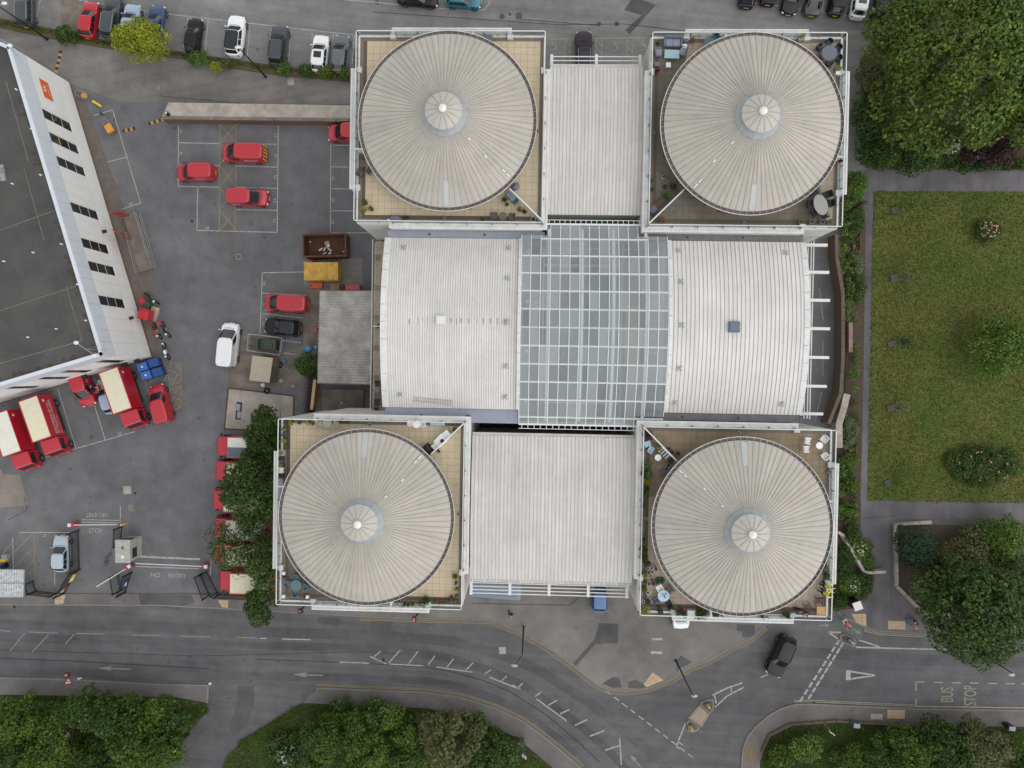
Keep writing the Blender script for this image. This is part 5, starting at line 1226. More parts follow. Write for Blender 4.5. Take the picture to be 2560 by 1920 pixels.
# yellow bollards and bits by the wall
for lab, a, b in (('fallen yellow bollard near the depot corner', (232,253), (253,266)),):
    p, q = W(*a, .2), W(*b, .2); o = MB().tube([p, q], .14, 10).build('bollard', M['plate_y']); tag(o, lab, 'bollard')
x, y = P2(211, 240, .5); t = thing('trolley', 'yellow wire trolley at the depot corner', 'trolley', (x, y, .02), IA(-20)); MB().ball((0,0,.5),(.35,.35,.3),10,6).build('load', mat('straw_yellow', srgb(190,150,70), .8, var=.2)); bpy.data.objects['load'].parent = t
MB().tube([(.3,-.3,.0),(.3,-.3,1.0),(-.7,-.3,1.0),(-.7,.3,1.0),(.3,.3,1.0),(.3,.3,0)], .025, 5).build('frame', M['steel'], t)
x, y = P2(275, 322, .4); t = thing('pallet_truck', 'orange hand truck standing in the wall bays', 'hand truck', (x, y, .02), IA(-60)); MB().obox(0,0,.3,.9,.75,.35).build('deck', mat('truck_orange', srgb(214,150,60), .6, var=.1), t)
for s in (-.3,0,.3): MB().tube([(-.45,s,.5),(-1.1,s,1.1)], .025, 5).build('handle', M['steel'], t)
for s in (-.4,.4): MB().ball((s,.3,.13),(.13,.06,.13),8,6).build('wheel', M['tyre'], t)
x, y = P2(252, 283, .3); o = MB().cyl(0,0,0,.6,.14,.12,10).build('gas_bottle', mat('teal_bottle', srgb(60,92,96), .5), None, (x, y, .02)); tag(o, 'small teal gas bottle beside the white bay line', 'bottle'); MB().cyl(0,0,.6,.75,.05,.05,8).build('valve', M['steel'], o)

# ---------------- raised concrete platform with retaining wall ----------------
t = thing('platform', 'long raised concrete platform with tiled edge above the van bays', 'platform', (0, 0, 0))
def PH(a, b, z): return P2(a, b, z)
tops = [PH(421,256,1.3), PH(905,264,1.3), PH(905,297,1.3), PH(405,291,1.3)]
MB().prism(tops, 0, 1.3, 0, 1).build('slab', [M['conc'], M['brick']], t)
e0, e1 = Vector((*PH(405,294,1.35), 0)), Vector((*PH(905,300,1.35), 0)); d = e1-e0; nn_ = 30
for i in range(nn_):
    c = e0+d*((i+.5)/nn_); MB().obox(c.x, c.y, 1.25, d.length/nn_-.02, .34, .12, math.atan2(d.y, d.x)).build('edge_slab', M['concd'], t)
c = e0+d*.5; MB().obox(c.x, c.y-.1, 0, d.length, .12, 1.24, math.atan2(d.y, d.x)).build('wall', M['brick'], t)
x, y = P2(419, 285, 1.5); o = MB().cyl(0,0,0,.55,.2,.17,12).build('bucket', M['black'], None, (x, y, 1.3)); tag(o, 'black bucket at the end of the concrete platform', 'bucket'); MB().ball((0,0,.55),(.12,.12,.08),8,6).build('contents', M['white'], o)

# ---------------- skips, bins, sheds ----------------
def opentop(label, px, py, lx, ly, h, m, deg, zpx):
    x, y = P2(px, py, zpx); t = thing('skip_container', label, 'skip', (x, y, .03), IA(deg))
    MB().box(-lx/2+.06,-ly/2+.06,0,lx/2-.06,ly/2-.06,.15).build('floor', m, t)
    for s in (-1, 1):
        MB().box(-lx/2,s*ly/2-.04,0,lx/2,s*ly/2+.04,h).build('side_panel', m, t); MB().box(s*lx/2-.04,-ly/2+.04,0,s*lx/2+.04,ly/2-.04,h).build('end_panel', m, t)
        MB().box(-lx/2-.06,s*ly/2-.08,h,lx/2+.06,s*ly/2+.08,h+.1).build('rim', m, t)
        MB().box(s*lx/2-.08,-ly/2+.08,h,s*lx/2+.08,ly/2-.08,h+.1).build('rim', m, t)
        for k in range(8): xx = -lx/2+lx*(k+.5)/8; MB().box(xx-.05,s*(ly/2+.09)-.05,0,xx+.05,s*(ly/2+.09)+.05,h).build('rib', m, t)
    return t
rust = mat('rusty_steel', srgb(104,66,44), .85, col2=srgb(74,52,42), vscale=2.0, fine=.15)
sk = opentop('rusty brown open top skip with scraps of white card', 813, 614, 4.6, 2.35, 1.7, rust, 1, 1.5)
for i, (a, b, l, w_, dg) in enumerate(((801,623,.5,.16,35),(811,622,.5,.14,60),(824,624,.5,.14,-40),(820,614,.35,.3,30),(811,633,.4,.12,20),(824,633,.3,.2,30),(817,607,.5,.35,20),(775,604,.18,.12,0),(858,629,.2,.1,10))):
    x, y = P2(a, b, .4); o = MB().obox(0,0,0,l,w_,.08).build('cardboard_scrap', M['white'] if i != 6 else M['tactile'], None, (x, y, .22+.01*i), IA(dg)); o.data.materials[0]
    tag(o, ['long white card strip left of the cluster in the skip','slanted white card strip at the centre of the skip cluster','white card strip leaning right in the skip','white square card at the top of the skip cluster','small white card strip at the bottom of the skip cluster','white chip at the lower right of the skip cluster','tan cardboard sheet in the rusty skip','tiny white scrap near the left end of the skip','tiny white scrap near the right end of the skip'][i], 'scrap', 'scraps in the rusty skip')
x, y = P2(805, 679, 1.4); t = thing('compactor', 'yellow waste compactor with rusty stained lid', 'compactor', (x, y, .02), IA(0))
ym = mat('yellow_worn', srgb(204,164,66), .7, col2=srgb(164,126,66), vscale=1.6, fine=.18)
for i, (x0, x1) in enumerate(((-1.85,-.95),(-.93,.62),(.64,1.25),(1.27,1.85))): MB().box(x0,-.95,.2,x1,.95,1.75+.03*(i % 2)).build('body_section', ym, t)
for s in (-.97,.97): MB().box(-1.85,s-.04,1.2,1.85,s+.04,1.3).build('side_rail', ym, t)
MB().box(-1.5,1.0,.4,-1.1,1.25,1.3).build('hinge_box', PAINT['red'], t)
x, y = P2(790, 713, .5); t = thing('waste_trailer', 'orange plastic trough beside the yellow compactor', 'trough', (x, y, .02), IA(3)); om = mat('orange_plastic', srgb(214,112,66), .6, var=.1)
MB().box(-.65,-.25,0,.65,.25,.12).build('base', om, t)
for s in (-1,1): MB().box(-.65,s*.25-.03,0,.65,s*.25+.03,.5).build('side', om, t); MB().box(s*.65-.03,-.22,0,s*.65+.03,.22,.5).build('end', om, t)
x, y = P2(838, 718, .3); t = thing('wooden_pallet', 'wooden pallet between the orange trough and black bin', 'pallet', (x, y, .02), IA(0)); wm = mat('pallet_wood', srgb(176,146,104), .85, var=.15, vscale=5)
for k in range(7): MB().box(-.56+k*.165,-.4,.1,-.44+k*.165,.4,.13).build('slat', wm, t)
for s in (-.36,0,.36): MB().box(-.58,s-.04,0,.58,s+.04,.098).build('runner', wm, t)
x, y = P2(880, 719, .5); o = MB().obox(0,0,0,1.7,.5,.7).build('red_trough', PAINT['postred'], None, (x, y, .02), IA(0)); tag(o, 'long red planter box above the corrugated shed roof', 'trough'); MB().obox(0,0,.7,1.78,.58,.06).build('rim', PAINT['postred'], o)
x, y = P2(857, 719, .5); o = MB().obox(0,0,0,.5,.55,.9).build('wheelie_bin', M['black'], None, (x, y, .02), IA(0)); tag(o, 'black bin between the pallet and red planter box', 'bin'); MB().obox(0,0,.9,.56,.6,.06).build('lid', M['black'], o)
def corr(label, name, corners, z, mt, nribs, along, wallz=0, cat='shed', wallm=None, trim=None):
    """corrugated roof over four pixel corners at height z; ribs run along 'x' or 'y' of the quad"""
    a, b, c, d = [Vector((*P2(*q, z), z)) for q in corners]
    t = thing(name, label, cat, (0, 0, 0)); n = nribs
    for i in range(n):
        u0, u1 = i/n, (i+1)/n
        f = lambda u, v: (a*(1-u)+b*u)*(1-v)+(d*(1-u)+c*u)*v
        p0, p1, p2, p3 = (f(u0,0), f(u1,0), f(u1,1), f(u0,1)) if along == 'y' else (f(0,u0), f(1,u0), f(1,u1), f(0,u1))
        m0, m1 = ((p0+p1)/2, (p3+p2)/2) if along == 'y' else ((p0+p3)/2, (p1+p2)/2)
        up = Vector((0,0,.13)); bb = MB()
        if along == 'y': bb.add([p0, m0+up, p1, p3, m1+up, p2], [(0,1,4,3),(1,2,5,4)])
        else: bb.add([p0, p1, m0+up, m1+up, p3, p2], [(0,1,3,2),(2,3,5,4)])
        bb.build('roof_sheet', mt, t)
    w = MB(); q = [a, b, c, d]; ctr = (a+b+c+d)/4; q2 = [ctr+(p-ctr)*.96 for p in q]
    w.prism([(p.x, p.y) for p in q2], wallz, z-.03); w.build('wall', wallm or M['concd'], t)
    if trim:
        for p, r in zip(q, q[1:]+q[:1]): e = (p+r)/2; dd_ = r-p; MB().obox(e.x, e.y, z-.08, dd_.length, .1, .14, math.atan2(dd_.y, dd_.x)).build('trim', trim, t)
    return t
corr_g = mat('weathered_sheet', srgb(190,187,182), .8, col2=srgb(150,145,139), vscale=.7, fine=.12)
corr('long grey corrugated shed against the left hall', 'corrugated_shed', [(800,727),(936,727),(928,962),(794,958)], 3.6, corr_g, 34, 'x', trim=M['concd'])
corr('small cream corrugated shed beside the caged transformer', 'corrugated_shed', [(632,889),(683,895),(674,957),(624,951)], 2.4, mat('cream_sheet', srgb(190,184,166), .7, var=.06, vscale=2), 14, 'x')
corr('white corrugated cycle shelter at the left gate', 'cycle_shelter', [(-40,1424),(61,1424),(60,1456),(-40,1456)], 2.3, mat('white_sheet', srgb(196,198,200), .6, col2=srgb(150,152,152), vscale=3), 16, 'y', wallz=2.1, trim=M['steel'], cat='shelter')
corr('white corrugated cycle shelter lower half by the pavement', 'cycle_shelter', [(-40,1458),(60,1458),(59,1492),(-40,1492)], 2.3, MATS['white_sheet'], 16, 'y', wallz=2.1, trim=M['steel'], cat='shelter')
# blue bins
for i, (a, b, lab) in enumerate(((356,917,'blue wheeled bin with white label nearest the depot wall'),(384,907,'blue wheeled bin at the upper right of the four'),(365,938,'blue wheeled bin with white mark at the lower left of the four'),(393,930,'blue wheeled bin at the lower right of the four'))):
    x, y = P2(a, b, 1.1); bm = mat('bin_blue', srgb(52,102,176), .5, var=.06) if i in (0, 2) else mat('bin_navy', srgb(34,70,128), .5, var=.06); t = thing('wheeled_bin', lab, 'bin', (x, y, .02), IA(14), 'blue wheeled bins')
    q = MB(); q.add([(-.52,-.42,.15),(.52,-.42,.15),(.52,.42,.15),(-.52,.42,.15),(-.56,-.44,1.05),(.56,-.44,1.05),(.56,.44,1.05),(-.56,.44,1.05)], [(0,3,2,1),(4,5,6,7),(0,1,5,4),(1,2,6,5),(2,3,7,6),(3,0,4,7)]); q.build('body', bm, t)
    l = MB(); l.add([(-.58,-.46,1.05),(.58,-.46,1.05),(.58,.46,1.12),(-.58,.46,1.12),(-.53,-.42,1.12),(.53,-.42,1.12),(.53,.4,1.22),(-.53,.4,1.22)], [(4,5,6,7),(0,1,5,4),(1,2,6,5),(2,3,7,6),(3,0,4,7)]); lo = l.build('lid', bm, t)
    for s in (-.35, .35):
        for r in (-.3, .3): MB().ball((s, r, .1), (.1,.05,.1), 8, 6).build('wheel', M['tyre'], t)
    if i in (0, 2): MB().add([(-.1,-.1,1.18),(.12,-.1,1.18),(.12,.08,1.2),(-.1,.08,1.2)], [(0,1,2,3)]).build('label_sticker', M['white'], lo)
# transformer in its cage
x, y = P2(667, 861, .9); t = thing('transformer', 'dark green transformer box inside the steel cage', 'transformer', (x, y, .02), IA(-4)); gm = mat('transformer_green', srgb(52,66,54), .6, var=.08)
MB().box(-1.0,-.5,.1,1.0,.5,.9).build('tank', gm, t); MB().box(-1.15,-.55,.1,-.75,.55,1.4).build('end_box', gm, t); MB().box(.85,-.55,.1,1.1,.55,1.2).build('end_box', gm, t); MB().cyl(.4,0,.9,.98,.25,.25,14).build('lid', gm, t); MB().cyl(-.2,-.1,.9,1.0,.08,.08,8).build('bushing', M['brick'], t)
t = thing('steel_cage', 'galvanised steel rail cage around the green transformer', 'fence', (0, 0, 0))
cg = [(621,835),(705,845),(699,888),(617,876),(621,835)]
cp_ = [W(a, b, 1.1) for a, b in cg]
for p, q in zip(cp_[:-1], cp_[1:]):
    MB().tube([p, q], .07, 4).build('top_rail', M['steel'], t); MB().tube([p-Vector((0,0,.5)), q-Vector((0,0,.5))], .04, 4).build('mid_rail', M['steel'], t)
    for k in range(4): r = p+(q-p)*(k/3); MB().tube([r, Vector((r.x, r.y, 0))], .04, 4).build('post', M['steel'], t)
# pit frame with glazing, kerb frame
t = thing('pit_frame', 'rectangular rusty edged wash bay with sunken grating', 'wash bay', (0, 0, 0))
fr = [(571,970),(735,990),(733,1080),(561,1072),(571,970)]
for a, b in zip(fr[:-1], fr[1:]):
    p, q = W(*a), W(*b); d = q-p; m = (p+q)/2; MB().obox(m.x, m.y, .0, d.length, .14, .06, math.atan2(d.y, d.x)).build('edge_rail', rust, t)
x, y = P2(597, 1027); MB().obox(x, y, 0, .62, 1.95, .05, IA(-6)).build('grating_frame', M['black'], t)
for k in (-.45, .4): MB().obox(x-k*.1, y+k, .05, .42, .75, .012, IA(-6)).build('grating', M['lead'], t)
# litter heap: tarps, tyres, bags
for i, (a, b, nm, lab, m, r) in enumerate([(770,872,'tarpaulin','crumpled light blue tarpaulin in the corner by the bush','',.42),(789,868,'tarpaulin','smaller blue tarpaulin with orange edge beside the shed','',.28),(702,952,'plastic_sheet','grey plastic sheeting heap by the small shed','g',.35),(731,966,'plastic_sheet','grey plastic sheeting scrap at the fence foot','g',.25),(656,962,'sack','pale sack below the small cream shed','w',.3),(712,903,'tub','bright blue round tub beside the fence','b',.16),(792,826,'red_drum','red topped drum beside the long grey shed','r',.2)]):
    x, y = P2(a, b, .3); mm = {'': mat('tarp_blue', srgb(74,150,196), .5, var=.15, vscale=6), 'g': mat('sheet_grey', srgb(140,144,150), .6, var=.2, vscale=6), 'w': M['white'], 'b': mat('tub_blue', srgb(40,110,190), .5), 'r': PAINT['postred']}[m]
    if m in 'br' and m: q = MB().cyl(0,0,0,.4 if m == 'b' else .9,r,r,14); q.cyl(0,0,.4 if m == 'b' else .9,.43 if m == 'b' else .95,r*1.1,r*1.1,14)
    else:
        q = MB(); q.ball((0,0,r*.4), (r,r*.8,r*.5), 12, 7); q.v = [(vx*(1+.25*math.sin(7*vy/r+i)), vy*(1+.25*math.cos(6*vx/r)), max(0, vz)) for vx, vy, vz in q.v]
    tag(q.build(nm, mm, None, (x, y, .02), 0, True), lab, nm.replace('_', ' '), 'clutter behind the cages')
for lab, a, b in (('black tyre lying by the small shed corner', 699, 912), ('black tyre lying below the pale sack', 667, 977)):
    x, y = P2(a, b, .1); q = MB().tube([(.27*math.cos(k*.4189), .27*math.sin(k*.4189), .1) for k in range(15)], .095, 8, 0, True); tag(q.build('tyre', M['tyre'], None, (x, y, .02), 0, True), lab, 'tyre', 'loose tyres')
# lattice wall / palings beside the lower shed
t = thing('timber_fence', 'dark rusty paling fence running down beside the long shed', 'fence', (0, 0, 0))
p, q = W(775, 940, .8), W(770, 1030, .8)
for k in range(22): r = p+(q-p)*(k/21); MB().obox(r.x, r.y, 0, 1.0, .05, 1.2, IA(0)).build('paling', M['black'] if k % 2 else rust, t)
p, q = W(790, 950, 1.0), W(782, 1022, 1.0); d = q-p; m = (p+q)/2; o = MB().obox(m.x, m.y, 0, d.length, .25, 1.4, math.atan2(d.y, d.x)).build('low_wall', mat('ochre_wall', srgb(150,116,66), .9, var=.15)); tag(o, 'narrow ochre brick wall beside the lower shed end', 'wall'); MB().obox(m.x, m.y, 1.4, d.length+.1, .32, .06, math.atan2(d.y, d.x)).build('capping', M['tactile'], o)
x, y = P2(858, 1000); o = MB().obox(0,0,0,4.6,2.4,.3).build('loading_dock', M['concd'], None, (x, y, .0), IA(-1)); tag(o, 'dark sunken loading dock below the corrugated shed', 'dock'); MB().cyl(-.1,-.3,.3,.34,.12,.12,10).build('drain_cover', M['steel'], o)

# ---------------- gates, barriers, kiosk ----------------
def palisade(label, pts, h=1.7, step=.16, m=None, name='steel_fence', cat='fence'):
    t = thing(name, label, cat, (0, 0, 0)); m = m or M['black']
    P = [Vector((*P2(a, b, 0), 0)) for a, b in pts]
    for a, b in zip(P[:-1], P[1:]):
        d = b-a; ang = math.atan2(d.y, d.x); mm = (a+b)/2
        for z in (.2, h-.15): MB().obox(mm.x, mm.y, z, d.length, .06, .07, ang).build('rail', m, t)
        n = max(2, int(d.length/step))
        for k in range(n+1): q = a+d*(k/n); MB().obox(q.x, q.y, .05, .045, .03, h, ang).build('bar', m, t)
        for q in (a, b): MB().obox(q.x, q.y, 0, .12, .12, h+.1, ang).build('post', m, t)
    return t
palisade('black bar fence beside the parked silver car', [(198,1325),(201,1422)], 1.9)
palisade('angled black bar gate leading from the silver car to the pavement', [(198,1424),(162,1483)], 1.9, name='steel_gate', cat='gate')
palisade('low black fence along the pavement below the silver car', [(145,1482),(92,1476),(85,1452)], 1.6)
palisade('short black fence above the gatehouse kiosk', [(306,1316),(304,1360)], 1.7)
palisade('black gate leaf left below the kiosk', [(298,1432),(305,1474)], 1.9, name='steel_gate', cat='gate')
palisade('black gate leaf right below the kiosk', [(331,1430),(315,1480)], 1.9, name='steel_gate', cat='gate')
palisade('first black gate leaf folded at the lorry side of the entrance', [(505,1433),(525,1487)], 1.9, name='steel_gate', cat='gate')
palisade('second black gate leaf folded at the lorry side of the entrance', [(518,1428),(545,1480)], 1.9, name='steel_gate', cat='gate')
palisade('black fence along the pavement below the last lorry', [(548,1485),(690,1490)], 1.6)
def board(label, px, py, deg, m, m2, z=1.0):
    x, y = P2(px, py, z); o = MB().obox(0,0,0,1.0,.04,.6).build('notice_board', m, None, (x, y, .6), IA(deg)); tag(o, label, 'sign', 'boards on the gates'); MB().obox(-.1,-.03,.15,.4,.02,.3).build('symbol', m2, o)
board('yellow and white notice on the angled gate', 180, 1446, 60, M['plate_y'], M['white']); board('red notice at the foot of the angled gate', 156, 1477, 45, PAINT['postred'], M['white']); board('blue round notice on the gate below the kiosk', 313, 1459, 75, mat('sign_navy', srgb(40,60,110), .5), M['white']); board('pale blue notice on the left gate leaf below the kiosk', 295, 1455, -75, PAINT['bluegrey'], M['white'])
x, y = P2(308, 1378, 2.4); t = thing('gatehouse_kiosk', 'small pale gatehouse kiosk with flat stained roof between the barriers', 'kiosk', (x, y, .02), IA(0)); km = mat('kiosk_grp', srgb(176,174,168), .6, col2=srgb(148,146,140), vscale=2.0)
MB().box(-.72,-1.15,0,.72,1.15,2.35).build('wall', km, t); r_ = MB().box(-.82,-1.25,2.35,.82,1.25,2.5).build('roof', km, t); MB().box(-.15,-.75,2.5,.15,-.4,2.56).build('roof_patch', M['white'], r_); MB().box(-.12,.25,2.5,.12,.55,2.56).build('roof_patch', M['concd'], r_)
MB().box(.7,-.9,1.0,.745,.8,1.9).build('window', M['glassd'], t); MB().box(-.6,1.14,1.0,.6,1.165,1.9).build('window', M['glassd'], t); MB().box(.72,.2,0,.75,.95,2.0).build('door', km, t)
def barrier(label, px, py, deg, L, up=0.0, bm=None):
    x, y = P2(px, py, .5); t = thing('barrier', label, 'barrier', (x, y, .02), IA(deg), 'vehicle barriers'); bm = bm or PAINT['postred']
    MB().box(-.22,-.2,0,.22,.2,1.0).build('cabinet', bm, t); MB().box(-.45,-.18,.95,-.12,.18,1.15).build('motor_cover', M['white'], t)
    n = 8
    for i in range(n): a, b = .2+L*i/n, .2+L*(i+1)/n-.005; MB().tube([(a*math.cos(up),0,1.0+a*math.sin(up)),(b*math.cos(up),0,1.0+b*math.sin(up))], .05, 6).build('arm_section', M['white'] if i % 2 or True else PAINT['postred'], t)
    return t
barrier('red and white barrier closing the exit lane', 188, 1310, 1, 4.9); barrier('red barrier cabinet with raised white arm by the kiosk', 325, 1416, 215, 3.2, .7); barrier('red arm rest and barrier post at the entry lane side', 514, 1413, 178, 7.4, bm=PAINT['postred'])
x, y = P2(311, 1310, .5); o = MB().cyl(0,0,0,.95,.1,.1,8).build('barrier_rest', M['plate_y'], None, (x, y, .02)); tag(o, 'yellow forked post holding the exit barrier tip', 'post'); MB().obox(0,0,.95,.3,.12,.12).build('fork', M['plate_y'], o)
for a, b, lab in ((12,1392,'small pale meter box by the left edge'),(6,1401,'yellow grit scoop by the left edge'),(8,1416,'dark blue round bin by the left edge')):
    x, y = P2(a, b, .5); m = {12: M['zinc'], 6: M['plate_y'], 8: PAINT['navy']}[a]; q = MB().cyl(0,0,0,.7,.3,.28,12) if a == 8 else MB().obox(0,0,0,.55 if a == 12 else .7,.5 if a == 12 else .3,.6,.1); q.cyl(0,0,.6,.75,.15,.1,10); tag(q.build('storage_bin', m, None, (x, y, .02)), lab, 'bin')

# ---------------- car park fence, lamp posts, street things ----------------
t = thing('post_fence', 'black post and wire fence along the planted verge', 'fence', (0, 0, 0))
vp_ = [(0,58),(160,88),(270,113),(460,142),(700,178),(880,196)]
P = [Vector((*P2(a, b), 0)) for a, b in vp_]; prev = None
for a, b in zip(P[:-1], P[1:]):
    n = max(1, round((b-a).length/2.4))
    for k in range(n):
        q = a+(b-a)*(k/n); MB().tube([(q.x,q.y,0),(q.x,q.y,1.25)], .05, 6).build('post', M['black'], t)
        if prev is not None:
            for z in (.4,.8,1.15): MB().tube([(prev.x,prev.y,z),(q.x,q.y,z)], .012, 4).build('wire', M['black'], t)
        prev = q
def lamppost(label, base, head, z, m, headm, arm=None, r=.07, zb=.0, double=False):
    b = W(*base, zb); h = W(*head, z); t = thing('lamp_post', label, 'lamp post', b, 0, 'lamp posts')
    top = Vector((0, 0, z-zb)); off = h-b; off.z = 0
    MB().tube([(0,0,0),(0,0,1.2),(0,0,z-zb)], [r*1.5, r*1.4, r*.7], 8).build('column', m, t); MB().cyl(0,0,0,.08,r*2.6,r*2.6,10).build('base_plate', m, t)
    if off.length > .25: MB().tube([(0,0,z-zb-.05),(off.x*.6,off.y*.6,z-zb+.12),(off.x,off.y,z-zb)], r*.6, 6).build('arm', m, t)
    a = math.atan2(off.y, off.x)
    hd = MB(); hd.ball((off.x, off.y, z-zb), (.34, .17, .1), 10, 6); hd.build('lantern', headm, t, smooth=True); return t
# a column leans outward from the picture's nadir, so base and head come from different heights of the same post
lamppost('tall black street lamp leaning over the hatched road', (1309,1565), (1286,1664), 8.0, M['black'], M['steel'])
lamppost('tall black street lamp on the forecourt corner', (1690,1652), (1736,1740), 8.0, M['black'], M['steel'], zb=.1)
lamppost('pale headed lamp post standing in the car park verge', (664,192), (595,118), 7.0, M['black'], M['white'])
lamppost('grey lamp post at the top left corner of the car park', (118,98), (10,8), 8.0, M['black'], M['white'])
lamppost('park lamp with round black head near the upper hedge', (2128,523), (2162,506), 3.6, M['black'], M['black'])
lamppost('park lamp with round black head near the lower hedge', (2113,1262), (2145,1274), 3.6, M['black'], M['black'])
lamppost('street lamp head peeping out beside the right tree', (2408,1605), (2529,1687), 8.0, M['black'], M['steel'])
def island(label, pts, z=.13):
    o = MB().prism(PL(pts), 0, z).build('traffic_island', A_lightp); tag(o, label, 'traffic island'); c = [(sum(p[0] for p in pts)/len(pts)), sum(p[1] for p in pts)/len(pts)]
    q = [(c[0]+(p[0]-c[0])*.78, c[1]+(p[1]-c[1])*.78) for p in pts]; MB().sheet(PL(q), z+.006).build('island_top', A_dark, o); return o
island('small rounded traffic island by the cycle lane', [(2098,1592),(2101,1584),(2112,1583),(2138,1598),(2140,1603),(2138,1614),(2133,1617),(2100,1603)])
island('upper tip of the long pedestrian refuge', [(1749,1760),(1752,1754),(1768,1748),(1781,1747),(1784,1752),(1784,1770),(1775,1784),(1765,1776)])
island('lower tip of the long pedestrian refuge', [(1716,1803),(1722,1799),(1732,1803),(1748,1818),(1745,1824),(1733,1830),(1722,1828)])
o = MB().prism(PL([(1748,1762),(1774,1786),(1754,1818),(1720,1795)]), 0, .06).build('refuge_crossing', mat('refuge_slab', srgb(132,122,110), .9, var=.1)); tag(o, 'buff paved crossing between the two refuge tips', 'crossing'); MB().sheet(PL([(1750,1768),(1768,1785),(1752,1810),(1727,1794)]), .066).build('paving_field', mat('buff_pale', srgb(146,134,118), .9, var=.08), o)
for lab, a, b, z0 in (('orange and black keep-left bollard on the upper refuge tip', 1770, 1764, .13), ('orange and black keep-left bollard on the lower refuge tip', 1728, 1819, .13), ('white and orange keep-left bollard on the small island', 2127, 1603, .13)):
    x, y = P2(a, b, .5); t = thing('traffic_bollard', lab, 'bollard', (x, y, z0), IA(-40), 'keep-left bollards')
    MB().obox(0,0,0,.36,.26,.12).build('base', M['black'], t); MB().obox(0,0,.12,.28,.16,.8).build('shell', M['white'] if a == 2127 else M['plate_y'], t); MB().obox(0,0,.92,.2,.12,.08).build('cap', mat('bollard_orange', srgb(220,140,40), .5), t)
# road works sign, cones
x, y = P2(168, 1706, .6); t = thing('roadworks_sign', 'red bordered triangular roadworks sign standing on the kerb', 'sign', (x, y, .1), IA(123))
def tri(s, z, m, nm, par, th=.02): MB().add([(-s,0,0),(s,0,0),(0,s*1.73,0),(-s,0,th),(s,0,th),(0,s*1.73,th)], [(3,4,5),(0,2,1),(0,1,4,3),(1,2,5,4),(2,0,3,5)]).build(nm, m, par, (0, z, 0))
f = bpy.data.objects.new('sign_face', None)
g_ = MB(); g_.add([(-.42,-.1,.15),(.42,-.1,.15),(0,.35,.75),(-.42,-.13,.15),(.42,-.13,.15),(0,.32,.75)], [(0,2,1),(3,4,5),(0,1,4,3),(1,2,5,4),(2,0,3,5)]); face = g_.build('face', mat('sign_red', srgb(170,24,40), .5), t)
MB().add([(-.28,-.092,.215),(.28,-.092,.215),(0,.208,.615)], [(0,1,2)]).build('inner_face', M['white'], face).location = (0, -.03, .012)
MB().add([(-.12,-.06,.255),(.02,-.06,.255),(.1,.02,.36),(.06,.1,.46),(-.02,.02,.36)], [(0,1,2,3,4)]).build('digger_symbol', M['black'], face).location = (0, -.032, .02)
for s in (-.3,.3): MB().tube([(s,-.1,.15),(s,.15,0),(s,.3,.15)], .02, 5).build('leg', M['steel'], t)
def cone(label, a, b, tilt=0):
    x, y = P2(a, b, .3); t = thing('traffic_cone', label, 'cone', (x, y, .02), 0, 'roadside cones'); om = mat('cone_orange', srgb(206,64,30), .6)
    MB().obox(0,0,0,.42,.42,.06).build('base', M['black'], t); MB().cyl(0,0,.06,.3,.17,.12,14).build('lower_body', om, t); MB().cyl(0,0,.3,.5,.12,.075,14).build('white_sleeve', M['white'], t); MB().cyl(0,0,.5,.72,.075,.03,14).build('tip', om, t)
cone('orange and white cone beside the roadworks sign', 165, 1688)
x, y = P2(197, 1697, .3); o = MB().ball((0,0,.18),(.2,.16,.18),10,6).build('sandbag', mat('sandbag_pale', srgb(190,188,170), .9, var=.1), None, (x, y, .1), 0, True); tag(o, 'pale sandbag on the kerb right of the roadworks sign', 'sandbag'); MB().ball((.2,.05,.12),(.12,.1,.1),8,5).build('tied_end', M['white'], o)
x, y = P2(526, 1708, .1); o = MB().obox(0,0,0,.25,.25,.15).build('marker_block', M['white'], None, (x, y, .1)); tag(o, 'small white marker block on the kerb at the side road', 'block'); MB().obox(0,0,.15,.15,.15,.05).build('knob', M['white'], o)
# white cube cabinet, bin, bench, boundary walls
x, y = P2(2140, 1512, 1.4); t = thing('street_cabinet', 'white cube advertising drum at the bed corner', 'cabinet', (x, y, .13), IA(20)); MB().box(-.4,-.4,0,.4,.4,1.6).build('body', M['black'], t); MB().box(-.44,-.44,1.6,.44,.44,1.72).build('lid', M['white'], t)
def bench(label, px, py, deg):
    x, y = P2(px, py, .4); t = thing('park_bench', label, 'bench', (x, y, .04), IA(deg), 'benches along the park path'); wm_ = mat('bench_wood', srgb(126,104,88), .8, var=.12, vscale=6)
    for k in range(5): MB().box(-.85,-.28+k*.11,.42,.85,-.19+k*.11,.45).build('seat_slat', wm_, t)
    for k in range(3): MB().box(-.85,.30,.55+k*.13,.85,.33,.65+k*.13).build('back_slat', wm_, t)
    for s in (-.7, .7): MB().box(s-.04,-.28,0,s+.04,-.2,.42).build('leg', M['black'], t); MB().box(s-.04,.26,0,s+.04,.3,.95).build('leg', M['black'], t)
bench('brown slatted bench against the ivy hedge', 2138, 606, -88); bench('weathered bench beside the lower flower bed', 2129, 1130, -88)
x, y = P2(2121, 1472, .5); t = thing('blue_bench', 'dark blue slatted bench among the white flowers', 'bench', (x, y, .13), IA(-68)); 
for k in range(4): MB().box(-.75,-.2+k*.12,.4,.75,-.11+k*.12,.43).build('seat_slat', PAINT['slate'], t)
for s in (-.6,.6): MB().box(s-.04,-.2,0,s+.04,.26,.4).build('leg', M['black'], t)
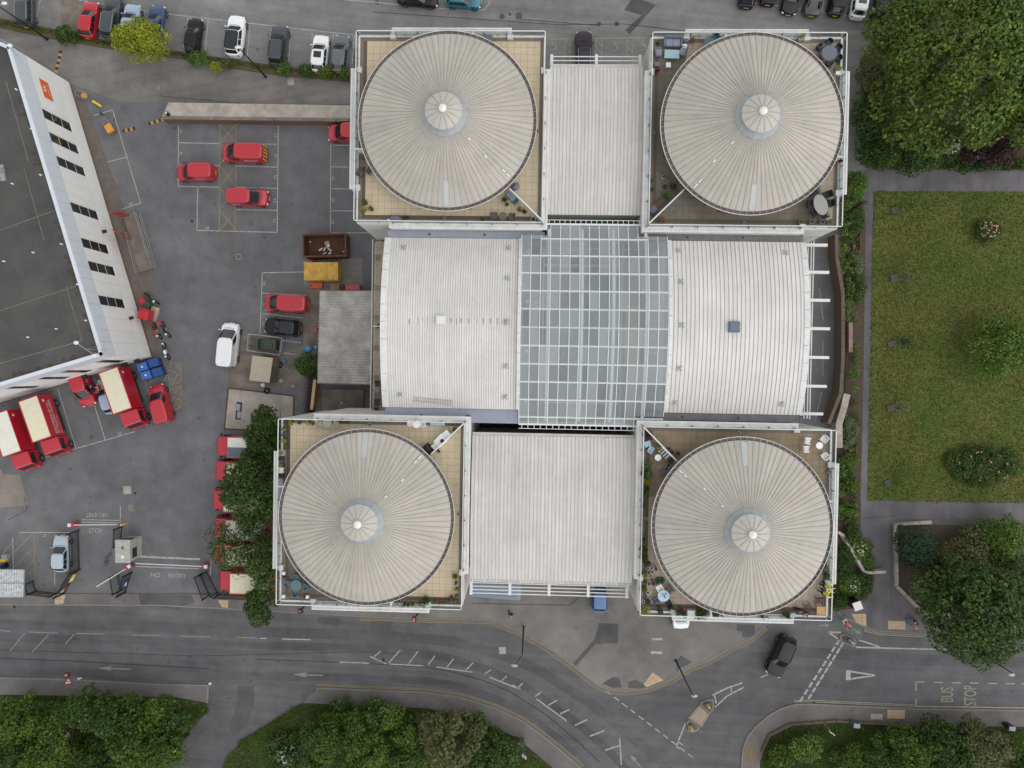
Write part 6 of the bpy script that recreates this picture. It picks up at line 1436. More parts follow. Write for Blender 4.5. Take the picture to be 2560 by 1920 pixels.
def lowwall(label, pts, h, wd, m, zb=0.0, cap=None, cat='wall'):
    t = thing('boundary_wall', label, cat, (0, 0, 0)); P = [Vector((*P2(a, b, h), 0)) for a, b in pts]
    N = []
    for i in range(len(P)): d = P[min(i+1, len(P)-1)]-P[max(i-1, 0)]; N.append(Vector((-d.y, d.x, 0)).normalized()*wd/2)
    def strip(k): return [(P[i]+N[i]*k).xy for i in range(len(P))]+[(P[i]-N[i]*k).xy for i in range(len(P)-1,-1,-1)]
    MB().prism([tuple(p) for p in strip(.9)], zb, h-.08).build('wall', m, t)
    tot = 0
    for i in range(len(P)-1):
        n = max(1, round((P[i+1]-P[i]).length/1.4))
        for k in range(n):
            f0, f1 = k/n+.006, (k+1)/n-.006; q = [P[i].lerp(P[i+1], f0)+N[i].lerp(N[i+1], f0), P[i].lerp(P[i+1], f1)+N[i].lerp(N[i+1], f1), P[i].lerp(P[i+1], f1)-N[i].lerp(N[i+1], f1), P[i].lerp(P[i+1], f0)-N[i].lerp(N[i+1], f0)]
            MB().prism([tuple(p.xy) for p in q], h-.08, h).build('coping_stone', cap or m, t)
    return t
brownw = mat('brown_render', srgb(98,84,72), .9, var=.12, vscale=1.2)
lowwall('tall brown retaining wall beside the sunken service road', [(2092,585),(2092,640),(2108,735),(2108,900),(2102,985),(2072,1060)], 1.9, .36, brownw)
lowwall('pale weathered wall stub above the lower hedge', [(2118,985),(2110,1020),(2098,1060),(2098,1120)], 1.5, .7, M['conc'])
lowwall('pale stone wall running down the flower bed slope', [(2096,1330),(2110,1340),(2160,1428),(2172,1432),(2215,1430)], 1.0, .3, M['conc'])
lowwall('pale stone kerb wall around the lower right bed', [(2420,1534),(2364,1536),(2310,1534),(2243,1466),(2240,1312),(2330,1306)], .5, .38, M['conc'])
lowwall('red stained wall top among the ivy', [(2127,806),(2127,880)], 1.5, .4, mat('red_stain_wall', srgb(140,132,126), .9, col2=srgb(132,92,88), vscale=1.6))
lowwall('brick edged low wall along the lower right verge', [(1905,1880),(1925,1838),(1975,1812),(2090,1804),(2330,1816)], .35, .28, mat('mossy_brick', srgb(92,82,70), .9, var=.2), .1)
# cabinet, signs on the verges
for lab, a, b, m in (('green utility cabinet at the lower verge', 2138, 1810, mat('cabinet_green', srgb(74,92,84), .6)), ('grey green utility cabinet by the tree foot', 1303, 1857, MATS['cabinet_green']), ('black litter bin with pale lid at the lower right pavement', 2524, 1817, M['black'])):
    x, y = P2(a, b, .8); o = MB().obox(0,0,0,.6,.4,1.1).build('utility_cabinet', m, None, (x, y, .1), IA(-5)); tag(o, lab, 'cabinet'); MB().obox(0,0,1.1,.66,.46,.05).build('lid', M['zinc'], o)
for lab, a, b, a2, b2 in (('white road sign on a grey pole at the lower verge', 2057,1805,2076,1829), ('pale sign pole beside the utility cabinet', 1311,1862,1312,1895)):
    p, q = W(a, b, .1), W(a2, b2, 2.6); t = thing('road_sign', lab, 'sign', p); MB().tube([(0,0,0),(0,0,2.6)], .04, 6).build('pole', M['steel'], t); MB().obox(0,0,2.1,.6,.05,.5,IA(-35)).build('plate', M['white'], t)
# ---------------- vegetation ----------------
LF = dict(
 lime=leafmat('leaf_lime', srgb(112,122,26), srgb(150,158,44), srgb(176,176,70)),
 maple=leafmat('leaf_maple', srgb(66,84,28), srgb(98,118,44), srgb(128,146,66)),
 dark=leafmat('leaf_dark', srgb(48,70,28), srgb(78,102,42), srgb(106,128,58)),
 holly=leafmat('leaf_holly', srgb(40,64,20), srgb(68,94,30), srgb(96,118,46)),
 olive=leafmat('leaf_olive', srgb(78,84,48), srgb(108,112,68), srgb(140,126,82)),
 south=leafmat('leaf_south', srgb(54,76,22), srgb(84,108,34), srgb(114,136,54)),
 ivy=leafmat('leaf_ivy', srgb(62,88,34), srgb(98,126,52), srgb(130,154,74)),
 fern=leafmat('leaf_fern', srgb(66,92,30), srgb(102,128,48), srgb(132,152,70)),
 grey=leafmat('leaf_greygreen', srgb(82,98,66), srgb(116,130,92), srgb(140,148,110)),
 purple=leafmat('leaf_purple', srgb(52,34,38), srgb(82,54,56), srgb(98,70,66)),
 maroon=leafmat('leaf_maroon', srgb(84,30,44), srgb(130,60,74), srgb(170,110,110)),
 yellow=leafmat('leaf_yellow', srgb(120,122,30), srgb(160,158,48), srgb(184,178,80)),
 conifer=leafmat('leaf_conifer', srgb(34,58,40), srgb(56,84,58), srgb(72,100,68)),
 straw=leafmat('leaf_straw', srgb(130,100,66), srgb(160,128,84), srgb(180,150,104)),
 blossom=leafmat('blossom_white', srgb(214,214,196), srgb(236,236,226)), peach=leafmat('blossom_peach', srgb(222,160,120), srgb(240,200,168)),
)
def leaf_mesh(name, lobes, leaf, cover, m, up=.35, seed=0, inner=.15, shape=.55, low=-.35):
    """many small folded leaves scattered over overlapping lobes (x,y,z,rx,ry,rz)"""
    g = np.random.default_rng(seed+11); V = []; n_tot = 0
    for (x, y, z, rx, ry, rz) in lobes:
        area = 4*math.pi*((rx*ry)**1.6/3+(rx*rz)**1.6/3+(ry*rz)**1.6/3)**(1/1.6)*.66
        n = max(6, int(area*cover/(leaf*leaf*shape)))
        d = g.normal(size=(n*2, 3)); d /= np.linalg.norm(d, axis=1)[:, None]; d = d[d[:, 2] > low][:n]; n = len(d)
        rad = np.where(g.random(n) < inner, g.uniform(.45, .85, n), g.uniform(.86, 1.08, n))
        c = np.array([x, y, z])+d*rad[:, None]*np.array([rx, ry, rz])
        nn = d*.55+g.normal(size=(n, 3))*.42+np.array([0, 0, up]); nn /= np.linalg.norm(nn, axis=1)[:, None]
        t = np.cross(nn, g.normal(size=(n, 3))); t /= np.linalg.norm(t, axis=1)[:, None]; b = np.cross(nn, t)
        s = leaf*g.uniform(.45, 1.5, n)[:, None]
        q = np.stack([c-t*s*.55, c+b*s*.32-nn*s*.06, c+t*s*.55, c-b*s*.32-nn*s*.06], 1)
        V.append(q.reshape(-1, 3)); n_tot += n
    V = np.concatenate(V).astype(np.float32); me = bpy.data.meshes.new(name)
    nf = len(V)//4; me.vertices.add(len(V)); me.vertices.foreach_set('co', V.ravel()); me.loops.add(nf*4); me.loops.foreach_set('vertex_index', np.arange(nf*4, dtype=np.int32))
    me.polygons.add(nf); me.polygons.foreach_set('loop_start', np.arange(0, nf*4, 4, dtype=np.int32)); me.polygons.foreach_set('loop_total', np.full(nf, 4, dtype=np.int32))
    me.materials.append(m); me.update(); me.validate(); return me
_ts = [0]
def lobes_dome(RX, RY, z0, z1, n, rl, g, jag=.35):
    out = []
    for k in range(n):
        a = g.uniform(0, 2*math.pi); d = math.sqrt(g.uniform(0, 1)); r = rl*g.uniform(.65, 1.4)
        e = 1+jag*.35*math.sin(3*a+k*.01)*d
        x, y = (RX-r*.7)*d*math.cos(a)*e, (RY-r*.7)*d*math.sin(a)*e
        zt = z0+(z1-z0-r*.6)*math.sqrt(max(0, 1-d*d*.92)); z = zt*g.uniform(.86, 1.0) if g.random() < .75 else z0+(zt-z0)*g.uniform(.2, .8)
        out.append((x, y, z, r*g.uniform(.85, 1.3), r*g.uniform(.85, 1.3), r*g.uniform(.55, .85)))
    return out
def tree(label, px, py, rx, ry, H, m, name='tree', cat='tree', leaf=.32, base=None, dens=1.0, cover=1.0, zg=.1, rl=None, group=None, trunk=.16, up=.35, jag=.35, low=-.35):
    _ts[0] += 1; g = np.random.default_rng(100+_ts[0])
    base = H*.32 if base is None else base; zc = base+(H-base)*.55
    x, y = P2(px, py, zc); k = (CAMH-zc)/FPX; RX, RY = rx*k, ry*k
    t = thing(name, label, cat, (x, y, zg), YAW, group)
    rl = rl or max(.35, min(1.25, .24*(RX+RY)/2)); n = max(5, int(dens*2.6*RX*RY/(rl*rl)))
    lb = lobes_dome(RX, RY, base, H, n, rl, g, jag)
    link('crown', leaf_mesh('crown', lb, leaf, cover, LF[m], up, _ts[0], low=low), t)
    tr = trunk*max(.35, min(2.0, H/6))
    b = MB(); b.tube([(0,0,0),(tr*.3,0,H*.25),(0,tr*.4,H*.55),(tr*.2,0,H*.8)], [tr*1.25, tr, tr*.7, tr*.3], 8)
    for q in range(7 if H > 2 else 3):
        l = lb[(q*7) % len(lb)]; z_ = H*g.uniform(.2, .5); b.tube([(0,0,z_), (l[0]*.5, l[1]*.5, (z_+l[2])/2+.1), (l[0], l[1], l[2])], [tr*.5, tr*.32, tr*.12], 5)
    b.build('trunk', M['bark'], t, smooth=True); return t
def blossoms(t, lobes_n, RX, RY, z, m, n, size=.1, seed=3):
    g = np.random.default_rng(seed); lb = []
    for _ in range(n):
        a, d = g.uniform(0, 6.28), math.sqrt(g.random()); lb.append((RX*d*math.cos(a), RY*d*math.sin(a), z*(1-.35*d*d)+.03, size, size, size*.6))
    link('blossoms', leaf_mesh('blossoms', lb, size*1.1, .55, LF[m], .7, seed), t)
tree('bright yellow-green small tree overhanging the car park verge', 343, 98, 72, 68, 5.2, 'lime', leaf=.24, cover=.9, rl=.75)
GN = 'trees and shrubs of the upper right grove'
tree('broad green maple filling the upper right corner', 2425, 135, 225, 215, 13.0, 'maple', leaf=.36, base=4, group=GN, dens=1.15, rl=1.15, cover=.95)
tree('second green maple at the right picture edge', 2600, 270, 120, 130, 11.0, 'maple', leaf=.36, base=3.5, group=GN, rl=1.1)
tree('dark reddish green shrub beside the pavilion walk', 2190, 200, 42, 62, 3.4, 'olive', 'shrub', 'shrub', .22, .5, group=GN)
tree('dark green shrub mass below the reddish shrub', 2195, 285, 58, 70, 4.0, 'dark', 'shrub', 'shrub', .22, .5, group=GN)
tree('mid green shrub at the corner of the park path', 2205, 372, 62, 52, 3.4, 'holly', 'shrub', 'shrub', .22, .4, group=GN)
tree('green shrub along the path below the maple', 2300, 392, 70, 42, 3.0, 'dark', 'shrub', 'shrub', .22, .4, group=GN)
tw = tree('shrub with sprays of white blossom below the maple', 2368, 368, 40, 34, 3.6, 'holly', 'shrub', 'shrub', .22, .4, group=GN); blossoms(tw, 0, 1.1, .9, 3.7, 'blossom', 46, .1)
tree('dark purple-leaved shrub at the grove edge', 2490, 372, 75, 42, 3.8, 'purple', 'shrub', 'shrub', .24, .5, group=GN)
tree('low green hedge strip along the top path', 2440, 412, 140, 16, .9, 'holly', 'hedge', 'hedge', .2, .1, group=GN, rl=.4)
tree('round bright green tree on the lawn edge', 2515, 862, 84, 78, 5.0, 'fern', leaf=.24, rl=.8, cover=.95)
GS = 'trees of the lower right bed'
tree('dark blue-green conifer at the corner of the bed', 2296, 1370, 50, 52, 4.6, 'conifer', leaf=.2, base=.6, group=GS)
tree('grey-olive shrub behind the dark conifer', 2400, 1402, 72, 62, 4.2, 'olive', leaf=.22, base=.6, group=GS, cat='shrub', name='shrub')
tree('yellow-green feathery shrub by the right edge', 2512, 1352, 62, 60, 4.2, 'fern', leaf=.22, base=.6, group=GS, cat='shrub', name='shrub')
tree('big dark green broadleaf tree overhanging the bus stop road', 2468, 1540, 150, 138, 10.0, 'dark', leaf=.3, base=3.0, group=GS, dens=1.1, rl=.95)
tree('dark green tree left of the big broadleaf tree', 2388, 1478, 88, 66, 6.0, 'dark', leaf=.28, base=1.6, group=GS, rl=.8)
for a, b, r, H, m, lab in ((2345,1445,46,3.0,'dark','dark shrub between the conifer and the overhanging tree'),(2450,1440,66,3.8,'olive','olive shrub above the big broadleaf tree'),(2540,1440,62,4.5,'dark','dark shrub at the right edge of the bed'),(2440,1362,48,3.4,'olive','olive shrub left of the feathery shrub')): tree(lab, a, b, r, r*.9, H, m, 'shrub', 'shrub', .22, .5, group=GS, rl=.6)
GSW = 'trees along the lower left verge'
for a, b, r, m, lab in ((50,1800,78,'south','green tree at the lower left picture edge'),(165,1835,88,'south','second tree from the left edge on the lower verge'),(285,1800,70,'holly','dark green tree in the upper middle of the lower left group'),(345,1865,92,'south','largest bright tree of the lower left group'),(110,1915,95,'south','tree cut by the lower left picture edge'),(250,1925,85,'holly','tree cut by the bottom edge beside the largest one'),(430,1805,44,'holly','small tree beside the rounded grass tip'),(395,1770,36,'south','small bright tree nearest the left pavement'),(15,1880,70,'holly','dark tree in the bottom left picture corner'),(425,1885,56,'south','tree overhanging the side road at bottom left'),(215,1770,52,'holly','dark tree touching the left pavement')):
    tree(lab, a, b, r, r*.92, 6.5 if r > 50 else 4.0, m, leaf=.27, base=1.2, group=GSW, rl=.85)
GSM = 'trees along the lower middle verge'
for a, b, r, H, m, lab in ((815,1850,64,5.5,'south','bright green tree left of the middle verge group'),(900,1835,60,5.5,'south','bright green tree in the centre of the middle verge group'),(975,1795,34,4.0,'fern','narrow light green tree with its tip near the pavement'),(1015,1835,42,4.6,'south','upright light green tree right of the narrow one'),(920,1905,70,5.5,'fern','yellow-green tree cut by the bottom edge'),(1125,1855,84,7.0,'olive','grey-olive round tree beside the curving pavement'),(1245,1890,62,4.5,'dark','dark shrub at the right end of the middle verge'),(725,1885,62,1.6,'dark','low dark groundcover shrub with white flowers'),(850,1768,26,2.6,'holly','small bush tip touching the middle pavement'),(775,1905,62,4.0,'dark','dark tree behind the low flowering groundcover'),(1010,1900,60,5.0,'south','green tree cut by the bottom edge left of the olive tree'),(1190,1815,36,2.6,'dark','dark bush right of the olive tree by the pavement'),(1190,1905,58,4.5,'dark','dark tree cut by the bottom edge right of the olive tree'),(940,1790,44,3.6,'dark','dark bush between the light green trees')):
    o = tree(lab, a, b, r, r*.95, H, m, leaf=.25, base=min(1.0, H*.2), group=GSM, rl=.7 if H > 3 else .4)
    if H == 1.6: blossoms(o, 0, 1.6, 1.2, 1.75, 'blossom', 60, .09)
GSE = 'trees along the lower right verge'
for a, b, r, H, m, lab in ((2010,1868,46,3.2,'fern','light green shrub near the white road sign'),(1950,1895,40,2.4,'south','green shrub at the tip of the lower right verge'),(2130,1905,50,3.0,'south','low shrub cut by the bottom edge right of the sign'),(2270,1880,66,5.5,'south','green tree left of the lower right group'),(2360,1875,74,6.0,'holly','dark green tree in the middle of the lower right group'),(2460,1880,78,6.0,'olive','olive green tree right of the lower right group'),(2555,1905,60,5.0,'south','tree at the bottom right picture corner'),(2205,1905,48,4.0,'dark','dark tree left of the lower right group'),(2410,1900,70,5.5,'dark','dark tree cut by the bottom edge in the lower right group')):
    tree(lab, a, b, r, r*.9, H, m, leaf=.25, base=min(1.0, H*.2), group=GSE, rl=.75)
GW = 'trees between the lorries and the pavilion'
tree('bright dark green evergreen above the lorry row', 672, 1088, 66, 82, 7.5, 'holly', leaf=.24, base=1.5, group=GW, rl=.75, dens=1.2)
tree('large dark green tree over the middle lorries', 626, 1240, 92, 96, 8.5, 'dark', leaf=.26, base=2.5, group=GW, rl=.85, dens=1.1)
tree('thin leafed tree spreading over the lower lorries', 605, 1375, 100, 82, 7.0, 'dark', leaf=.2, base=3.0, group=GW, rl=.6, dens=.75, cover=.42)
tree('evergreen joining the two big trees above the lorries', 655, 1165, 66, 52, 7.0, 'holly', leaf=.24, base=1.5, group=GW, rl=.7)
tree('dark tree between the lower lorries and pavilion', 658, 1400, 46, 82, 8.0, 'dark', leaf=.24, base=2.0, group=GW, rl=.7)
tree('green tree at the pavilion corner over the pavement', 655, 1515, 48, 52, 7.0, 'holly', leaf=.24, base=2.0, group=GW, rl=.7)
tree('round dark bush at the corner of the long shed', 772, 911, 37, 34, 2.6, 'dark', 'bush', 'bush', .18, .3, rl=.4)
GV = 'bushes on the car park verge'
for a, b, r, m, lab in ((165,86,30,'dark','dark bush left of the red hatchback'),(496,146,28,'ivy','green bush behind the black hatchback'),(540,165,16,'yellow','small yellow bush on the verge'),(565,160,17,'olive','olive bush right of the yellow one'),(708,172,20,'ivy','green bush behind the dark grey crossover'),(766,176,20,'dark','dark bush left behind the white hatchback'),(816,180,22,'ivy','green bush right behind the white hatchback'),(866,184,18,'dark','bush squeezed against the pavilion bay')):
    tree(lab, a, b, r, r*.85, 1.5, m, 'bush', 'bush', .16, .15, group=GV, rl=.32, trunk=.08)
GH = 'hedge along the east side'
def hedge(label, pts, wd, H, m, leaf=.17, name='hedge', group=GH, zg=.1):
    _ts[0] += 1; g = np.random.default_rng(500+_ts[0]); P = [Vector((*P2(a, b, H*.6), 0)) for a, b in pts]; o = P[0]; lb = []
    for a, b in zip(P[:-1], P[1:]):
        n = max(1, int((b-a).length*wd*3.2))
        for k in range(n):
            q = a.lerp(b, g.random())-o; lb.append((q.x+g.uniform(-.5,.5)*wd*.8, q.y+g.uniform(-.2,.2), H*g.uniform(.35,.85), g.uniform(.25,.45), g.uniform(.25,.45), g.uniform(.2,.35)))
    t = thing(name, label, 'hedge', (o.x, o.y, zg), 0, group); link('foliage', leaf_mesh('foliage', lb, leaf, .95, LF[m], .4, _ts[0]), t)
    b = MB()
    for q in P: b.tube([(q.x-o.x, q.y-o.y, 0), (q.x-o.x, q.y-o.y, H*.6)], .04, 5)
    b.build('stems', M['bark'], t); return t
hedge('ivy hedge running down beside the brown retaining wall', [(2112,500),(2112,640),(2122,745),(2128,815)], 1.5, 1.5, 'ivy')
hedge('ivy strip continuing beside the red stained wall', [(2133,850),(2132,985)], 1.0, 1.3, 'ivy')
hedge('dark groundcover below the wall stub', [(2125,1000),(2122,1130),(2122,1330)], 1.7, .7, 'dark')
hedge('groundcover filling the upper bed beside the path', [(2143,480),(2140,600),(2146,700),(2150,760)], 1.0, .8, 'dark')
hedge('mixed groundcover filling the lower flower bed', [(2112,1370),(2110,1470),(2150,1490),(2165,1420)], 1.6, .8, 'holly')
hedge('low ivy strip at the lower end of the east bed', [(2105,1150),(2104,1300)], .9, 1.0, 'ivy')
for a, b, rx, ry, H, m, lab in ((2140,462,32,38,2.4,'ivy','full green bush at the top of the east hedge'),(2140,555,20,36,1.8,'dark','darker bush below the upper park lamp'),(2143,655,15,34,1.6,'grey','grey-green bush beside the brown bench'),(2145,725,20,30,1.8,'dark','dark bush jutting over the park path'),(2122,1075,24,42,1.8,'grey','mottled grey-green bush beside the wall stub'),(2127,1150,20,22,1.1,'fern','spiky fern topmost of the row by the lower hedge'),(2130,1215,20,22,1.1,'fern','spiky fern second of the row by the lower hedge'),(2124,1280,22,24,1.1,'fern','spiky fern third of the row by the lower hedge'),(2128,1340,26,26,1.3,'dark','dark bush below the fern row'),(2148,1372,32,34,1.2,'ivy','bush with white flowers beside the sloping wall'),(2108,1410,26,44,1.3,'holly','green bush inside the sloping wall'),(2130,1460,34,30,1.2,'fern','light bush with white blossom near the blue bench'),(2096,1500,26,26,1.2,'holly','bush at the bottom corner of the bed'),(2160,1450,22,34,1.1,'dark','dark bush at the path side of the flower bed'),(2168,1405,18,26,1.0,'ivy','small bush at the curved edge of the bed')):
    o = tree(lab, a, b, rx, ry, H, m, 'bush', 'bush', .16, .1, zg=.13, group=GH, rl=.34, trunk=.08)
    if 'white' in lab: blossoms(o, 0, .8, .8, H+.1, 'blossom', 30, .08, 5)
rb = tree('round rose bush with peach flowers on the lawn', 2471, 578, 34, 32, 1.2, 'dark', 'rose_bush', 'rose bush', .15, .1, zg=.05, rl=.32, trunk=.08); blossoms(rb, 0, 1.15, 1.1, 1.25, 'peach', 34, .09, 8)
rb = tree('large oval rose bed with scattered pale flowers on the lawn', 2462, 1163, 94, 50, 1.3, 'dark', 'rose_bush', 'rose bush', .17, .1, zg=.05, rl=.4, trunk=.08); blossoms(rb, 0, 3.2, 1.7, 1.3, 'peach', 18, .1, 9)
for a, b, w_, d_, lab, m in ((2238,525,26,20,'grey slab with a leafy sapling, topmost on the lawn','fern'),(2236,695,26,24,'grey slab with wispy sapling, second from the top','grey'),(2230,860,28,18,'dark slab with low blue-green sapling, third from the top','conifer'),(2228,1020,26,20,'grey slab with thin dark sapling, fourth from the top','grey'),(2220,1207,22,20,'grey slab with bright sapling, lowest on the lawn','fern')):
    x, y = P2(a, b, .1); t = thing('sapling', lab, 'sapling', (x, y, .05), 0, 'saplings with slabs on the lawn'); MB().obox(0,0,0,w_/29,d_/29,.16,IA(15)).build('slab', mat('slab_grey', srgb(80,78,70), .95, var=.15, vscale=4), t)
    _ts[0] += 1; g = np.random.default_rng(_ts[0]); link('crown', leaf_mesh('crown', [(.9+g.uniform(-.5,.6), .1+g.uniform(-.5,.5), .6+g.uniform(0,.9), .3,.3,.2) for _ in range(16)], .16, .4, LF[m], .4, _ts[0]), t)
    s_ = MB(); s_.tube([(.3,0,.1),(.8,.1,.7),(1.0,.2,1.3)], .02, 5); s_.tube([(.4,0,.1),(1.0,-.2,.9)], .015, 5); s_.build('stem', M['bark'], t)
# ragged grass and weeds as ground cover along edges (uncountable)
def tufts(name, label, polys, n, h, m, zg):
    g = np.random.default_rng(77+n); lb = []
    for (x0, y0, x1, y1, wd) in polys:
        for _ in range(n):
            f = g.random(); p = P2(x0+(x1-x0)*f+g.uniform(-wd, wd), y0+(y1-y0)*f+g.uniform(-wd, wd)); lb.append((p[0], p[1], zg, .13, .13, h))
    o = link(name, leaf_mesh(name, lb, .1, .35, LF[m], .2, n, 0, low=.0)); o['kind'] = 'stuff'; o['label'] = label; o['category'] = 'grass'; return o
tufts('grass_tufts', 'ragged grass and weeds growing along the car park verge', [(0,57,160,87,5),(160,87,270,112,5),(270,112,460,140,5),(460,140,700,176,6),(700,176,880,192,6)], 160, .18, 'olive', .1)
tufts('weed_growth', 'weeds and grass along the lower verges', [(-20,1745,430,1752,8),(760,1770,1060,1785,8),(1070,1785,1290,1850,8),(1960,1830,2300,1826,8),(640,1838,750,1768,8),(600,1860,640,1838,6),(470,1790,515,1770,12)], 220, .2, 'south', .12)

def lawn_cover(name, label, pts, n, m, zg, leaf, seed):
    g = np.random.default_rng(seed); P = [P2(*p) for p in pts]; xs, ys = [p[0] for p in P], [p[1] for p in P]; k = len(P)
    X = g.uniform(min(xs), max(xs), n*2); Y = g.uniform(min(ys), max(ys), n*2); ins = np.zeros(n*2, bool)
    for i in range(k):
        x0, y0, x1, y1 = *P[i], *P[(i+1) % k]
        if y0 != y1: c = ((y0 > Y) != (y1 > Y)) & (X < (x1-x0)*(Y-y0)/(y1-y0)+x0); ins ^= c
    X, Y = X[ins][:n], Y[ins][:n]; a = g.uniform(0, 6.28, len(X)); s = leaf*g.uniform(.5, 1.3, len(X)); lean = g.normal(size=(len(X), 2))*.6
    b = np.stack([X, Y, np.full(len(X), zg)], 1); t = np.stack([np.cos(a), np.sin(a), a*0], 1)*(s*.3)[:, None]; u = np.stack([lean[:, 0]*s, lean[:, 1]*s, s*.6], 1)
    V = np.stack([b-t, b+t, b+t*.4+u, b-t*.4+u], 1).reshape(-1, 3).astype(np.float32); me = bpy.data.meshes.new(name); nf = len(V)//4
    me.vertices.add(len(V)); me.vertices.foreach_set('co', V.ravel()); me.loops.add(nf*4); me.loops.foreach_set('vertex_index', np.arange(nf*4, dtype=np.int32)); me.polygons.add(nf); me.polygons.foreach_set('loop_start', np.arange(0, nf*4, 4, dtype=np.int32)); me.polygons.foreach_set('loop_total', np.full(nf, 4, dtype=np.int32)); me.materials.append(LF[m]); me.update(); me.validate()
    o = link(name, me); o['kind'] = 'stuff'; o['label'] = label; o['category'] = 'grass'
LF['blade'] = leafmat('lawn_blade', srgb(58,80,24), srgb(82,100,38), srgb(102,112,50), .2); LF['dry'] = leafmat('dry_blade', srgb(104,94,48), srgb(136,120,70), srgb(160,146,96), .2)
lawn_cover('lawn_blades', 'mown grass blades of the park lawn', [(2183,478),(2900,481),(2900,1264),(2167,1251),(2174,880)], 110000, 'blade', .05, .13, 1)
lawn_cover('dry_grass', 'straw coloured dry grass along the left side of the lawn', [(2205,600),(2300,520),(2330,800),(2280,1000),(2300,1230),(2200,1200),(2196,900)], 5000, 'dry', .05, .13, 2)
lawn_cover('verge_blades', 'rough grass of the lower left verge', [(-20,1738),(440,1746),(512,1760),(516,1776),(472,1828),(415,1920),(-20,1930)], 14000, 'blade', .12, .16, 3)
lawn_cover('verge_blades', 'rough grass of the lower middle verge', [(756,1760),(900,1765),(1070,1773),(1180,1795),(1290,1845),(1385,1926),(560,1926),(566,1895),(640,1830)], 24000, 'blade', .12, .16, 4)
lawn_cover('verge_blades', 'rough grass of the lower right verge', [(2600,1823),(2200,1813),(2090,1809),(1985,1815),(1923,1847),(1903,1900),(1900,1930),(2600,1930)], 20000, 'blade', .12, .16, 5)
# ---------------- terrace furniture ----------------
TT = 14.226
MF = dict(black=mat('rattan_black', srgb(40,40,44), .7), grey=mat('rattan_grey', srgb(110,116,128), .7, var=.06), cushion=mat('cushion_grey', srgb(138,142,156), .9, var=.04), white=mat('garden_white', srgb(232,232,230), .5), teal=mat('verdigris_metal', srgb(84,112,118), .6, var=.12, vscale=6), brown=mat('teak', srgb(96,78,66), .8, var=.12), bronze=mat('bronze_metal', srgb(92,86,80), .6), wicker=mat('wicker_pale', srgb(178,166,148), .8, var=.08), glass=mat('frosted_table', srgb(156,186,190), .2, spec=.6), slate=mat('table_slate', srgb(96,102,112), .5, var=.08, vscale=8), stone=mat('table_stone', srgb(150,150,146), .6, var=.06, vscale=8), wood=mat('table_wood', srgb(186,146,98), .7, var=.08), terra=mat('terracotta', srgb(150,84,58), .85, var=.1), pink=mat('pink_pot', srgb(176,138,160), .7), dgrey=mat('pot_grey', srgb(70,72,76), .7), stonepot=mat('pot_stone', srgb(164,164,160), .8), cover=mat('grey_cover', srgb(106,108,124), .8, var=.08), green=mat('green_bench', srgb(44,96,84), .6), bluep=mat('pale_blue_box', srgb(168,198,210), .6), navyp=mat('pot_blue', srgb(58,66,92), .5))
def rtable(label, px, py, r, m, h=.74, ry=None, deg=0, zb=TT, name='garden_table'):
    x, y = P2(px, py, zb+h); t = thing(name, label, 'table', (x, y, zb), IA(deg), 'terrace tables'); k = 28; ry = ry or r
    pts = [(r*math.cos(2*math.pi*i/k), ry*math.sin(2*math.pi*i/k)) for i in range(k)]
    MB().prism(pts, h-.035, h).build('table_top', m, t)
    for a in (45, 135, 225, 315): c, s = math.cos(math.radians(a)), math.sin(math.radians(a)); MB().tube([(r*.35*c, ry*.35*s, h-.04), (r*.6*c, ry*.6*s, 0)], .02, 5).build('leg', M['black'] if m is not MF['white'] else m, t)
    return t
def qtable(label, px, py, lx, ly, m, h=.42, deg=0, zb=TT, name='garden_table', cat='table'):
    x, y = P2(px, py, zb+h); t = thing(name, label, cat, (x, y, zb), IA(deg), 'terrace tables'); MB().box(-lx/2,-ly/2,h-.05,lx/2,ly/2,h).build('table_top', m, t)
    for a in (-1,1):
        for b in (-1,1): MB().box(a*(lx/2-.06)-.03,b*(ly/2-.06)-.03,0,a*(lx/2-.06)+.03,b*(ly/2-.06)+.03,h-.05).build('leg', m, t)
    return t
def chair(label, px, py, deg, m, group='terrace chairs', wd=.52, arms=True, zb=TT, slats=False, tub=False, cush=None):
    """deg is the image direction the sitter faces"""
    x, y = P2(px, py, zb+.5); t = thing('garden_chair', label, 'chair', (x, y, zb), IA(deg), group); h = .44
    if slats:
        for k in range(6): MB().box(-.24+k*.085,-wd/2,h-.025,-.175+k*.085,wd/2,h).build('seat_slat', m, t)
        for k in range(4): MB().box(-.30,-wd/2,h+.08+k*.11,-.27,wd/2,h+.16+k*.11).build('back_slat', m, t)
    else:
        MB().box(-.26,-wd/2,h-.05,.27,wd/2,h).build('seat', cush or m, t)
        if tub: MB().lathe([(wd*.5,h-.1),(wd*.56,h+.36),(wd*.48,h+.36),(wd*.44,h-.1)], 18, 0, 0, 0, math.radians(75), math.radians(285)).build('backrest', m, t, smooth=True)
        else: MB().add([(-.26,-wd/2,h),(-.26,wd/2,h),(-.36,wd/2,h+.46),(-.36,-wd/2,h+.46),(-.22,-wd/2,h),(-.22,wd/2,h),(-.32,wd/2,h+.46),(-.32,-wd/2,h+.46)], [(0,3,2,1),(4,5,6,7),(2,3,7,6),(0,1,5,4),(1,2,6,5),(3,0,4,7)]).build('backrest', m, t)
    for s in (-1, 1):
        if arms and not tub: MB().box(-.28,s*wd/2-.03,h+.2,.24,s*wd/2+.03,h+.24).build('armrest', m, t)
        for a in (-.24,.24): MB().box(a-.02,s*(wd/2-.03)-.02,0,a+.02,s*(wd/2-.03)+.02,(h+.2) if arms and a > 0 and not tub else h-.05).build('leg', m, t)
    return t
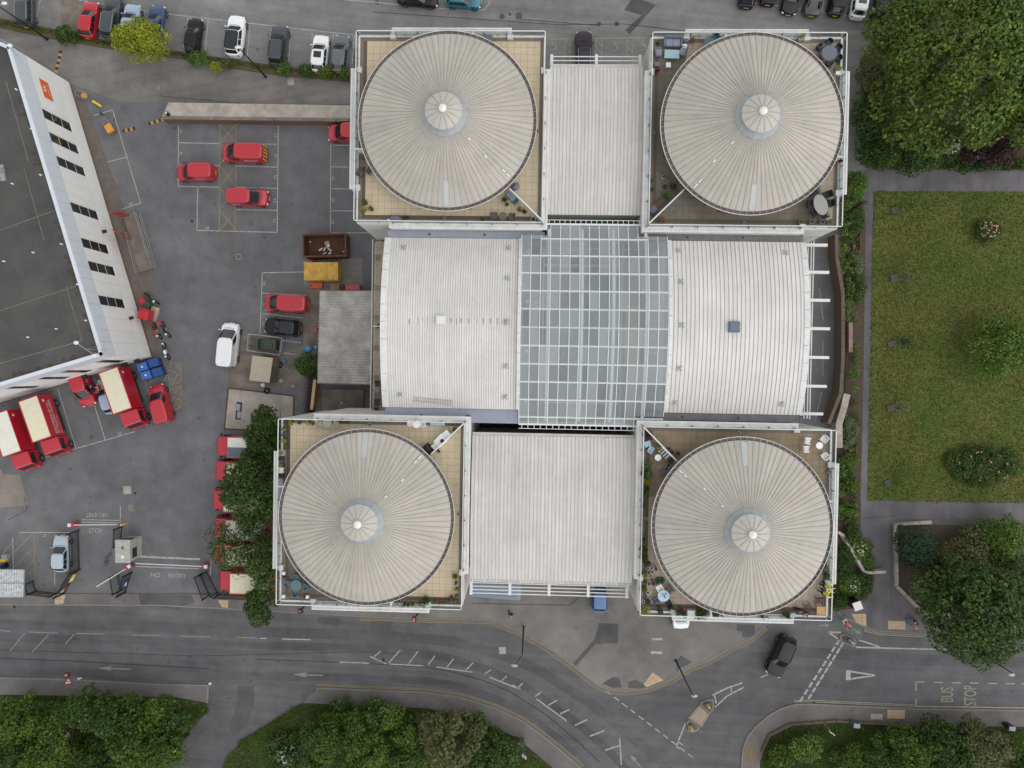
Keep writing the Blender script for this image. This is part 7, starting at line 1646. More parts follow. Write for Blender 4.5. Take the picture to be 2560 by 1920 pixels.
def ring(center, n, r, m, fmt, words, start=90, zb=TT, tub=True, cush=None, wd=.52):
    cx, cy = center
    for i in range(n):
        a = start+360*i/n; k = 1777/(CAMH-zb-.5); chair(fmt % words[i], cx+r*k*math.cos(math.radians(a)), cy-r*k*math.sin(math.radians(a)), a+180, m, tub=tub, cush=cush, wd=wd, zb=zb)
def plant(label, px, py, rp, hp, pm, lm, rl, hl, leaf=.12, cover=.9, zb=TT, square=False, spiky=False, group='potted plants on the terraces', n=7, name='potted_plant'):
    x, y = P2(px, py, zb+hp); _ts[0] += 1; g = np.random.default_rng(900+_ts[0]); t = thing(name, label, 'plant', (x, y, zb), YAW, group)
    if square: MB().add([(-rp*.85,-rp*.85,0),(rp*.85,-rp*.85,0),(rp*.85,rp*.85,0),(-rp*.85,rp*.85,0),(-rp,-rp,hp),(rp,-rp,hp),(rp,rp,hp),(-rp,rp,hp)], [(0,3,2,1),(4,5,6,7),(0,1,5,4),(1,2,6,5),(2,3,7,6),(3,0,4,7)]).build('pot', pm, t)
    else: MB().lathe([(rp*.7,0),(rp,hp),(rp*.86,hp),(rp*.84,hp-.05)], 18).build('pot', pm, t, smooth=True)
    MB().cyl(0,0,hp-.08,hp-.05,rp*.82,rp*.82,14).build('compost', M['soil'], t)
    if rl <= 0: return t
    if spiky:
        b = MB()
        for k in range(26):
            a = g.uniform(0, 6.28); l = rl*g.uniform(.7, 1.1); e = g.uniform(.2, 1.1); d = (math.cos(a), math.sin(a)); w_ = .022
            q = [(0,0,hp), (d[0]*l*.5, d[1]*l*.5, hp+hl*e), (d[0]*l, d[1]*l, hp+hl*e*.55)]; nx, ny = -d[1]*w_, d[0]*w_
            b.add([(nx,ny,hp),(-nx,-ny,hp),(q[1][0]-nx,q[1][1]-ny,q[1][2]),(q[1][0]+nx,q[1][1]+ny,q[1][2]),q[2]], [(0,1,2,3),(3,2,4)])
        b.build('foliage', LF[lm], t)
    else:
        lb = [(g.uniform(-1,1)*rl*.55, g.uniform(-1,1)*rl*.55, hp+hl*g.uniform(.25,.8), rl*g.uniform(.35,.55), rl*g.uniform(.35,.55), hl*g.uniform(.2,.4)) for _ in range(n)]
        link('foliage', leaf_mesh('foliage', lb, leaf, cover, LF[lm], .4, _ts[0], low=-.6), t)
    return t
def partition(label, p0, p1, zb=TT, h=1.5, gap=True):
    a, b = W(*p0, zb+h), W(*p1, zb+h); d = b-a; m = (a+b)/2; t = thing('terrace_screen', label, 'screen', (m.x, m.y, zb), math.atan2(d.y, d.x), 'screens dividing the terraces')
    MB().box(-d.length/2,-.05,h-.08,d.length/2,.05,h).build('top_rail', M['white'], t); n = 3
    for k in range(n): x0, x1 = -d.length/2+d.length*k/n+.05, -d.length/2+d.length*(k+1)/n-.05; MB().box(x0,-.015,.1,x1,.015,h-.1).build('panel', mat('frosted_panel', srgb(196,204,200), .4), t)
    for k in range(n+1): x = -d.length/2+d.length*k/n; MB().box(x-.04,-.04,0,x+.04,.04,h-.08).build('post', M['white'], t)
    return t
partition('white diagonal screen at the lower corner of the upper left terrace', (1274,471), (1356,551)); partition('white diagonal screen at the lower corner of the upper right terrace', (1624,557), (1711,473)); partition('white diagonal screen at the top corner of the lower left terrace', (1159,1059), (1077,1136)); partition('white diagonal screen at the top corner of the lower right terrace', (1611,1069), (1693,1153))
partition('short white screen at the left side of the upper left terrace', (888,371), (906,372)); partition('short white screen at the top of the upper left terrace', (1183,79), (1183,90)); partition('short white screen at the top of the upper right terrace', (1815,84), (1815,95)); partition('short white screen at the right of the upper right terrace', (2092,390), (2106,391)); partition('short white screen left on the lower left terrace', (694,1217), (709,1217)); partition('short white screen at the foot of the lower left terrace', (977,1505), (977,1516)); partition('short white screen right on the lower right terrace', (2070,1254), (2082,1254)); partition('short white screen at the foot of the lower right terrace', (1778,1528), (1778,1542))
# upper left terrace
rtable('round bronze table left on the upper left terrace', 906, 409, .34, MF['bronze']); chair('bronze chair below the round bronze table', 899, 432, 60, MF['bronze'], arms=True); chair('bronze chair right of the round bronze table', 922, 427, 140, MF['bronze'])
plant('round clipped ball in the corner, upper one of two', 914, 507, .18, .3, MF['dgrey'], 'dark', .3, .55); plant('golden clipped ball in the corner, lower one of two', 911, 524, .2, .3, MF['dgrey'], 'yellow', .33, .55); plant('yellow-green plant beside the two clipped balls', 928, 522, .2, .35, MF['dgrey'], 'fern', .24, .4)
x, y = P2(988, 545, TT+.6); o = MB().ball((0,0,.35),(.55,.3,.4),14,8).build('covered_barbecue', MF['cover'], None, (x, y, TT), 0, True); tag(o, 'grey covered barbecue at the lower rail of the upper left terrace', 'barbecue'); MB().box(-.4,-.2,0,.4,.2,.3).build('base', MF['dgrey'], o)
plant('green potted plant beside the grey covered barbecue', 1016, 543, .17, .3, MF['dgrey'], 'holly', .25, .4)
chair('brown mesh chair left of the small round table', 1236, 539, 0, MF['bronze']); rtable('small round mesh table between two brown chairs', 1257, 540, .36, MF['bronze']); chair('brown mesh chair right of the small round table', 1279, 541, 180, MF['bronze'])
plant('leafy yellow plant near the diagonal screen of the upper left terrace', 1299, 525, .15, .3, MF['terra'], 'fern', .25, .45); plant('green plant by the storage chest of the upper left terrace', 1262, 500, .15, .3, MF['dgrey'], 'holly', .3, .5); plant('red flowering plant near the upper left diagonal screen', 1312, 530, .15, .25, MF['terra'], 'maroon', .22, .3); plant('white round pot in the lower corner of the upper left terrace', 1333, 548, .24, .4, MF['white'], 'holly', .14, .15); plant('dark pot plant under the rail of the upper left terrace', 1206, 550, .17, .3, MF['black'], 'dark', .2, .3); plant('small green plant left of the storage chest', 1268, 512, .13, .25, MF['dgrey'], 'ivy', .2, .3)
x, y = P2(1281, 492, TT+.6); t = thing('storage_chest', 'green garden bench chest with white frame by the diagonal screen', 'chest', (x, y, TT), IA(-45)); MB().box(-.55,-.3,.05,.55,.3,.55).build('box', MF['green'], t); MB().box(-.55,-.28,.55,.3,.2,.6).build('cushion', MF['cushion'], t)
x, y = P2(1288, 466, TT+.5); o = MB().ball((0,0,.4),(.42,.3,.4),14,8).build('gas_grill', MF['cover'], None, (x, y, TT), IA(30), True); tag(o, 'silver grey barrel grill against the dome of upper left terrace', 'grill'); MB().box(-.3,-.2,0,.3,.2,.2).build('base', MF['black'], o)
qtable('blue grey box at the top rail of the upper left terrace', 1220, 97, .8, .6, MF['cover'], .4, -6, name='storage_box', cat='box')
# upper right terrace
x, y = P2(1683, 104, TT+.5); t = thing('rattan_sofa', 'grey cushioned rattan sofa at the top left of the terrace', 'sofa', (x, y, TT), IA(-3)); MB().box(-.8,-.38,0,.8,.4,.32).build('base', MF['grey'], t); MB().box(-.8,.28,.32,.8,.42,.78).build('backrest', MF['grey'], t)
for s in (-.74,.74): MB().box(s-.07,-.38,.32,s+.07,.28,.56).build('armrest', MF['grey'], t)
for s in (-.32,.32): MB().box(s-.3,-.34,.32,s+.3,.26,.46).build('cushion', MF['cushion'], t)
chair('grey cushioned armchair left of the pale coffee table', 1647, 130, 0, MF['grey'], wd=.66, cush=MF['cushion']); chair('grey cushioned armchair right of the pale coffee table', 1708, 128, 165, MF['grey'], wd=.66, cush=MF['cushion'])
qtable('pale aqua glass coffee table in front of the rattan sofa', 1680, 135, 1.3, .75, MF['glass'], .42, -3); qtable('small white side table right of the sofa', 1712, 115, .38, .38, MF['white'], .4); qtable('white cube stool below the coffee table', 1671, 162, .42, .42, MF['white'], .38, name='stool', cat='stool'); qtable('small blue grey stool by the left rail', 1643, 160, .42, .36, MF['grey'], .35, name='stool', cat='stool'); qtable('dark triangular side box right of the sofa', 1716, 101, .35, .35, MF['cover'], .4, name='side_box', cat='box')
plant('small green plant in black pot beside the sofa', 1646, 105, .16, .28, MF['black'], 'fern', .16, .3); plant('spiky straw coloured plant right of the sofa', 1733, 101, .2, .3, MF['terra'], 'straw', .42, .35, spiky=True); plant('spiky red-brown plant by the left rail', 1642, 178, .2, .3, MF['terra'], 'maroon', .36, .3, spiky=True)
rtable('teal round table at the top of the upper right terrace', 1773, 104, .42, MF['teal']); chair('teal metal chair right of the teal table', 1790, 94, 200, MF['teal'], tub=True)
rtable('dark slate round table with six chairs in the top right corner', 2074, 132, .66, MF['slate']); ring((2072,133), 6, .95, MF['black'], 'black rattan chair %s of the dark slate round table', ['at upper right','at the top','at upper left','at lower left','at the bottom','at lower right'], 30, cush=MF['dgrey'])
plant('golden clipped plant in square pot near the top bay', 2003, 94, .22, .4, MF['stonepot'], 'yellow', .26, .4, square=True); plant('golden clipped plant in square pot below the slate table', 2096, 172, .22, .4, MF['stonepot'], 'yellow', .26, .4, square=True)
rtable('large oval stone table with six chairs in the lower right corner', 2052, 512, .92, MF['stone'], ry=.58, deg=-72)
for i, (a, b, dg, w_) in enumerate(((2036,479,-60,'at the top left'),(2068,487,200,'at the top right'),(2074,508,185,'at the middle right'),(2060,537,110,'at the bottom right'),(2036,531,40,'at the bottom left'),(2026,509,10,'at the middle left'))): chair('black rattan chair %s of the oval stone table' % w_, a, b, dg, MF['black'], wd=.58, tub=False)
for i, (a, lab) in enumerate(((2003,'first pink pot with silvery plant from the left'),(2031,'second pink pot with silvery plant from the left'),(2057,'third pink pot with silvery plant from the left'),(2076,'fourth pink pot with silvery plant at the rail corner'))): plant(lab, a, 554, .2, .42, MF['pink'], 'grey', .2, .35, leaf=.09)
plant('bright green bushy plant beside the upper right diagonal screen', 1664, 489, .25, .35, MF['dgrey'], 'fern', .42, .45); plant('straw coloured pot plant in the lower corner of upper right terrace', 1656, 549, .3, .4, MF['terra'], 'straw', .28, .25); plant('small plant in white pot, left of a pair', 1659, 442, .16, .3, MF['white'], 'fern', .14, .2); plant('small plant in grey pot, right of a pair', 1672, 447, .16, .3, MF['stonepot'], 'ivy', .1, .15); plant('wide green planted tub beside the dome', 1683, 466, .3, .3, MF['dgrey'], 'dark', .26, .12); plant('leafy plant against the left rail of upper right terrace, upper one', 1629, 452, .14, .25, MF['black'], 'fern', .2, .35); plant('leafy plant against the left rail of upper right terrace, lower one', 1630, 474, .14, .25, MF['black'], 'holly', .2, .35); plant('dark urn between the pot pair and the green plant', 1664, 466, .18, .45, MF['black'], 'dark', .12, .1)
qtable('dark grey box with pale lid in the corner by the screen', 1634, 523, .62, .55, MF['cover'], .5, 40, name='storage_box', cat='box'); qtable('long timber trough of soil beside the screen', 1648, 508, 1.3, .4, MF['brown'], .35, 45, name='planter_trough', cat='planter'); qtable('white box edge by the terrace door on the right bay', 2096, 182, .4, .3, MF['white'], .6, name='storage_box', cat='box')
plant('terracotta pot with purple plant at the right bay', 2102, 402, .22, .35, MF['terra'], 'purple', .14, .15)
# lower left terrace
rtable('pale round table between two wicker tub chairs', 818, 1057, .42, MF['stone']); chair('pale wicker tub chair left of the pale round table', 799, 1062, 20, MF['wicker'], tub=True, wd=.62); chair('pale wicker tub chair right of the pale round table', 838, 1061, 160, MF['wicker'], tub=True, wd=.62)
for a, b, r, lm, lab in ((728,1055,.32,'yellow','yellow-green bush in the top left terrace corner'),(714,1055,.16,'grey','small grey plant in the top left terrace corner'),(770,1056,.2,'yellow','small golden bush left of a pair by the top rail'),(783,1057,.22,'ivy','small green bush right of a pair by the top rail'),(712,1072,.24,'yellow','golden box hedge planter, uppermost on the left rail'),(712,1086,.22,'olive','olive box hedge planter, second on the left rail'),(712,1101,.24,'yellow','golden box hedge planter, third on the left rail'),(714,1117,.2,'fern','bright green planter, fourth on the left rail'),(704,1131,.2,'yellow','golden plant in stone pot, fifth on the left rail'),(702,1147,.2,'dark','dark plant box, sixth on the left rail'),(703,1162,.18,'yellow','golden clipped ball beside the white garden table'),(703,1190,.2,'dark','dark planter box below the white garden table')):
    plant(lab, a, b, .22, .4, MF['dgrey'] if 'stone' not in lab else MF['stonepot'], lm, r, .4, square=b > 1060)
plant('dark blue glazed pot by the top rail', 748, 1057, .17, .35, MF['navyp'], 'dark', .1, .1); qtable('small white slatted garden table on the left rail', 703, 1176, .4, .5, MF['white'], .5)
for a, lab in ((852,'flowering plant with white blooms, left by the top rail'),(868,'flowering plant with white blooms, right by the top rail')): plant(lab, a, 1054, .15, .25, MF['terra'], 'ivy', .22, .35)
rtable('white ornate round table by the top rail', 1041, 1060, .36, MF['white']); chair('white ornate chair left of the white ornate table', 1027, 1058, 0, MF['white'], tub=True); chair('white ornate chair right of the white ornate table', 1057, 1060, 180, MF['white'], tub=True)
qtable('pale aqua bench by the top rail near the screen', 1094, 1059, 1.3, .35, MF['glass'], .4, -1, name='garden_bench', cat='bench'); plant('round clipped bush by the lower left diagonal screen', 1137, 1074, .2, .3, MF['dgrey'], 'fern', .24, .35); plant('small plant in white pot, left near the screen corner', 1120, 1061, .13, .25, MF['white'], 'yellow', .12, .2); plant('small plant in white pot, right near the screen corner', 1134, 1061, .13, .25, MF['white'], 'fern', .12, .2)
qtable('white storage unit at the upper end of the diagonal screen', 1117, 1085, .5, .6, MF['white'], .9, 45, name='storage_unit', cat='cabinet'); x, y = P2(1102, 1101, TT+.9); t = thing('outdoor_kitchen', 'white outdoor kitchen top with round burner beside the diagonal screen', 'kitchen', (x, y, TT), IA(45)); MB().box(-.55,-.4,0,.55,.4,.9).build('cabinet', MF['white'], t); MB().cyl(.05,-.12,.9,.94,.18,.18,16).build('burner', MF['black'], t)
qtable('white storage unit at the lower end of the diagonal screen', 1088, 1115, .6, .5, MF['white'], .8, 45, name='storage_unit', cat='cabinet'); x, y = P2(1070, 1124, TT+.8); t = thing('barbecue', 'black barbecue against the dome on the lower left terrace', 'barbecue', (x, y, TT), IA(-50)); MB().box(-.5,-.28,.0,.5,.28,.7).build('cart', MF['black'], t); MB().ball((0,0,.75),(.42,.28,.2),12,6).build('lid', MF['black'], t)
plant('slim green plant outside the lower left diagonal screen', 1097, 1128, .13, .25, MF['dgrey'], 'olive', .22, .3)
for a, b, rp, lm, r, lab in ((1139,1441,.2,'fern',.28,'bright green round plant, topmost by the right rail'),(1140,1457,.15,'dark',.1,'empty dark pot below the bright green plant'),(1141,1473,.18,'yellow',.22,'golden leafy plant, third by the right rail'),(1141,1490,.17,'ivy',.18,'green potted plant, fourth by the right rail'),(1128,1494,.2,'maroon',.2,'blue pot with reddish plant near the right corner'),(1140,1504,.2,'straw',.24,'orange flowered plant in the lower right corner'),(1120,1503,.15,'dark',.12,'small blue-grey pot beside the orange flowers'),(1067,1499,.25,'holly',.45,'large leafy plant in the middle of the lower rail'),(1086,1504,.17,'ivy',.18,'green pot plant right of the large leafy plant'),(1099,1505,.17,'dark',.0,'pale empty pot, left of two by the lower rail'),(1109,1505,.17,'dark',.0,'pale empty pot, right of two by the lower rail'),(1050,1509,.17,'yellow',.2,'golden plant left of the large leafy plant'),(1031,1511,.17,'fern',.2,'light green plant in the row on the lower rail'),(1021,1512,.14,'ivy',.12,'small plant in white pot in the lower rail row'),(1012,1510,.13,'dark',.12,'small dark plant in the lower rail row'),(994,1505,.15,'straw',.16,'reddish potted plant at the left of the lower row')):
    plant(lab, a, b, rp, .32, MF['terra'] if 'empty' in lab and 'pale' in lab else (MF['navyp'] if 'blue' in lab else MF['dgrey']), lm, r, .38)
rtable('verdigris round table in the lower left terrace corner', 740, 1464, .5, MF['teal'])
for a, b, dg, w_ in ((719,1458,-20,'left of'),(741,1442,-90,'above'),(764,1466,170,'right of'),(739,1484,80,'below')): chair('verdigris metal chair %s the verdigris table' % w_, a, b, dg, MF['teal'], tub=True)
for a, b, lab in ((709,1434,'white square stool upper one on the dark terrace corner'),(708,1492,'white square stool in the lower left terrace corner'),(768,1493,'white square stool right of the verdigris set')): qtable(lab, a, b, .28, .28, MF['white'], .45, name='stool', cat='stool')
plant('dark pot beside the upper white stool', 710, 1441, .14, .25, MF['black'], 'dark', .1, .1); plant('dark pot beside the right white stool', 762, 1492, .13, .25, MF['terra'], 'dark', .1, .1)
# lower right terrace
plant('maroon leafed shrub in the top corner of the lower right terrace', 1617, 1086, .3, .4, MF['dgrey'], 'maroon', .5, .8, leaf=.14); qtable('pale blue box below the maroon shrub', 1619, 1110, .58, .5, MF['bluep'], .5, 20, name='storage_box', cat='box'); chair('pale folding chair beside the pale blue box', 1627, 1123, 60, MF['bluep'], wd=.4)
x, y = P2(1660, 1134, TT+.45); t = thing('striped_bench', 'blue and white striped bench along the diagonal screen', 'bench', (x, y, TT), IA(-45))
for k in range(9): MB().box(-.6+k*.135,-.24,.38,-.49+k*.135,.24,.44).build('seat_slat', MF['white'] if k % 2 else MF['cover'], t)
MB().box(-.62,.24,.44,.62,.3,.85).build('backrest', MF['white'], t)
for s in (-.5,.5): MB().box(s-.04,-.2,0,s+.04,.2,.38).build('leg', MF['white'], t)
rtable('small white round table below the striped bench', 1645, 1144, .29, MF['white'])
for a, b, lm, r, pm, lab in ((1647,1119,'yellow',.25,'stonepot','golden plant at the upper end of the striped bench'),(1676,1153,'olive',.22,'dgrey','olive plant at the lower end of the striped bench'),(1671,1123,'dark',0,'terra','terracotta pot, upper one outside the screen'),(1679,1131,'dark',0,'terra','terracotta pot, lower one outside the screen'),(1695,1134,'dark',0,'terra','dark filled terracotta pot nearest the dome'),(1671,1165,'dark',0,'stonepot','pale pot left of the dome edge'),(1668,1171,'dark',0,'stonepot','pale pot below the other pale one'),(1618,1165,'olive',.55,'dgrey','tall olive shrub on the left rail, upper end of the planting'),(1622,1185,'grey',.45,'dgrey','white flowering silver shrub on the left rail'),(1614,1180,'holly',.5,'dgrey','green shrub on the left rail below the olive shrub'),(1614,1202,'yellow',.45,'dgrey','yellow-green shrub on the left rail'),(1614,1222,'dark',.35,'dgrey','dark shrub below the yellow-green shrub'),(1615,1237,'ivy',.35,'dgrey','round green bush ending the upper planting'),(1608,1265,'ivy',.2,'dgrey','thin plant on the left rail at mid height'),(1609,1352,'ivy',.35,'dgrey','green plant beginning the lower planting'),(1608,1372,'holly',.45,'dgrey','leafy plant in the middle of the lower planting'),(1606,1392,'dark',.5,'dgrey','wide dark plant hanging over the left rail'),(1615,1405,'holly',.4,'dgrey','leafy plant above the white pots'),(1612,1438,'yellow',.28,'dgrey','round mossy bush beside the white pots'),(1612,1526,'yellow',.6,'dgrey','big yellow-green bush in the lower left terrace corner'),(1650,1522,'holly',.35,'dgrey','green plant right of the yellow-green corner bush'),(1694,1530,'olive',.32,'dgrey','olive plant left of the white cooler'),(1708,1534,'holly',.28,'dgrey','small plant touching the white cooler'),(1757,1528,'ivy',.6,'dgrey','leafy climber spilling over the lower parapet'),(1746,1535,'holly',.45,'dgrey','bushy plant left of the spilling climber'),(1965,1536,'dark',.3,'dgrey','dark plant beside the lower right pier'),(1904,1542,'holly',.22,'terra','low plant against the lower parapet'),(2067,1438,'ivy',.32,'dgrey','green plant near the hi-vis pair'),(1620,1504,'dark',.2,'dgrey','dark small plant near the lower left rail'),(1609,1470,'dark',.25,'dgrey','dark hanging plant on the left rail by the pots')):
    plant(lab, a, b, .22, .35, MF[pm], lm, r, .5)
for a, b, m, lab in ((1620,1422,'white','white round pot top left of the pot cluster'),(1630,1420,'white','white round pot top middle of the pot cluster'),(1640,1423,'stonepot','pale pot top right of the pot cluster'),(1631,1430,'white','bright white pot in the cluster centre'),(1622,1431,'stonepot','pale pot left in the cluster centre'),(1627,1440,'white','white round pot below the cluster centre'),(1630,1450,'stonepot','pale grey pot above the black pot'),(1633,1459,'black','black pot at the lower end of the pot cluster'),(1623,1460,'stonepot','grey pot beside the black pot'),(1620,1482,'white','white pot near the cluttered table'),(1611,1454,'black','black ringed pot on the left rail'),(1608,1504,'white','white wire pot on the left rail')): plant(lab, a, b, .15, .28, MF[m], 'dark', .0, .1)
rt = rtable('cluttered round pale table on the lower left of its terrace', 1659, 1490, .52, MF['bluep'])
for i, (dx, dy, c) in enumerate(((-.1,.15,'pink'),(.1,-.1,'navyp'),(.2,.2,'green'),(-.2,-.15,'white'),(.05,.05,'terra'))):
    p = rt.location; o = MB().cyl(0,0,0,.1,.06,.05,10).build('cup', MF[c], None, (p.x+dx, p.y+dy, TT+.742)); tag(o, ['pink cup on the cluttered round table','dark blue cup on the cluttered round table','green cup on the cluttered round table','white cup on the cluttered round table','terracotta cup on the cluttered round table'][i], 'cup', 'cups on the cluttered table'); MB().tube([(.06,0,.03),(.1,0,.05),(.06,0,.08)], .01, 5).build('handle', MF[c], o)
for a, b, dg, m, w_ in ((1649,1470,-60,'white','white chair above'),(1674,1475,220,'bronze','grey chair right of'),(1640,1500,20,'navyp','blue chair left of'),(1671,1509,120,'black','black and white chair below')): chair(w_+' the cluttered round table', a, b, dg, MF[m])
for a, b, lab in ((1645,1452,'green hose reel left of two'),(1655,1452,'green hose reel right of two')):
    x, y = P2(a, b, TT+.2); o = MB().tube([(.2*math.cos(k*.4189), .2*math.sin(k*.4189), .1) for k in range(15)], .08, 7, 0, True).build('hose_reel', mat('hose_green', srgb(30,84,66), .6), None, (x, y, TT), 0, True); tag(o, lab, 'hose reel', 'hose reels'); MB().cyl(0,0,0,.12,.08,.08,10).build('hub', MF['black'], o)
x, y = P2(1683, 1517, TT+.3); o = MB().obox(0,0,0,.5,.35,.4).build('toy_buggy', mat('lime_plastic', srgb(110,190,60), .5), None, (x, y, TT), IA(-40)); tag(o, 'black and lime child buggy below the cluttered table', 'buggy'); MB().obox(.05,0,.4,.35,.3,.15).build('seat', MF['black'], o)
x, y = P2(1707, 1523, TT+.2); o = MB().obox(0,0,0,.4,.25,.25).build('toy_car', PAINT['postred'], None, (x, y, TT), IA(-20)); tag(o, 'small red toy left of the white cooler', 'toy'); MB().obox(-.05,0,.25,.2,.2,.1).build('seat', MF['black'], o)
x, y = P2(1730, 1533, TT+.4); t = thing('cooler_chest', 'white cooler chest with teal side beside the climber', 'cooler', (x, y, TT), IA(-2)); MB().box(-.42,-.25,0,.36,.25,.45).build('body', MF['white'], t); MB().box(-.52,-.24,.0,-.43,.24,.4).build('side', MF['teal'], t); MB().box(-.4,-.23,.45,.34,.23,.5).build('lid', MF['white'], t)
qtable('black lidded box beside the foot screen', 1790, 1538, .5, .3, MF['black'], .4, -2, name='storage_box', cat='box'); qtable('white flat bench strip under the dome by the lower parapet', 1812, 1540, .8, .25, MF['white'], .35, -2, name='garden_bench', cat='bench')
rtable('white round table in the top right corner of lower right terrace', 2049, 1114, .3, MF['white'])
for a, b, dg, w_ in ((2019,1102,-10,'upper left'),(2015,1123,0,'lower left'),(2060,1098,230,'upper right'),(2062,1140,130,'lower right')): chair('white slatted aluminium chair %s of the white corner table' % w_, a, b, dg, MF['white'], slats=True)
chair('dark teak deck chair beside the wooden table', 2048, 1502, -90, MF['brown'], slats=True, wd=.6); chair('dark teak deck chair turned to the seated pair', 2023, 1519, 35, MF['brown'], slats=True, wd=.6); qtable('plain square wooden table in the lower right corner', 2053, 1527, .75, .72, MF['wood'], .7)
qtable('dark drain pipe box on the right bay of the lower right terrace', 2075, 1180, .2, .6, MF['cover'], .3, -80, name='pipe_box', cat='box'); qtable('small brown crate near the green plant right', 2066, 1424, .4, .4, MF['brown'], .5, name='crate', cat='crate'); qtable('dark slate board leaning by the dome', 1656, 1180, .5, .45, MF['slate'], .4, 30, name='slate_table', cat='table')
# roof outlets (small grey gully boxes) on terraces
for a, b, lab in ((1111,544,'grey gully grate low on the upper left terrace'),(1344,327,'grey gully grate right on the upper left terrace'),(1861,557,'grey gully grate low on the upper right terrace'),(1634,331,'grey gully grate left on the upper right terrace'),(924,1061,'grey gully grate top of the lower left terrace'),(1146,1285,'grey gully grate right on the lower left terrace'),(1848,1082,'grey gully grate top of the lower right terrace'),(1616,1297,'grey gully grate left on the lower right terrace')):
    x, y = P2(a, b, TT+.1); o = MB().obox(0,0,0,.26,.26,.07).build('gully_grate', M['steel'], None, (x, y, TT)); tag(o, lab, 'grate', 'gully grates on the terraces'); MB().obox(0,0,.07,.14,.14,.02).build('cover', M['dark'], o)
# side strip terrace
plant('round dark plant on the narrow side terrace', 945, 816, .2, .35, MF['dgrey'], 'dark', .26, .3, zb=6.34); plant('terracotta pot at the lower end of the side terrace', 940, 1024, .24, .35, MF['terra'], 'dark', .0, .1, zb=6.34); chair('dark grey chair upper one on the side terrace', 945, 960, -80, MF['dgrey'], zb=6.34); chair('dark grey chair lower one on the side terrace', 943, 1004, 90, MF['dgrey'], zb=6.34); qtable('square grey table on the side terrace', 943, 988, .6, .6, MF['cover'], .7, zb=6.34)
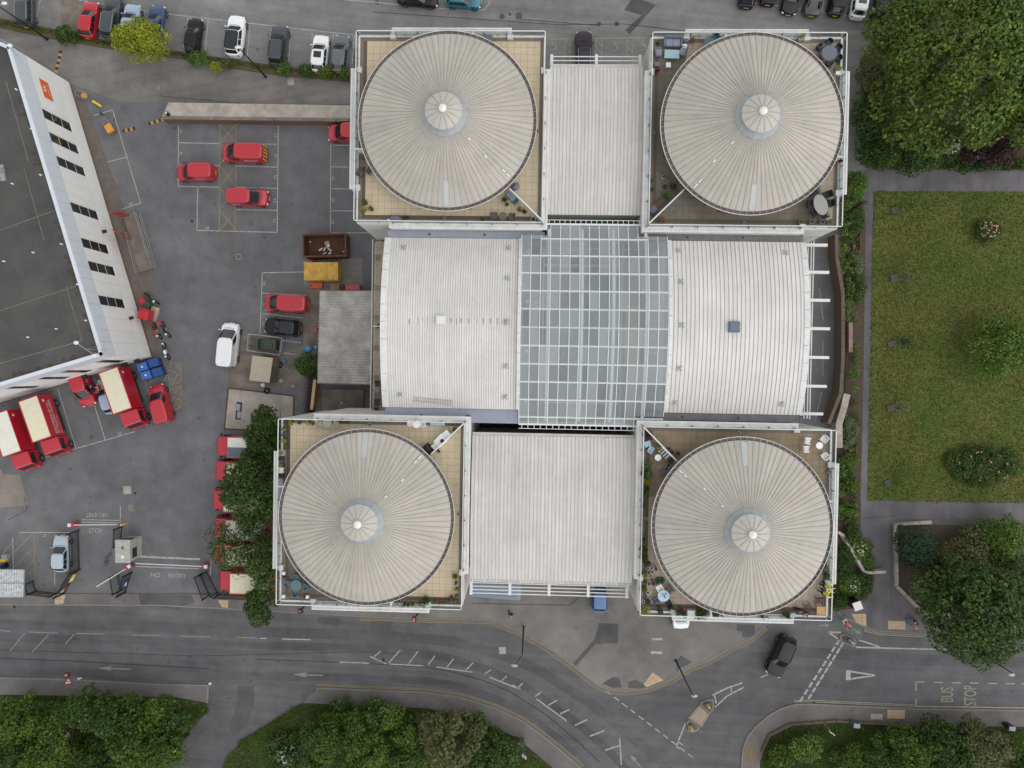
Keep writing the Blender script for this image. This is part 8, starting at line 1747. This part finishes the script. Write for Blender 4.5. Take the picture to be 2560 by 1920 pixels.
# ---------------- people ----------------
def skinned(name, verts, edges, radii, m, parent, root=0, lv=1):
    me = bpy.data.meshes.new('g'); me.from_pydata(verts, edges, []); o = bpy.data.objects.new('g', me)
    md = o.modifiers.new('s', 'SKIN'); md.use_smooth_shade = True
    for i, sv in enumerate(me.skin_vertices[0].data): sv.radius = (radii[i], radii[i]); sv.use_root = (i == root)
    sb = o.modifiers.new('u', 'SUBSURF'); sb.levels = lv; sb.render_levels = lv
    nm = baked(o); bpy.data.meshes.remove(me)
    nm.materials.clear(); nm.materials.append(m); nm.name = name; return link(name, nm, parent)
def person(label, px, py, deg, z, top, trousers, hair, pose='walk', zpx=.9, cat='person'):
    x, y = P2(px, py, z+zpx); t = thing('person', label, cat, (x, y, z), IA(deg), 'people')
    st = {'walk': .28, 'stand': .06, 'lean': .1, 'ride': .2}[pose]; lift = 0.0
    hip = {'ride': .92}.get(pose, .94); ch = (0.02, 0, 1.32); lean = {'walk': .04, 'stand': 0, 'lean': .28, 'ride': .22}[pose]
    J = dict(pel=(0,0,hip), sp=(lean*.4,0,1.14), ch=(lean*.8,0,1.36), nk=(lean,0,1.5), hb=(lean+.02,0,1.57), hc=(lean+.03,0,1.67), ht=(lean+.02,0,1.77))
    for s, n in ((-1,'r'),(1,'l')):
        f = st*s; J['hip'+n] = (0, s*.1, hip-.06); J['kn'+n] = (f*.55+.05, s*.105, .5); J['an'+n] = (f-.04, s*.1, .09); J['to'+n] = (f+.14, s*.12, .04)
        if pose == 'ride': J['kn'+n] = (.34, s*.12, .62+s*.1); J['an'+n] = (.12, s*.12, .24+s*.14); J['to'+n] = (.28, s*.13, .2+s*.14)
        J['sh'+n] = (lean*.85, s*.2, 1.43); J['el'+n] = (lean*.85-f*.35-.02, s*.27, 1.15); J['wr'+n] = (lean*.9-f*.5+.1, s*.26, .93)
        if pose in ('lean', 'ride'): J['el'+n] = (lean+.2, s*.26, 1.2); J['wr'+n] = (lean+.42, s*.2, 1.08)
        J['pa'+n] = tuple(a+b for a, b in zip(J['wr'+n], (.03,0,-.07) if pose in ('walk','stand') else (.07,0,-.02)))
    R = dict(pel=.13, sp=.115, ch=.135, nk=.055, hb=.075, hc=.095, ht=.07)
    for n in 'rl': R.update({'hip'+n: .09, 'kn'+n: .058, 'an'+n: .04, 'to'+n: .035, 'sh'+n: .065, 'el'+n: .042, 'wr'+n: .03, 'pa'+n: .034})
    E = [('pel','sp'),('sp','ch'),('ch','nk'),('nk','hb'),('hb','hc'),('hc','ht')]
    for n in 'rl': E += [('pel','hip'+n),('hip'+n,'kn'+n),('kn'+n,'an'+n),('an'+n,'to'+n),('ch','sh'+n),('sh'+n,'el'+n),('el'+n,'wr'+n),('wr'+n,'pa'+n)]
    def sub_(keys, extra): 
        ks = [k for k in J if k in keys]; ix = {k: i for i, k in enumerate(ks)}
        return [J[k] for k in ks], [(ix[a], ix[b]) for a, b in E if a in ix and b in ix], [R[k]+extra for k in ks]
    v, e, r = sub_(set(J), 0)
    ks = list(J)
    for n, s in (('r',-1),('l',1)):                       # five fingers per hand rooted in the palm
        p = J['pa'+n]; d = Vector(p)-Vector(J['wr'+n]); d.normalize(); i0 = ks.index('pa'+n)
        for q, (dy, ln) in enumerate(((-.03,.07),(-.01,.085),(.01,.08),(.03,.06))):
            a = Vector(p)+d*.035+Vector((0, dy, 0)); b = a+d*ln*.55; c = b+d*ln*.45+Vector((.012, 0, 0))
            k = len(v); v += [tuple(a), tuple(b), tuple(c)]; e += [(i0, k), (k, k+1), (k+1, k+2)]; r += [.012, .010, .008]
        a = Vector(p)+Vector((.035, -s*.01, .01)); b = a+d*.035+Vector((.015, 0, 0)); k = len(v); v += [tuple(a), tuple(b)]; e += [(i0, k), (k, k+1)]; r += [.013, .010]
    body = skinned('body', v, e, r, M['skin'], t)
    hc = J['hc']
    v, e, r = sub_({'pel','sp','ch','shr','shl','elr','ell','wrr','wrl'}, .018); skinned('jacket', v, e, r, top, t)
    v, e, r = sub_({'pel','hipr','hipl','knr','knl','anr','anl'}, .02); skinned('trousers', v, e, r, trousers, t)
    for n in 'rl': a, b = J['an'+n], J['to'+n]; MB().ball(((a[0]+b[0])/2, (a[1]+b[1])/2, .05+min(a[2], b[2])*.6), (.14,.05,.05), 8, 5).build('shoe', M['plastic'], t, smooth=True)
    MB().ball((hc[0]-.02, 0, hc[2]+.03), (.105,.095,.10), 12, 8).build('hair', hair, t, smooth=True)
    MB().ball((hc[0]+.1, 0, hc[2]-.02), (.02,.014,.025), 6, 5).build('nose', M['skin'], t)
    for s in (-1,1): MB().ball((hc[0]+.085, s*.035, hc[2]+.01), .013, 6, 5).build('eye', M['plastic'], t); MB().ball((hc[0], s*.095, hc[2]-.01), (.02,.012,.03), 6, 5).build('ear', M['skin'], t)
    MB().ball((hc[0]+.088, 0, hc[2]-.06), (.012,.03,.008), 6, 4).build('mouth', mat('lips', srgb(160,96,88), .6), t)
    return t
CL = dict(red=mat('cloth_red', srgb(170,32,36), .9), black=mat('cloth_black', srgb(34,34,38), .9), navy=mat('cloth_navy', srgb(40,48,72), .9), jeans=mat('cloth_jeans', srgb(96,120,150), .9), hiviz=mat('cloth_hiviz', srgb(206,220,60), .8), grey=mat('cloth_grey', srgb(120,122,126), .9), pink=mat('cloth_pink', srgb(190,140,140), .9), hairb=mat('hair_brown', srgb(66,46,34), .8), hairl=mat('hair_light', srgb(190,160,110), .8), hairg=mat('hair_grey', srgb(150,148,146), .8), white=mat('cloth_white', srgb(214,214,212), .9))
person('pedestrian in red coat walking beside the double yellow lines', 1037, 1546, 200, .1, CL['red'], CL['black'], CL['hairg'])
person('pedestrian in dark clothes with pale bag on the forecourt', 1276, 1536, -60, .1, CL['black'], CL['black'], CL['hairl'])
person('person in dark clothes by the pavilion foot and overhanging tree', 752, 1526, 30, .1, CL['navy'], CL['black'], CL['hairb'])
person('pedestrian in black top and pale jeans on the right pavement', 2282, 1553, -10, .1, CL['black'], CL['jeans'], CL['hairb'])
person('pedestrian in greyish pink top beside the black clad walker', 2284, 1563, -15, .1, CL['pink'], CL['jeans'], CL['hairl'])
person('person in hi-vis vest at the terrace rail, upper of two', 2062, 1464, 0, TT, CL['hiviz'], CL['navy'], CL['hairg'], 'lean')
person('person in hi-vis vest at the terrace rail, lower of two', 2058, 1481, -10, TT, CL['hiviz'], CL['black'], CL['hairb'], 'lean')
person('person in navy standing left at the terrace foot rail', 1996, 1526, -60, TT, CL['navy'], CL['black'], CL['hairb'], 'stand')
person('person in dark top standing right at the terrace foot rail', 2009, 1531, -80, TT, CL['black'], CL['navy'], CL['red'], 'stand')
person('worker in dark uniform at the open red van door', 234, 966, 200, .02, CL['navy'], CL['black'], CL['hairb'], 'stand')
person('worker in orange cap beside the open red van door', 250, 968, 180, .02, mat('cloth_orange', srgb(214,90,40), .9), CL['navy'], MATS['cloth_orange'], 'stand')
bc = bicycle('pale bicycle ridden by the red clad cyclist', 2116, 1556, -60, CL['white']); bc.location.z = .012
person('cyclist in red top with light hair on the cycle lane', 2113, 1553, -60, .03, CL['red'], CL['white'], CL['hairl'], 'ride')
bpy.data.scenes.remove(TMP)
